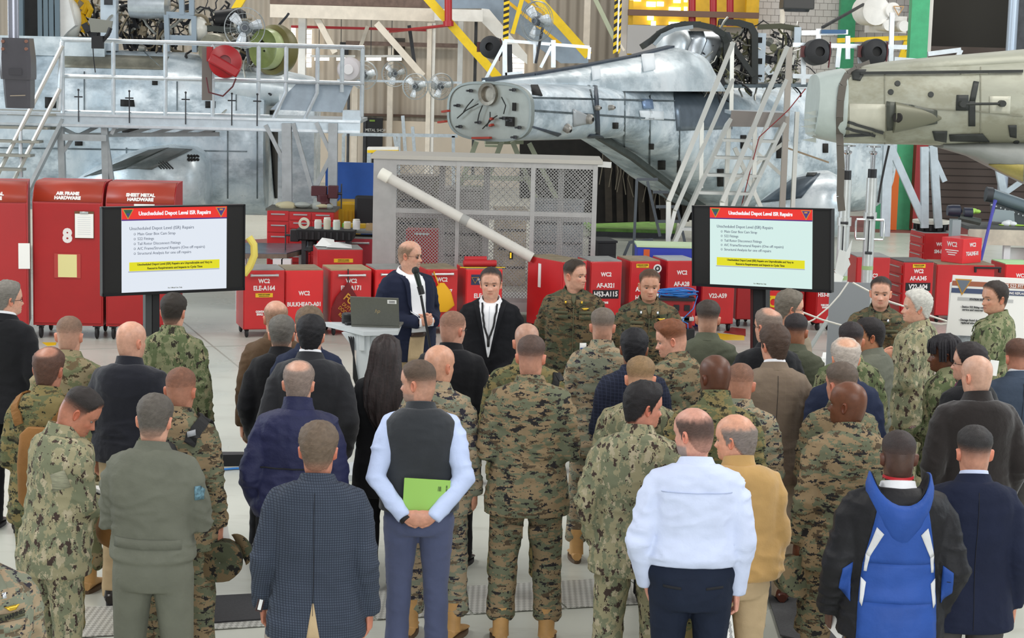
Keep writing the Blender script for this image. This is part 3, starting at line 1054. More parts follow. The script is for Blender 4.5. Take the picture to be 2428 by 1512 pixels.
# its stairs going down to the left
m = MB()
for (xa, ya), (xb, yb), Yq in (((148, 108), (-30, 462), YP - .25), ((142, 210), (20, 452), YP - .25)):
 m = MB()
 m.tube(at_y(xa, ya, Yq), at_y(xb, yb, Yq), .034, n=8)
 m.build('stair_rail', mat('warm_aluminium', 'dcdcd4', .35, .5), PF, world=True)
MB().tube(at_y(147, 100, YP - .2), at_y(140, 262, YP - .2), .04, n=8).build('rail_post', ALU, PF, world=True)
MB().tube(at_y(48, 305, YP - .25), at_y(50, 420, YP - .25), .03, n=8).build('rail_post', ALU, PF, world=True)
for k in range(6):
 y = 268 + 31 * k
 xr = 138 - 14 * k
 p0, p1 = at_y(xr - 150, y, YP + .1 - .0 * k), at_y(xr, y, YP + .1)
 MB().box(((p0.x + p1.x) / 2, YP + .1 - .15 * k, p0.z), (p1.x - p0.x, .26, .035)).build('stair_tread', mat('tread_grey', '9d9c92', .5, .3), PF, world=True, smooth=0)
MB().bar(at_y(150, 285, YP + .1), at_y(58, 470, YP - .6), .05, .16, up=(0, -1, 0)).build('stringer', mat('leg_aluminium', ''), PF, world=True, smooth=0)
MB().box(tuple(at_y(60, 283, YP + .5)), (1.1, .05, .28)).build('kick_plate', mat('tread_grey', ''), PF, world=True, smooth=0)
# ======== centre helicopter: tail boom end towards us, body running away to the right
phi = math.radians(52)
axd = Vector((math.cos(phi), math.sin(phi), 0))
sd_ = Vector((-math.sin(phi), math.cos(phi), 0))
CHB = at_y(1160, 265, 28.6)
CH = thing('helicopter', 'bare metal helicopter at centre with open tail bulkhead and pylon fairing', 'helicopter', (CHB.x, CHB.y, 0))
YC = [28.6, 30.3, 31.9, 33.2, 34.6, 35.8, 37.6, 39.0]
stn = [(1160, 195, 333, .80), (1330, 199, 329, .80), (1420, 201, 326, .84), (1500, 202, 372, 1.0), (1590, 204, 440, 1.2), (1670, 205, 492, 1.3), (1850, 206, 500, 1.3), (1990, 207, 500, 1.3)]
rings = []
for (px, yt, yb, w_), Y in zip(stn, YC):
 t_, b_ = at_y(px, yt, Y), at_y(px, yb, Y)
 rings.append(se_ring((t_ + b_) / 2, sd_, (0, 0, 1), w_, (t_.z - b_.z) / 2, 40, .66))
CF = MB().loft(rings, cap=False).build('fuselage', SKIN_BL, CH, world=True, smooth=40)
bc = bvh_of([CF])
# bulkhead plate and its fittings
m = MB()
pl = se_ring((at_y(1160, 195, 28.6) + at_y(1160, 333, 28.6)) / 2, sd_, (0, 0, 1), .80, (at_y(1160, 195, 28.6).z - at_y(1160, 333, 28.6).z) / 2, 40, .66)
m.prism(pl, axd * .04)
BK = m.build('tail_bulkhead', PRIMER, CH, world=True, smooth=0)
m = MB()
m.loft([[q + (q - pl[0].lerp(pl[20], .5)).normalized() * g + axd * d for q in pl] for g, d in ((-.03, -.02), (.012, -.02), (.012, .06), (-.03, .06))], cap=False)
m.build('bulkhead_rim', mat('rim_grey', '8c938f', .45, .3), BK, world=True, smooth=40)
bb = bvh_of([BK])
def plate(px, py):
 h, n_ = hit(bb, px, py)
 return h
m = MB()
h = plate(1160, 223)
m.lathe([(.001, 0), (.11, 0), (.12, .05), (.17, .06), (.17, 0)], h, -axd, n=22)
m.build('gearbox_flange', mat('flange_metal', '8a8478', .4, .5, var=.3), BK, world=True)
for px, py in ((1095, 300), (1235, 302), (1120, 215), (1222, 213), (1140, 290), (1198, 280), (1090, 250), (1215, 285), (1100, 328), (1225, 325)):
 h = plate(px, py)
 if h:
  m = MB()
  m.box(h - axd * .04, (.05, .05, .05))
  m.tube(h, h - axd * .14, .014, n=6)
  m.build('fitting', DGREY, BK, world=True)
m = MB()
for pts in (((1105, 265), (1115, 250), (1128, 235)), ((1150, 250), (1142, 270), (1138, 290)), ((1160, 300), (1168, 280), (1168, 265)), ((1195, 230), (1205, 250), (1200, 270)), ((1090, 280), (1110, 262), (1140, 246)), ((1150, 305), (1175, 280), (1185, 274))):
 qs = [plate(*q) for q in pts]
 if all(qs):
  m.path([q - axd * .06 for q in qs], .009, 6)
m.build('cable_run', DECAL, BK, world=True)
for pts, c in ((((1240, 205), (1085, 208)), DGREY), (((1095, 320), (1245, 322)), DGREY)):
 q = [plate(*z) for z in pts]
 if all(q):
  MB().bar(q[0] - axd * .04, q[1] - axd * .04, .06, .05, up=-axd).build('stiffener', mat('rim_grey', ''), BK, world=True, smooth=0)
for px, py, w_, hh in ((1222, 253, .06, .12), (1212, 288, .16, .14)):
 h = plate(px, py)
 if h:
  m = MB()
  m.prism([h - axd * .02 + sd_ * u * w_ / 2 + Vector((0, 0, v * hh / 2)) for u, v in ((-1, -1), (1, -1), (1, 1), (-1, 1))], -axd * .02)
  m.build('opening', INNER, BK, world=True, smooth=0)
for px, py, l in ((1063, 262, .12), (1171, 295, .05), (1172, 280, .03), (1148, 325, .34), (1055, 287, .14)):
 h = plate(px, py) or at_y(px, py, 28.7)
 m = MB()
 m.bar(h - axd * .06 - sd_ * l / 2, h - axd * .06 + sd_ * l / 2 + Vector((0, 0, -.02)), .03, .07, up=-axd)
 m.build('red_tag', mat('red_tag', 'b0402f', .6), BK, world=True, smooth=0)
# skin details
skinpanel(bc, [(1258, 203), (1275, 203), (1285, 228), (1262, 225)], INNER, 'rim_cutout', CH, .012, 2, 2)
ribs_on(bc, [((1397, 203), (1418, 320)), ((1480, 206), (1480, 350)), ((1540, 210), (1540, 405)), ((1610, 215), (1610, 450)), ((1262, 262), (1600, 285)), ((1260, 232), (1600, 240))], SKIN_DK, 'skin_seams', CH, .03, .008)
skinpanel(bc, [(1408, 204), (1416, 204), (1422, 320), (1412, 322)], DKBLUE, 'splice_band', CH, .012, 2, 10)
skinpanel(bc, [(1596, 216), (1735, 214), (1735, 306), (1604, 310)], mat('slate_panel', '6f7a84', .35, .5, var=.1), 'slate_panel', CH, .01, 10, 8)
skinpanel(bc, [(1398, 318), (1418, 317), (1432, 325), (1392, 325)], DKBLUE, 'splice_foot', CH, .014, 4, 2)
skinpanel(bc, [(1258, 300), (1262, 298), (1330, 316), (1322, 322), (1262, 318)][:4], DKBLUE, 'patch_strip', CH, .012, 6, 2)
skinpanel(bc, [(1357, 258), (1395, 274), (1405, 290), (1358, 300)], mat('patch_grey', 'b9bdbf', .4, .3), 'light_housing', CH, .014, 5, 5)
for px, py, r in ((1393, 282, .075), (1342, 302, .065), (1412, 256, .04), (1444, 255, .04)):
 h, n_ = hit(bc, px, py)
 if h:
  if n_.y > 0:
   n_ = -n_
  MB().lathe([(.001, .10), (r * .5, .10), (r, .07), (r * 1.1, 0)], h, n_, n=18).build('round_fitting', mat('fitting_grey', 'a9a49c', .4, .4), CH, world=True)
  MB().lathe([(.001, .105), (r * .45, .105)], h, n_, n=14).build('lens', INNER, CH, world=True)
for c in (((1452, 290), (1464, 290), (1464, 304), (1452, 304)), ((1538, 340), (1550, 340), (1550, 352), (1538, 352)), ((1560, 380), (1578, 380), (1578, 400), (1560, 400)), ((1605, 380), (1614, 380), (1614, 408), (1605, 408)), ((1755, 320), (1768, 320), (1768, 352), (1755, 352)), ((1840, 320), (1852, 320), (1852, 375), (1840, 375)), ((1950, 340), (1962, 340), (1962, 362), (1950, 362)), ((1700, 400), (1715, 400), (1715, 440), (1700, 440))):
 skinpanel(bc, c, INNER, 'opening', CH, .014, 2, 2)
for c in (((1514, 262), (1544, 262), (1550, 284), (1518, 284)), ((1520, 235), (1545, 236), (1548, 258), (1524, 258)), ((1536, 262), (1572, 264), (1572, 284), (1536, 283))):
 skinpanel(bc, c, TAPE if c[0][1] > 240 else mat('blue_tint', '8ba3c4', .4, .4), 'skin_patch', CH, .013, 3, 3)
# pylon fairing
rings = []
for px, yt, Y, w_ in ((1150, 190, 29.4, .10), (1260, 178, 30.0, .30), (1370, 160, 30.9, .42), (1500, 135, 32.0, .55), (1590, 112, 33.0, .66), (1622, 122, 33.5, .66), (1650, 200, 33.8, .62)):
 t_ = at_y(px, yt, Y)
 zb = at_y(px, 214, Y).z
 hh = max(.03, t_.z - zb)
 c = Vector((t_.x, Y, zb))
 r = []
 for k in range(21):
  a_ = PI * k / 20
  r.append(c + sd_ * (w_ * math.copysign(abs(math.cos(a_)) ** .8, math.cos(a_))) + Vector((0, 0, hh * math.sin(a_) ** .7)))
 rings.append(r)
PTOP = [r[10] for r in rings]
PY = MB().loft(rings, closed=False).build('pylon_fairing', SKIN_LT, CH, world=True, smooth=45)
bp = bvh_of([PY])
m = MB()
for q0, q1 in zip(PTOP[:4], PTOP[1:5]):
 m.bar(q0, q1, .16, .06)
m.build('edge_strip', DKBLUE, CH, world=True, smooth=0)
for c in (((1402, 162), (1422, 160), (1422, 188), (1402, 192)), ((1520, 132), (1550, 130), (1552, 166), (1524, 172)), ((1510, 207), (1524, 207), (1524, 216), (1510, 216))):
 skinpanel(bp if c[0][1] < 200 else bc, c, TAPE, 'paper_square', CH, .025, 3, 3)
# engine hoops and cowl
EY = 33.6
cowl = MB()
for i, (x0, x1) in enumerate(((1618, 1652), (1654, 1688), (1690, 1720))):
 pass
prof = [(1632, 74), (1640, 95), (1628, 125), (1616, 150), (1622, 180), (1650, 195)]
rings = [[at_y(x + dx + i * 1.0, y + i * .5, EY + .1 * i) for (x, y) in prof] for i, dx in enumerate((0, 32, 33.5, 66, 67.5, 92))]
cowl.loft(rings, cap=False, closed=False)
cowl.build('engine_cowl', metal_skin('polished_cowl', 'd6dade', '8f979d', .8, .85, .25), CH, world=True, smooth=50, solid=.03)
m = MB()
m.ball(at_y(1602, 115, EY + .4), (.35, .4, .45), 18, 12)
m.build('exhaust_bulb', SKIN_LT, CH, world=True, smooth=60)
def hoop(pts, r, m_, nm, Y, Y2=None):
 q = [at_y(x, y, Y + ((Y2 or Y) - Y) * i / (len(pts) - 1)) for i, (x, y) in enumerate(pts)]
 b_ = MB()
 for p0, p1 in zip(q, q[1:]):
  d = (p1 - p0).normalized() * .02
  b_.bar(p0 - d, p1 + d, r, r * 2.4, up=(0, -1, 0))
 return b_.build(nm, m_, CH, world=True, smooth=0)
hoop([(1526, 108), (1545, 95), (1565, 78), (1590, 65), (1620, 58), (1655, 58), (1690, 66), (1712, 80), (1722, 100), (1722, 200)], .10, mat('frame_dark', '2c302d', .5), 'engine_hoop', 33.4, 33.8)
hoop([(1552, 104), (1570, 84), (1600, 70), (1640, 64)], .06, mat('frame_grey', '8e979b', .4, .4), 'hoop_flange', 33.3)
hoop([(1708, 52), (1750, 54), (1778, 62), (1788, 80), (1788, 195)], .11, mat('frame_dark', ''), 'engine_hoop', 34.2)
hoop([(1720, 85), (1785, 178)], .09, mat('frame_dark', ''), 'diagonal_brace', 34.0)
hoop([(1800, 64), (1850, 62), (1890, 68), (1893, 100)], .09, mat('frame_olive', '55543f', .6), 'engine_hoop', 34.6)
for x0, x1, y0, y1 in ((1885, 1898, 64, 110), (1790, 1812, 78, 195)):
 m = MB()
 a, c = at_y(x0, y0, 34.3), at_y(x1, y1, 34.3)
 m.box(((a.x + c.x) / 2, 34.35, (a.z + c.z) / 2), (c.x - a.x, .1, a.z - c.z))
 fp = m.build('frame_post', mat('pale_blue_white', ''), CH, world=True)
for y in (95, 145, 180):
 q = at_y(1801, y, 34.24)
 MB().box(q, (.09, .03, .1 if y < 170 else .04)).build('slot', INNER, fp, world=True)
m = MB()
m.prism([at_y(*q, 34.4) for q in ((1810, 165), (1822, 152), (1838, 175), (1822, 178))], (0, .05, 0))
m.build('paper_card', TAPE, CH, world=True, smooth=0)
a, c = at_y(1640, 192, 34), at_y(1935, 206, 36)
MB().bar(at_y(1645, 204, 33.6), at_y(1935, 200, 35.6), .7, .06).build('engine_deck', SKIN_DK, CH, world=True, smooth=0)
clutter('wiring', CH, [(1725, 1785, 85, 195, 34.3, 35), (1815, 1895, 75, 195, 34.5, 35.5), (1680, 1725, 100, 195, 34, 34.4), (1650, 1720, 185, 200, 33.5, 34)], [BLK, DGREY, mat('steel_fittings', ''), mat('olive_hose', '6d6c50', .6)], 330, 8, .5, (.009, .024))
# cargo opening: solid slab with its shade put into the colour, ribs, ramp edge
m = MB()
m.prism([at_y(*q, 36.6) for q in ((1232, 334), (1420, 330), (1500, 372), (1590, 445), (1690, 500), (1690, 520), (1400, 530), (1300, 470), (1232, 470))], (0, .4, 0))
m.build('cargo_bay_shade', INNER, CH, world=True, smooth=0)
m = MB()
for x in range(1440, 1640, 26):
 m.bar(at_y(x, 345 + max(0, x - 1440) * .68, 36.3), at_y(x + 4, 525, 36.3), .12, .14)
m.build('bay_rib', mat('rib_brown', '3d352c', .7, var=.2), CH, world=True, smooth=0)
m = MB()
for k in range(14):
 q = at_y(1430 + k * 14, 350 + k * 6, 36.1)
 m.path([q, q + Vector((.08 * math.sin(k), 0, -.35)), q + Vector((-.05 * math.cos(k * 2), 0, -.7))], .010, 5)
m.build('hanging_cables', mat('cable_tan', '7d7464', .7), CH, world=True)['kind'] = 'stuff'
e = [at_y(x, y, Y - .55) for (x, y), Y in zip(((1418, 322), (1500, 372), (1590, 440), (1668, 492)), (31.9, 33.2, 34.6, 35.8))]
m = MB()
for p0, p1 in zip(e, e[1:]):
 m.bar(p0, p1, .09, .1)
m.build('ramp_edge', DGREEN, CH, world=True, smooth=0)
m = MB()
m.bar(at_y(1490, 365, 35.5), at_y(1590, 468, 35.2), .12, .09)
m.build('ramp_strut', mat('strut_brown', '6c6560', .5, .2), CH, world=True, smooth=0)
m = MB()
m.prism([at_y(*q, 34.9) for q in ((1552, 394), (1570, 398), (1560, 422), (1553, 420))], (0, .06, 0))
m.build('bracket', mat('zinc_green', 'a5ab93', .5), CH, world=True, smooth=0)
m = MB()
m.lathe([(.05, 0), (.12, 0), (.12, .12), (.05, .12)], at_y(1594, 432, 34.8), (.4, -1, 0), n=18)
m.build('hinge_ring', SKIN_DK, CH, world=True)
# sponson on its right
rings = []
for x, yt, yb, dpt in ((1790, 488, 560, .25), (1830, 455, 560, .6), (1875, 425, 560, .85), (1920, 408, 560, .95), (1960, 404, 560, .95), (1982, 415, 560, .8), (1992, 440, 555, .5)):
 rings.append(se_ring(at_y(x, (yt + yb) / 2, 32.4), (0, 1, 0), (0, 0, 1), dpt, (yb - yt) / 2 / 139, 24, .7))
SP2 = MB().loft(rings).build('sponson', SKIN_LT, CH, world=True, smooth=45)
b2_ = bvh_of([SP2])
skinpanel(b2_, [(1800, 482), (1880, 425), (1945, 412), (1900, 470)], mat('blue_grey_walk', '4b5761', .4, .3, var=.2), 'walkway_panel', CH, .012, 8, 5)
skinpanel(b2_, [(1915, 412), (1938, 412), (1930, 420), (1912, 420)], DECAL, 'walk_mark', CH, .02, 3, 2)
MB().bar(at_y(1850, 345, 33), at_y(1965, 385, 33), .03).build('strip', mat('tan_strip', '9a8468', .6), CH, world=True)
tag(CH)
# ======== mobile stairs before it
YS = 28.4
ST = thing('mobile_stairs', 'aluminium mobile stairs with double handrails at centre right', 'stairs', (at_y(1760, 300, YS).x, YS, 0))
WALU = mat('warm_aluminium', '')
m = MB()
pA, pB = at_y(1745, 285, YS), at_y(1862, 300, YS)
m.prism([at_y(*q, YS) for q in ((1735, 262), (1862, 268), (1862, 302), (1730, 300))], (0, .06, 0))
m.build('landing_panel', mat('landing_grey', '8e8680', .5, .2), ST, world=True, smooth=0)
zl = at_y(1745, 264, YS).z
m = MB()
m.box(((pA.x + pB.x) / 2, YS + .6, zl - .03), (pB.x - pA.x + .1, 1.1, .05))
m.build('landing', GALV, ST, world=True, smooth=0)
for (xa, ya), (xb, yb) in (((1728, 288), (1612, 545)), ((1856, 298), (1738, 545))):
 m = MB()
 p, q = at_y(xa, ya, YS), at_y(xb, yb, YS - 1.4)
 d = (q - p).normalized()
 q = p + d * (p.z / -d.z)
 m.bar(p, q, .055, .17, up=(0, -1, 0))
 m.build('stringer', WALU, ST, world=True, smooth=0)
p0, p1 = at_y(1728, 288, YS), at_y(1856, 298, YS)
q0 = at_y(1612, 545, YS - 1.4)
dS = (q0 - p0).normalized()
for k in range(1, 12):
 t = k * .245 / -dS.z
 a, c = p0 + dS * t, p1 + dS * t
 if a.z < .1:
  break
 MB().box(((a.x + c.x) / 2, (a.y + c.y) / 2, (a.z + c.z) / 2), (c.x - a.x, .24, .04)).build('stair_tread', mat('tread_alu', 'c9cbc6', .4, .4), ST, world=True, smooth=0)
def rail(pts, nm, r=.032, m_=WALU):
 b_ = MB()
 for (x0, y0, Y0), (x1, y1, Y1) in zip(pts, pts[1:]):
  b_.bar(at_y(x0, y0, Y0), at_y(x1, y1, Y1), r * 2, r * 2, up=(0, -1, 0))
 return b_.build(nm, m_, ST, world=True, smooth=0)
YF, YBk = YS - 1.5, YS + .1
rail([(1738, 102, YBk), (1585, 478, YF), (1584, 590, YF)], 'handrail')
rail([(1738, 188, YBk), (1600, 500, YF), (1586, 560, YF)], 'mid_rail', .026)
rail([(1866, 112, YBk), (1712, 480, YF), (1711, 560, YF)], 'handrail')
rail([(1864, 190, YBk), (1730, 505, YF)], 'mid_rail', .026)
for x, y0, y1, Y in ((1736, 100, 262, YBk), (1664, 290, 445, YS - .7), (1790, 300, 455, YS - .7)):
 rail([(x, y0, Y), (x - 2, y1, Y)], 'rail_post', .028)
for x0, y0, x1, y1 in ((1728, 300, 1724, 560), (1872, 112, 1856, 560), (1890, 265, 1890, 560), (1742, 350, 1808, 500)):
 p, q = at_y(x0, y0, YS + .3), at_y(x1, y1, YS + .3)
 if x0 != 1742:
  q = Vector((p.x, p.y, 0))
 b_ = MB()
 b_.bar(p, q, .085 if x0 == 1872 else .06, .09, up=(0, -1, 0))
 b_.build('support_leg' if x0 != 1742 else 'brace', WALU if x0 != 1872 else mat('leg_tan', 'b5ada3', .5, .3), ST, world=True, smooth=0)
for x0, y0, x1, y1 in ((1770, 340, 1860, 420), (1725, 440, 1870, 330)):
 MB().bar(at_y(x0, y0, YS + .9), at_y(x1, y1, YS + .9), .05).build('brace', WALU, ST, world=True, smooth=0)
MB().path([at_y(x, y, YF + .6) for x, y in ((1910, 210), (1870, 260), (1800, 325), (1780, 400), (1755, 500))], .008, 5).build('red_cord', mat('red_cord', '8c2a2a', .6), ST, world=True)
# guard rail stand behind centre boom
GR = thing('guard_rail', 'white metal guard rail stand behind the centre tail boom', 'railing', at_y(1290, 120, 35.5))
for seg in (((1195, 96), (1398, 112)), ((1200, 97), (1150, 190)), ((1197, 96), (1197, 180)), ((1312, 95), (1312, 160)), ((1398, 112), (1396, 140)), ((1312, 100), (1282, 160)), ((1268, 100), (1268, 150)), ((1198, 176), (1240, 172))):
 MB().bar(at_y(*seg[0], 35.5), at_y(*seg[1], 35.5), .085 if seg[0][0] in (1197, 1312) and seg[1][0] == seg[0][0] else .055, .06, up=(0, -1, 0)).build('rail', ALU, GR, world=True, smooth=0)
MB().bar(at_y(1208, 105, 35.7), at_y(1210, 190, 35.7), .09).build('post', DGREY, GR, world=True)
# ======== right helicopter tail boom on two jacks
YR = 20.9
RH = thing('helicopter', 'grey green helicopter tail boom resting on two jacks at right', 'helicopter', (at_y(2200, 250, YR).x, YR, 0))
rings = []
for px, yt, yb, w_, dy in ((1990, 163, 338, .56, 0), (2100, 155, 341, .58, .0), (2230, 148, 344, .60, 0), (2330, 140, 346, .62, 0), (2520, 125, 350, .66, 0)):
 t_, b_ = at_y(px, yt, YR), at_y(px, yb, YR)
 rings.append(se_ring((t_ + b_) / 2, (0, 1, 0), (0, 0, 1), w_, (t_.z - b_.z) / 2, 40, .72))
RF = MB().loft(rings).build('tail_boom', SKIN_GG, RH, world=True, smooth=40)
rings = []
for px, yt, yb, w_ in ((1928, 178, 322, .50), (1945, 172, 328, .53), (1990, 163, 338, .56)):
 t_, b_ = at_y(px, yt, YR), at_y(px, yb, YR)
 rings.append([q + Vector((-.05 * (.5 - .5 * (q.z - b_.z) / (t_.z - b_.z)) * (px < 1940), 0, 0)) for q in se_ring((t_ + b_) / 2, (0, 1, 0), (0, 0, 1), w_ + .006, (t_.z - b_.z) / 2 + .006, 40, .72)])
NS_ = MB().loft(rings).build('nose_skin', mat('primer_sheet', 'b4bfba', .42, .1, var=.05), RH, world=True, smooth=40)
m = MB()
for k in range(5):
 y = 262 + k * 16
 m.prism([at_y(*q, YR - .42 + .03 * k) for q in ((1935, y), (1908 - 5 * (k % 3), y + 6), (1935, y + 12))], (0, .03, 0))
m.build('torn_sheet', PRIMER, RH, world=True, smooth=0)
# upper spine fairing
rings = []
for px, yt, yb, w_ in ((2035, 157, 175, .20), (2100, 146, 178, .30), (2230, 133, 176, .36), (2340, 124, 172, .40), (2520, 108, 168, .44)):
 t_, b_ = at_y(px, yt, YR), at_y(px, yb, YR)
 rings.append(se_ring((t_ + b_) / 2, (0, 1, 0), (0, 0, 1), w_, (t_.z - b_.z) / 2, 24, .8))
MB().loft(rings).build('spine_fairing', SKIN_GG, RH, world=True, smooth=40)
# belly wedge
rings = []
for px, yt, yb, w_ in ((2222, 336, 349, .32), (2300, 330, 372, .46), (2380, 325, 412, .52), (2520, 320, 478, .56)):
 t_, b_ = at_y(px, yt, YR), at_y(px, yb, YR)
 rings.append(se_ring((t_ + b_) / 2, (0, 1, 0), (0, 0, 1), w_, (t_.z - b_.z) / 2, 24, .7))
BW = MB().loft(rings).build('belly_wedge', mat('belly_grey', '878a86', .5, .15, var=.06), RH, world=True, smooth=45)
br = bvh_of([RF])
bw_ = bvh_of([BW])
skinpanel(bw_, [(2345, 388), (2427, 390), (2427, 428), (2385, 410)], mat('yellow_primer', 'a3954f', .5, var=.15), 'primer_patch', RH, .01, 6, 3)
skinpanel(br, [(2102, 240), (2160, 248), (2162, 302), (2102, 308)], mat('teardrop_dark', '4d5048', .45, .2, var=.1), 'fairing_base', RH, .012, 6, 6)
skinpanel(br, [(2160, 248), (2222, 262), (2222, 292), (2160, 302)], mat('teardrop_dark', ''), 'fairing_base', RH, .012, 6, 6)
h, n_ = hit(br, 2120, 278)
m = MB()
tip = hit(br, 2232, 280)[0]
m.loft([se_ring(h.lerp(tip, t), (0, 0, 1), (0, -1, 0), .155 * (1 - t) ** .7 + .012, .10 * (1 - t) + .01, 16, .9) for t in (0, .3, .6, .85, 1)])
m.build('teardrop_fairing', mat('teardrop_olive', '6d6d5c', .4, .2), RH, world=True, smooth=50)
MB().lathe([(.001, .02), (.045, .02), (.055, 0)], h + Vector((.02, -.09, 0)), (-.5, -1, .1), n=18).build('fairing_port', INNER, RH, world=True)
for c, nm in (([(2308, 193), (2321, 195), (2312, 240), (2298, 240)], 'tape_band'), ([(2296, 240), (2312, 240), (2312, 298), (2296, 298)], 'tape_band'), ([(2268, 225), (2296, 225), (2296, 262), (2266, 262)], 'fitting_plate'), ([(2250, 318), (2330, 316), (2346, 334), (2252, 332)], 'tape_band'),
    ([(2210, 310), (2246, 310), (2244, 335), (2216, 330)], 'rivet_panel'), ([(2390, 296), (2410, 296), (2410, 325), (2394, 322)], 'fitting_plate'), ([(2018, 168), (2054, 168), (2040, 192), (2022, 190)], 'rivet_panel')):
 skinpanel(br, c, DECAL, nm, RH, .012, 4, 4)
for c in ([(2346, 228), (2396, 228), (2394, 270), (2346, 268)], [(1994, 245), (2098, 247), (2098, 310), (1994, 318)], [(2274, 170), (2350, 168), (2342, 176), (2280, 178)]):
 skinpanel(br, c, mat('pale_primer_panel', 'b9b8a8', .5, .1, var=.08), 'access_panel', RH, .008, 5, 5)
h0, h1 = hit(br, 2278, 246)[0], hit(br, 2372, 245)[0]
m = MB()
m.tube(h0 + Vector((0, -.10, 0)), h1 + Vector((0, -.10, 0)), .014, n=8)
m.tube(h0, h0 + Vector((0, -.12, 0)), .035, n=10)
m.tube(h1, h1 + Vector((0, -.12, 0)), .035, n=10)
m.build('antenna_rod', DECAL, RH, world=True)
ribs_on(br, [((2000, 247), (2290, 262)), ((2300, 262), (2425, 275)), ((2098, 175), (2098, 340)), ((2325, 160), (2325, 340))], mat('seam_olive', '7d7c6c', .6), 'skin_seams', RH, .012)
m = MB()
for x0_, x1_ in ((2040, 2150), (2150, 2300), (2300, 2425)):
 p, q = hit(br, x0_, 180 - (x0_ - 2040) * .012)[0], hit(br, x1_, 180 - (x1_ - 2040) * .012)[0]
 m.bar(p + Vector((0, -.01, .03)), q + Vector((0, -.01, .03)), .03, .02, up=(0, -1, 0))
m.build('spine_seam', DECAL, RH, world=True, smooth=0)
ribs_on(bn_ if False else br, [((2000, 300), (2075, 318)), ((2004, 286), (2094, 312)), ((1998, 318), (2070, 315))], DECAL, 'scuff_strip', RH, .03, .026)
for px, py in ((2128, 198), (2112, 218), (2207, 224), (2410, 336)):
 h, n_ = hit(br, px, py)
 MB().lathe([(.001, .012), (.03, .012), (.032, 0)], h, n_ if n_.y < 0 else -n_, n=14).build('plug', DECAL, RH, world=True)
# strap hanging over it
m = MB()
pts = []
for a_ in range(9):
 t = a_ / 8 * PI * .9
 pts.append((2000 + 30 * math.cos(t) ** 2 * (1 if t < PI / 2 else 0), 0, 0))
bn_ = bvh_of([RF, NS_])
sp_ = [at_y(2062, 150, YR + .2)] + [hit(bn_, x, y)[0] + Vector((0, -.02, .01)) for x, y in ((2030, 166), (2010, 178), (1997, 205), (1992, 240), (1990, 280), (1990, 320))] + [at_y(1992, 345, YR - .55), at_y(1994, 400, YR - .57), at_y(1992, 465, YR - .56), at_y(1996, 500, YR - .55)]
for p, q in zip(sp_, sp_[1:]):
 m.bar(p, q, .075, .01, up=(0, -1, 0))
tag(m.build('cargo_strap', mat('webbing_grey', '5b564f', .8), smooth=0), 'grey webbing strap hanging over the grey green tail boom', 'strap')
m = MB()
m.path([at_y(x, y, YR - .3) for x, y in ((2108, 345), (2098, 390), (2088, 440), (2082, 480))], .012, 6)
m.build('cord', BLK, RH, world=True)
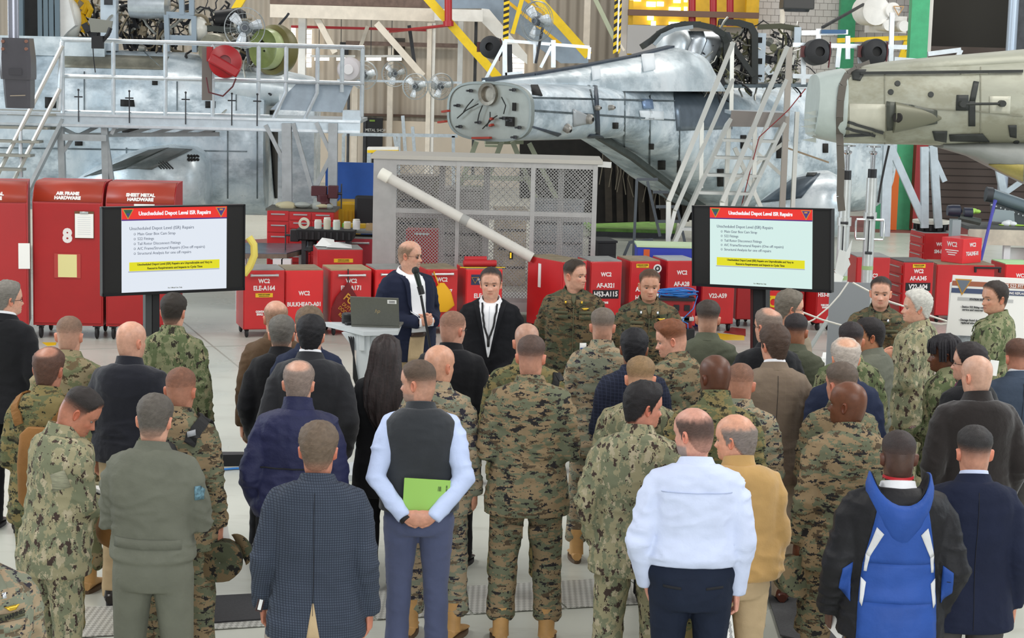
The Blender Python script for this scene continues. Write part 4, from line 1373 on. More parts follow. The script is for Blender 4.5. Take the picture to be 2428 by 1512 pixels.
for lab, x0, y0, xb, yb in (('left', 2011, 346, 1986, 838), ('right', 2067, 348, 2048, 800)):
 g = at_z(xb, yb, 0)
 top = at_y(x0, y0, g.y)
 J = thing('jack', {'left': 'silver tail boom jack with hanging plastic bag', 'right': 'silver tail boom jack with square side handle'}[lab], 'jack', (g.x, g.y, 0), group='jacks under the right tail boom')
 H_ = top.z
 m = MB()
 m.lathe([(.072, .25), (.072, .62 * H_), (.085, .62 * H_), (.085, .66 * H_), (.066, .66 * H_), (.066, .84 * H_)], (0, 0, 0), n=20, cap=True)
 m.build('outer_tube', mat('jack_silver', 'c9ccca', .35, .5, var=.06), J)
 MB().lathe([(.052, 0), (.052, .06), (.050, .06), (.050, .07)], (0, 0, .84 * H_), n=18, cap=True).build('black_collar', BLK, J)
 MB().lathe([(.056, 0), (.056, .11)], (0, 0, .84 * H_), n=18, cap=True).build('lock_collar', BLK, J)
 MB().lathe([(.030, .84 * H_ + .1), (.030, H_ - .10), (.05, H_ - .08), (.05, H_ - .06), (.02, H_ - .05), (.02, H_ - .01), (.09, H_ - .005), (.09, H_ + .012)], (0, 0, 0), n=18, cap=True).build('ram', mat('chrome', 'dfe3e6', .15, 1.0), J)
 for k in range(3):
  a_ = 2 * PI * k / 3 + .4
  m = MB()
  m.bar((math.cos(a_) * .06, math.sin(a_) * .06, .55), (math.cos(a_) * .38, math.sin(a_) * .38, .02), .04, .04)
  m.build('foot_leg', mat('jack_silver', ''), J)
 m = MB()
 z1 = .52 * H_ if lab == 'right' else .30 * H_
 for sx in ((-1, 1) if lab == 'right' else (-1,)):
  m.path([(sx * .06, -.03, z1), (sx * .17, -.03, z1), (sx * .18, -.03, z1 + .04), (sx * .18, -.03, z1 + .22), (sx * .17, -.03, z1 + .25), (sx * .06, -.03, z1 + .25)], .014, 8)
 m.build('handle', mat('chrome', ''), J)
 m = MB()
 for z in (.45 * H_, .635 * H_, .25 * H_):
  m.tube((-.05, -.06, z), (.03, -.095, z), .018, n=8)
 m.tube((-.02, -.08, .45 * H_), (-.02, -.08, .62 * H_), .008, n=6)
 m.build('latch', DGREY, J)
 MB().lathe([(.0735, 0), (.0735, .05)], (0, 0, .36 * H_), n=20).build('green_tape', mat('green_tape', '9cb47c', .6), J)
 if lab == 'left':
  m = MB()
  m.loft([[(-.06, -.09 - .03 * q, .51 * H_), (.02, -.10 - .03 * q, .50 * H_), (.08, -.09 - .03 * q, .44 * H_), (-.02, -.09 - .03 * q, .37 * H_), (-.10, -.08 - .03 * q, .40 * H_)] for q in (0, 1)], cap=True)
  m.prism([(.05, -.10, .52 * H_), (.09, -.10, .56 * H_), (.07, -.10, .47 * H_), (-.02, -.10, .46 * H_)], (0, .01, 0))
  m.build('plastic_bag', mat('cloudy_plastic', 'dfe0dd', .3), J, smooth=0)
  MB().box((-.09, -.125, .36 * H_), (.14, .02, .16), Matrix.Rotation(.4, 3, 'Y')).build('paper_tag', PAPER_, J)
# ------------------------------------------------------------------ people: builder
SKIN = attr_mat('skin', 0.45, 0.4, 0.08, 160, 0.08)
HAIRM = attr_mat('hair', 0.6, 0.35, 0.8, 240)
KZ = np.array([-.12, -.09, -.06, -.035, -.015, -.004, .004, .02, .045, .065, .085, .11, .13, .16, .19, .212, .226, .2325, .235])
KS = np.array([.062, .058, .0555, .0545, .0550, .0560, .0585, .063, .066, .0685, .070, .0725, .075, .0765, .0705, .056, .036, .020, .0])
KF = np.array([.052, .050, .047, .046, .052, .070, .086, .0945, .096, .0945, .092, .089, .0975, .096, .085, .064, .038, .021, .0])
KB = np.array([.082, .076, .071, .068, .067, .068, .068, .075, .086, .094, .099, .103, .104, .102, .091, .071, .045, .025, .0])
HU = 60
HZS = np.concatenate([np.linspace(-.12, -.03, 7), np.linspace(-.015, .135, 34), np.linspace(.142, .21, 13), [.216, .222, .227, .231, .234]])
def smooth_interp(x, xs, ys):
 # cosine-free cubic (Catmull-Rom) through the key profile
 x = np.asarray(x)
 m = np.gradient(ys, xs)
 i = np.clip(np.searchsorted(xs, x) - 1, 0, len(xs) - 2)
 h = xs[i + 1] - xs[i]
 t = (x - xs[i]) / h
 return (2 * t ** 3 - 3 * t ** 2 + 1) * ys[i] + (t ** 3 - 2 * t ** 2 + t) * h * m[i] + (-2 * t ** 3 + 3 * t ** 2) * ys[i + 1] + (t ** 3 - t ** 2) * h * m[i + 1]
def head_grid(jaw=1.0, nose=1.0):
 ph = np.linspace(0, 2 * PI, HU, endpoint=False)
 z = HZS[:, None] + 0 * ph[None]
 s, f, b = [np.maximum(smooth_interp(HZS, KZ, k), 0.004)[:, None] for k in (KS, KF, KB)]
 sn, cs = np.sin(ph)[None], np.cos(ph)[None]
 ef = np.interp(HZS, [-.05, 0, .03, .07, .12, .2], [1, 1.18, 1.05, .92, .86, .95])[:, None]
 ex = np.where(cs > 0, ef, 0.95)
 x = s * np.sign(sn) * np.abs(sn) ** ex * (1 - .24 * np.clip(cs, 0, 1) * sstep(.085, .0, z) * sstep(-.03, 0, z))
 y = np.where(cs > 0, f, b) * np.sign(cs) * np.abs(cs) ** np.where(cs > 0, ef, 0.95)
 fr = cs > 0.1
 ax = np.abs(x)
 nz = np.interp(HZS, [.056, .062, .071, .085, .10, .117, .125], [0, .015, .0255, .0185, .011, .003, 0])[:, None] * nose
 nw = np.interp(HZS, [.056, .07, .085, .12], [.0145, .0145, .0088, .008])[:, None]
 d = nz * np.exp(-(x / nw) ** 2)
 d = d - .011 * np.exp(-((ax - .031) / .014) ** 2 - ((z - .108) / .011) ** 2)
 d = d + .004 * np.exp(-((z - .127) / .007) ** 2) * (ax < .055)
 d = d + .0045 * np.exp(-((z - .046) / .007) ** 2 - (x / .021) ** 2) + .005 * np.exp(-((z - .034) / .006) ** 2 - (x / .017) ** 2)
 d = d - .004 * np.exp(-((z - .0405) / .0028) ** 2 - (x / .023) ** 2)
 d = d + .004 * np.exp(-((ax - .046) / .014) ** 2 - ((z - .083) / .014) ** 2)
 d = d + .004 * np.exp(-(x / .016) ** 2 - ((z - .012) / .010) ** 2)
 y = y + np.where(fr, d, 0)
 return np.stack([x, y, z], -1), ph
def grid_normals(P):
 du = np.roll(P, -1, 1) - np.roll(P, 1, 1)
 dv = np.gradient(P, axis=0)
 n = np.cross(du, dv)
 n /= np.linalg.norm(n, axis=-1, keepdims=True) + 1e-9
 n *= np.sign((n * (P - np.array([0, -.005, .1]))).sum(-1, keepdims=True) + 1e-9)
 return n
def hairline(az):
 return np.interp(np.abs(az), [0, .45, .75, .95, 1.2, 1.34, 1.5, 1.7, 1.95, 2.5, PI], [.196, .194, .186, .165, .135, .088, .080, .115, .082, .032, .022])
def hair_fields(P, style, amt=1.0):
 """coverage (colour) and thickness (shell) over the head grid"""
 x, y, z = P[..., 0], P[..., 1], P[..., 2]
 az = np.arctan2(x, y)
 hl = hairline(az)
 rag = vnoise(np.stack([az * 9, z * 60, 0 * z], -1).reshape(-1, 3)).reshape(z.shape) * .004
 cov = sstep(hl - .008, hl + .010, z + rag)
 crown = np.sqrt((x / .060) ** 2 + ((y + .035) / .062) ** 2 + ((z - .215) / .05) ** 2)
 th = np.zeros_like(z)
 up = sstep(.06, .19, z)
 if style == 'bald':
  return cov * .16 * sstep(.19, .10, z), th
 if style == 'shaved':
  return cov * .38, th
 if style == 'buzz':
  c = cov * (.35 + .55 * sstep(.10, .19, z))
  th = .004 * sstep(.125, .19, z) * cov
  return c, th * amt
 if style == 'fade':
  c = cov * (.18 + .82 * sstep(.075, .165, z))
  th = .013 * sstep(.115, .20, z) * cov
  return c, th * amt
 if style == 'short':
  c = cov * (.55 + .45 * sstep(.03, .09, z))
  th = (.004 + .010 * up) * cov * sstep(.02, .07, z)
  return c, th * amt
 if style == 'full':
  th = (.010 + .014 * up) * cov
  return cov, th * amt
 if style == 'crown':      # bald spot at the crown
  m = sstep(.75, 1.15, crown)
  c = cov * (.75 * m + .12)
  th = (.003 + .008 * up) * cov * m
  return c, th * amt
 if style == 'top':        # receding: bare brow and top, short sides
  bare = sstep(.162, .200, z + rag * 2)
  m = 1 - bare * .86
  c = cov * m * (.45 + .45 * sstep(.05, .12, z))
  th = .006 * cov * (1 - bare)
  return c, th * amt
 if style == 'horseshoe':
  m = sstep(.188, .150, z + rag * 2) * sstep(.7, 1.3, np.abs(az))
  c = cov * (.9 * m + .05)
  th = .010 * cov * m
  return c, th * amt
 return cov, th
HAND_CACHE = {}
def hand_local(curl):
 """right hand, wrist at the origin, fingers along -Z, palm facing -X, thumb towards +Y"""
 k = round(curl, 2)
 if k in HAND_CACHE:
  return HAND_CACHE[k]
 m = MB()
 prof = [(.026, .020, .018), (.0, .024, .018), (-.03, .037, .016), (-.065, .043, .0145), (-.095, .041, .012)]
 m.loft([[(tx * math.cos(a), w * math.sin(a), z) for a in [2 * PI * q / 12 for q in range(12)]] for z, w, tx in prof])
 for oy, L, r, sp in ((-.031, .060, .0078, -.10), (-.0105, .074, .0088, -.03), (.0105, .080, .009, .03), (.031, .070, .0086, .10)):
  p = Vector((0, oy, -.088))
  pts, rs = [p + Vector((0, 0, .02)), p], [r, r * 1.02]
  a = 0.12
  for seg, fr in ((0, .44), (1, .32), (2, .24)):
   a += curl * (0.55, 0.75, 0.5)[seg]
   p = p + Vector((-math.sin(a), math.sin(sp) * math.cos(a), -math.cos(a))) * (L * fr)
   pts.append(p)
   rs.append(r * (1.0, .9, .72)[seg])
  m.path(pts, rs, 7)
  m.ball(pts[-1], r * .72, 7, 4)
 th = [Vector((-.004, .018, -.012)), Vector((-.010, .040, -.040)), Vector((-.020, .052, -.070)), Vector((-.030 - .02 * curl, .050 - .02 * curl, -.094))]
 m.path(th, [.014, .0125, .0105, .0085], 7)
 m.ball(th[-1], .0085, 7, 4)
 HAND_CACHE[k] = m
 return m
def add_hand(mb, wrist, d, palm, side, curl, sc=1.0):
 z = -Vector(d).normalized()
 p = Vector(palm)
 p = (p - z * p.dot(z)).normalized()
 x = -p
 y = z.cross(x)
 R = Matrix((x, y, z)).transposed()
 src = hand_local(curl)
 vs = []
 for v in src.v:
  q = Vector(v)
  vs.append(Vector(wrist) + R @ (Vector((q.x, q.y * side, q.z)) * sc))
 fs = src.f if side > 0 else [tuple(reversed(f)) for f in src.f]
 mb.add(vs, fs)
TZ = [.70, .76, .85, .95, 1.05, 1.15, 1.25, 1.35, 1.42, 1.47, 1.51, 1.55]
TA = [.200, .198, .192, .184, .172, .172, .181, .187, .172, .122, .078, .062]
TF = [.125, .128, .130, .125, .122, .122, .126, .122, .105, .085, .070, .060]
TB = [.130, .135, .140, .125, .106, .104, .114, .119, .110, .096, .082, .066]
ARMS = {  # elbow, wrist, hand direction, palm direction, curl (right side; mirrored for the left)
 'side': ((.220, -.035, 1.125), (.238, .035, .885), (0, .1, -1), (-1, .15, 0), .45),
 'fist': ((.224, -.045, 1.125), (.215, .02, .875), (0, .08, -1), (-1, .2, 0), 1.25),
 'front': ((.224, -.03, 1.10), (.085, .225, 1.02), (-1, .35, -.12), (0, -1, .1), .55),
 'low': ((.224, -.02, 1.10), (.075, .185, .90), (-.8, .2, -.5), (0, -1, 0), .55),
 'cross': ((.228, .03, 1.12), (-.03, .235, 1.16), (-1, .1, .1), (0, -1, 0), .5),
 'pocket': ((.252, -.06, 1.11), (.205, .045, .90), (-.3, .4, -1), (-1, 0, 0), .3),
 'hip': ((.300, -.10, 1.12), (.215, -.02, .98), (-.6, .3, -.6), (-.5, 1, 0), .5),
 'behind': ((.240, -.10, 1.12), (.085, -.205, .935), (-1, -.1, -.1), (0, 1, 0), .5),
 'write': ((.215, .045, 1.12), (.105, .315, 1.09), (-.4, 1, -.05), (-.5, 0, -1), .8),
 'hold': ((.218, .04, 1.11), (.14, .305, 1.10), (-.5, 1, 0), (0, 0, 1), .7),
 'carry': ((.238, -.02, 1.12), (.252, .085, .89), (0, .25, -1), (-1, .1, 0), .9),
 'clasp': ((.238, -.02, 1.12), (.070, .250, 1.115), (-.9, .25, .15), (-.2, -1, .1), .8),
 'up': ((.224, .02, 1.10), (.10, .245, 1.19), (-.8, .4, .35), (-.3, -1, 0), .7),
}
def person(px, py, h, yaw, label, hair=('short', '3a2f28'), skin='c99a80', top=('blouse', None), pants=None, shoes=('boot', 'b08b5a'),
   arms=('side', 'side'), head=(0, 0), w=1.0, belly=0.0, stance=.11, vox=.013, lean=0.0, collar=None, brow=None, beard=None,
   hs=1.0, extra=None, loose=1.0, neckfwd=0.0, bodypitch=0):
 """one standing figure; (px, py) is the crown in the photograph, h its height, yaw 0 faces away from the camera"""
 g = at_z(px, py, h)
 root = thing('person', label, 'person', (g.x, g.y, 0), math.radians(yaw))
 s = (h + .045) / 1.78
 style, tm = top
 NF = 14
 def sup(cx, cy, z, a, bf, bb, n=20, e=.86):
  r = []
  for k in range(n):
   t = 2 * PI * k / n
   c, q = math.cos(t), math.sin(t)
   r.append((cx + a * math.copysign(abs(q) ** e, q), cy + (bf if c > 0 else bb) * math.copysign(abs(c) ** e, c), z))
  return r
 def torso(z, off=0.0, offz=0.0):
  u = z / s
  be = belly * math.exp(-((u - 1.06) / .13) ** 2)
  be2 = belly * .6 * math.exp(-((u - 1.02) / .16) ** 2)
  ww = 1 + (w - 1) * (1 if u < 1.46 else max(0, 1 - (u - 1.46) / .08))
  return (np.interp(u, TZ, TA) * s * ww + off + be2, np.interp(u, TZ, TF) * s * (1 + (w - 1) * .7) + off + be, np.interp(u, TZ, TB) * s * (1 + (w - 1) * .7) + off)
 def ly(z):      # lean of the spine
  return lean * max(0, z - .9 * s)
 def ring(z, off=0.0, n=20, cy=0.0):
  a, bf, bb = torso(z, off)
  r = sup(0, cy + ly(z), z, a, bf, bb, n)
  k = max(0, min(1, (z / s - 1.42) / .06)) * .038
  return [(q[0], q[1], q[2] - k * max(0, min(1, (q[1] + .07) / .15))) for q in r] if k else r
 def arm_pts(side):
  e, wr, hd, pn, cu = ARMS[arms[0] if side < 0 else arms[1]]
  sh = Vector((.157 * w * s, 0, 1.392 * s))
  f = lambda p: Vector((p[0] * s * (1 + (w - 1) * (.8 if abs(p[0]) > .2 else .2)), p[1] * s + (belly * .8 if p[1] > .15 else 0), p[2] * s))
  e, wr = f(e), f(wr)
  for p in (sh, e, wr):
   p.x *= side
   p.y += ly(p.z)
  hd = Vector((hd[0] * side, hd[1], hd[2]))
  pn = Vector((pn[0] * side, pn[1], pn[2]))
  return sh, e, wr, hd, pn, cu
 # ---- body: head, neck, trunk, limbs and hands in one mesh
 P, ph = head_grid()
 N0 = grid_normals(P)
 cov, th = hair_fields(P, hair[0], hair[2] if len(hair) > 2 else 1.0)
 sk = np.array(lin(skin))
 hc = np.array(lin(hair[1]))
 x, y, z = P[..., 0], P[..., 1], P[..., 2]
 col = np.repeat(sk[None, None], P.shape[0], 0).repeat(P.shape[1], 1)
 dark = sk.sum() < .75
 red = np.array([1.08, .80, .76]) if not dark else np.array([1.05, .9, .85])
 front = (np.cos(ph)[None] > .1) * 1.0
 m = front * (np.exp(-((np.abs(x) - .042) / .018) ** 2 - ((z - .075) / .018) ** 2) + np.exp(-(x / .016) ** 2 - ((z - .068) / .012) ** 2)) * .6
 col = col * (1 + m[..., None] * (red - 1))
 lip = front * np.exp(-((z - .0405) / .0075) ** 2 - (x / .021) ** 4)
 col = col * (1 - lip[..., None] * (1 - np.array([.86, .55, .55])))
 sl = front * np.exp(-((z - .0405) / .0022) ** 2 - (x / .021) ** 4)
 col = col * (1 - sl[..., None] * .7)
 ns = front * np.exp(-((np.abs(x) - .008) / .005) ** 2 - ((z - .0605) / .004) ** 2) * .55 + front * np.exp(-((np.abs(x) - .019 - (.07 - z) * .35) / .004) ** 2) * sstep(.045, .055, z) * sstep(.08, .07, z) * .22
 col = col * (1 - ns[..., None])  # shade under and beside the nose painted into the skin colour
 bc = np.array(lin(brow)) if brow else hc * .8
 bw = front * np.exp(-((z - (.1285 - .05 * np.maximum(0, np.abs(x) - .038))) / .0042) ** 2) * sstep(.010, .016, np.abs(x)) * sstep(.052, .046, np.abs(x)) * .85
 col = col * (1 - bw[..., None]) + bc * bw[..., None]
 es = front * np.exp(-((np.abs(x) - .031) / .013) ** 2 - ((z - .112) / .004) ** 2) * .40
 col = col * (1 - es[..., None])
 if beard:
  bm = sstep(.062, .045, z) * sstep(-.02, .0, z) * (np.cos(ph)[None] > -.05) * (1 - lip) * beard[1]
  if len(beard) > 2:      # goatee only
   bm = bm * (np.abs(x) < .03)
  col = col * (1 - bm[..., None]) + np.array(lin(beard[0])) * bm[..., None]
 cc = np.clip(cov, 0, 1)[..., None]
 col = col * (1 - cc * .93) + hc * cc * .93
 # place the head
 ht = Vector((0, .012 * s + ly(1.55 * s) + neckfwd, h - .235 * hs))
 cy_, cp_ = math.radians(head[0]), math.radians(head[1])
 Rz = np.array([[math.cos(cy_), -math.sin(cy_), 0], [math.sin(cy_), math.cos(cy_), 0], [0, 0, 1]])
 Rx = np.array([[1, 0, 0], [0, math.cos(cp_), -math.sin(cp_)], [0, math.sin(cp_), math.cos(cp_)]])
 R = Rz @ Rx
 piv = np.array([0, -.01, -.01])
 def place(Q):
  Q = np.asarray(Q, float)
  wt = sstep(-.10, -.005, Q[..., 2])[..., None]
  q2 = (Q - piv) @ R.T + piv
  r = (Q * (1 - wt) + q2 * wt) * hs
  r[..., 2] = r[..., 2]
  return r + np.array(ht)
 HP = place(P)
 mb = MB()
 nr = HP.shape[0]
 vs = HP.reshape(-1, 3)
 top_pt = place(np.array([[0, -.003, .235]]))
 fs = []
 for i in range(nr - 1):
  for j in range(HU):
   k = (j + 1) % HU
   fs.append((i * HU + k, i * HU + j, (i + 1) * HU + j, (i + 1) * HU + k))
 tp = nr * HU
 for j in range(HU):
  fs.append(((nr - 1) * HU + (j + 1) % HU, (nr - 1) * HU + j, tp))
 fs.append(tuple(range(HU)))
 mb.add(list(vs) + [top_pt[0]], fs)
 colors = [col.reshape(-1, 3), col[-1].mean(0)[None]]
 # ears
 for sd in (-1, 1):
  ev, ring_n = [], 14
  for r, o in ((1.0, .000), (.97, .013), (.80, .017), (.62, .010), (.30, .006)):
   for k in range(ring_n):
    t = 2 * PI * k / ring_n
    yy = -.010 + .0175 * r * math.cos(t) * (1 - .25 * math.sin(t) * -1 * (math.sin(t) < 0)) - .004 * r * math.sin(t)
    zz = .098 + .033 * r * math.sin(t)
    xx = (np.interp(zz, KZ, KS) - .003 + o * (1.25 if yy < -.01 else .7))
    ev.append((sd * xx, yy, zz))
  b0 = place(np.array(ev))
  ef = []
  for i in range(4):
   for j in range(ring_n):
    k = (j + 1) % ring_n
    q = (i * ring_n + j, i * ring_n + k, (i + 1) * ring_n + k, (i + 1) * ring_n + j)
    ef.append(q if sd < 0 else q[::-1])
  ef.append(tuple(range(4 * ring_n, 5 * ring_n)) if sd < 0 else tuple(range(5 * ring_n - 1, 4 * ring_n - 1, -1)))
  mb.add(b0, ef)
  ec = sk * np.array([1.06, .80, .74] if not dark else [1.1, .9, .85])
  colors.append(np.repeat(ec[None], len(ev), 0))
 n_head = len(mb.v)
 # eyes
 for sd in (-1, 1):
  em = MB()
  em.ball((0, 0, 0), .0112, 10, 10, rot=Matrix.Rotation(-PI / 2, 3, 'X'))
  q = np.array(em.v)
  iris = q[:, 1] > .0090
  mb.add(place(q + np.array([sd * .031, .0735, .1075])), em.f)
  c = np.repeat(np.array([[.30, .26, .23]]), len(q), 0)
  c[iris] = np.array([.05, .04, .035])
  colors.append(c)
  lid = MB()
  lid.ball((0, 0, 0), (.0150, .0136, .0085), 10, 6)
  mb.add(place(np.array(lid.v) + np.array([sd * .031, .0728, .1150])), lid.f)
  colors.append(np.repeat(sk[None] * .8, len(lid.v), 0))
 n0 = len(mb.v)
 # trunk and limbs under the clothes
 mb.loft([ring(zz * s, -.02, 14) for zz in (.86, .95, 1.05, 1.15, 1.25, 1.35, 1.42, 1.46)])
 for sd in (-1, 1):
  sh, e, wr, hd, pn, cu = arm_pts(sd)
  mb.path([Vector((sh.x * .6, sh.y, sh.z)), sh, (sh + e) / 2, e, (e + wr) / 2, wr], [.05, .052, .046, .040, .036, .026], 10)
  lg = [Vector((sd * .09 * w * s, 0, .90 * s)), Vector((sd * stance * s, .012, .50 * s)), Vector((sd * stance * 1.1 * s, -.012, .09 * s))]
  mb.path(lg, [.075 * s, .050 * s, .036 * s], 10)
  add_hand(mb, wr, hd, pn, sd, cu, 1.0 * s)
 colors.append(np.repeat((sk * np.array([1.02, .93, .90]))[None], len(mb.v) - n0, 0))
 body = mb.build('body', SKIN, root, smooth=60)
 colors = np.concatenate(colors)
 ca = body.data.color_attributes.new('Col', 'FLOAT_COLOR', 'POINT')
 ca.data.foreach_set('color', np.concatenate([np.clip(colors, 0, 1), np.ones((len(colors), 1))], 1).astype(np.float32).ravel())
 # ---- hair
 if th.max() > .002:
  t2 = th.copy()
  if len(hair) > 3:
   t2 = t2 * (1 + hair[3] * sstep(-.02, .08, y) * sstep(.15, .2, z))
  nn = vnoise(np.stack([x * 60, y * 60, z * 60], -1).reshape(-1, 3)).reshape(z.shape)
  clump = vnoise(np.stack([x * 190, y * 90, z * 190], -1).reshape(-1, 3)).reshape(z.shape)
  keep = th > .0005
  HS_ = place(P + N0 * (np.where(keep, t2 * (1 + .22 * nn + .20 * clump) - .0006, -.0015))[..., None])
  hm = MB()
  fs = []
  for i in range(nr - 1):
   for j in range(HU):
    k = (j + 1) % HU
    if keep[i, j] or keep[i, k] or keep[i + 1, j] or keep[i + 1, k]:
     fs.append((i * HU + k, i * HU + j, (i + 1) * HU + j, (i + 1) * HU + k))
  if keep[-1].any():
   tt = place(np.array([[0, -.003, .235 + float(t2[-1].mean())]]))[0]
   for j in range(HU):
    fs.append(((nr - 1) * HU + (j + 1) % HU, (nr - 1) * HU + j, tp))
  else:
   tt = top_pt[0]
  used = sorted({q for f in fs for q in f})
  idx = {q: i for i, q in enumerate(used)}
  allv = np.concatenate([HS_.reshape(-1, 3), [tt]])
  hm.add(allv[used], [tuple(idx[q] for q in f) for f in fs])
  ho = hm.build('hair', HAIRM, root, smooth=70)
  cw = np.concatenate([np.clip(cov, 0, 1).reshape(-1), [float(cov[-1].mean())]])[used][:, None]
  hcol = (hc[None] * cw + sk[None] * (1 - cw)) * (1 + .25 * np.concatenate([clump.reshape(-1), [0]])[used][:, None])
  ca = ho.data.color_attributes.new('Col', 'FLOAT_COLOR', 'POINT')
  ca.data.foreach_set('color', np.concatenate([np.clip(hcol, 0, 1), np.ones((len(hcol), 1))], 1).astype(np.float32).ravel())
 # ---- upper garment
 hem = {'blouse': .755, 'suit': .775, 'coat': .66, 'jacket': .90, 'shirt': 1.008, 'vest': .93, 'flight': .95, 'sweater': .93, 'parka': .80}[style] * s
 off = {'blouse': .030, 'suit': .026, 'coat': .036, 'jacket': .036, 'shirt': .022, 'vest': .026, 'flight': .028, 'sweater': .024, 'parka': .042}[style] * loose
 gm = MB()
 zs = [hem] + [q * s for q in (.85, .95, 1.05, 1.15, 1.25, 1.35, 1.42, 1.465, 1.495) if q * s > hem + .03]
 rings = []
 for zz in zs:
  u = zz / s
  o = off
  if style in ('suit', 'coat') and u < .9:
   o = off + .012 * (.95 - u) / .2
  if style in ('blouse',) and u < .9:
   o = off + .010
  if style == 'jacket':
   o = off + (.004 if u < .93 else (.022 if u < 1.1 else 0))
  if style == 'shirt':
   o = off + (-.014 if u < 1.04 else (.014 if u < 1.10 else 0))
  if style in ('vest', 'sweater') and u < 1.0:
   o = off + .006
  if u > 1.48:
   o = min(off, .016)
  rings.append(ring(zz, o, 22))
 gm.loft(rings)
 sr = {'blouse': (.074, .066, .050), 'suit': (.074, .064, .049), 'coat': (.080, .070, .056), 'jacket': (.080, .072, .050), 'shirt': (.070, .060, .043),
   'vest': (.070, .060, .043), 'flight': (.074, .064, .046), 'sweater': (.072, .060, .045), 'parka': (.084, .076, .058)}[style]
 sr = [q * (1 + (w - 1) * .5) for q in sr]
 def sleeve(m_, lo=.0):
  for sd in (-1, 1):
   sh, e, wr, hd, pn, cu = arm_pts(sd)
   mid1 = sh.lerp(e, .5)
   d2 = (wr - e)
   m_.path([Vector((sh.x * .62, sh.y, sh.z + .016 * s)), Vector((sh.x * .98, sh.y, sh.z - .004)), sh.lerp(e, .25) + Vector((sd * .012, 0, 0)), mid1 + Vector((sd * .005, 0, 0)), e, e + d2 * .5, wr + d2.normalized() * .015],
     [sr[0] * .93 * s, sr[0] * s, sr[0] * .97 * s, (sr[0] + sr[1]) / 2 * s, sr[1] * s, (sr[1] + sr[2]) / 2 * s * .97, sr[2] * s], 14)
 if style != 'vest':
  sleeve(gm)
 if style == 'flight':
  legs(gm, s, w, stance, belly, .006, 'flight')
 name = {'blouse': 'blouse', 'suit': 'suit_jacket', 'coat': 'overcoat', 'jacket': 'jacket', 'shirt': 'shirt', 'vest': 'vest', 'flight': 'flight_suit', 'sweater': 'sweater', 'parka': 'hooded_jacket'}[style]
 go = gm.build(name, tm, root)
 amp = {'blouse': .0066, 'suit': .0036, 'coat': .0036, 'jacket': .0070, 'shirt': .0078, 'vest': .003, 'flight': .0062, 'sweater': .004, 'parka': .0055}[style]
 seed = RNG.rand(3) * 50
 vent = False
 def after(o, amp=amp, seed=seed, hemz=hem, vent=vent):
  me = o.data
  n = len(me.vertices)
  co = np.empty(n * 3, np.float32)
  me.vertices.foreach_get('co', co)
  co = co.reshape(-1, 3).astype(float)
  no = np.empty(n * 3, np.float32)
  me.vertex_normals.foreach_get('vector', no)
  no = no.reshape(-1, 3)
  q = co + seed
  wr = vnoise(q * np.array([7, 7, 17]) + vnoise(q * 5)[:, None] * 1.4)
  wr = (1 - np.abs(wr)) ** 2 * 1.6 - .8
  wr2 = vnoise(q * np.array([20, 20, 34]))
  arm = np.abs(co[:, 0]) > .21 * s * w
  k = np.where(arm, 1.5, np.interp(co[:, 2], [.9 * s, 1.05 * s, 1.2 * s, 1.4 * s], [1.0, 1.3, .9, .55]))
  d = (wr * amp * k + wr2 * amp * .35)
  d = np.where(co[:, 2] > 1.46 * s, d * .3, d)
  d = d * np.clip((co[:, 2] - hemz) / .05, .12, 1)
  co += no * d[:, None]
  if vent:
   zz = co[:, 2]
   hw = np.clip((hemz + .17 * s - zz) / (.17 * s), 0, 1) * .030
   mk = (np.abs(co[:, 0]) < hw) & (co[:, 1] < -.05) & (zz < hemz + .17 * s)
   co[mk, 1] += .05
  me.vertices.foreach_set('co', co.astype(np.float32).ravel())
  me.update()
 remesh_later(go, vox, 3, after)
 if style == 'vest':
  sm = MB()
  sleeve(sm)
  so = sm.build('shirt_sleeves', extra['sleeve'], root)
  remesh_later(so, vox, 3, lambda o: after(o, .0055, seed, 0, False))
 # ---- trousers
 if style != 'flight':
  pm = MB()
  legs(pm, s, w, stance, belly, 0.0, 'boot' if shoes[0] == 'boot' else 'suit')
  po = pm.build('trousers', pants, root)
  def after_p(o, seed=seed):
   after(o, .0045 if shoes[0] == 'boot' else .003, seed + 9, 0, False)
  remesh_later(po, vox * 1.1, 3, after_p)
 # ---- shoes
 for sd in (-1, 1):
  ax_ = sd * stance * 1.1 * s
  sm, so = MB(), MB()
  ang = -sd * math.radians(9)
  ca_, sa_ = math.cos(ang), math.sin(ang)
  tr = lambda p: (ax_ + p[0] * ca_ - p[1] * sa_, -.012 + p[0] * sa_ + p[1] * ca_, p[2])
  bt = shoes[0] == 'boot'
  prof = [(-.085, .028, .075), (-.075, .036, .085), (-.03, .040, .105 if bt else .085), (.03, .040, .095 if bt else .075), (.09, .045, .066), (.14, .045, .054), (.175, .036, .044), (.192, .018, .034)]
  sm.loft([[tr((wd * math.sin(2 * PI * k / 14), yy, .020 + (hh - .020) * (0.5 + .5 * math.cos(2 * PI * k / 14)) ** .8)) for k in range(14)] for yy, wd, hh in prof])
  if bt:
   sm.path([tr((0, -.035, .06)), tr((0, -.03, .12)), tr((0, -.03, .24))], [.050, .048, .054], 14)
  elif shoes[0] == 'shoe':
   sm.path([tr((0, -.035, .05)), tr((0, -.03, .10))], [.046, .042], 14)
  sh_o = sm.build('boot' if bt else 'shoe', mat('leather_' + shoes[1], shoes[1], .55 if bt else .3, var=.15), root)
  so.loft([[tr((q[0], q[1], zz)) for q in SOLE] for zz in (0.0, .026)])
  so.build('sole', mat('sole_brown' if bt else 'sole_dark', '5a4632' if bt else '17151a', .7), sh_o)
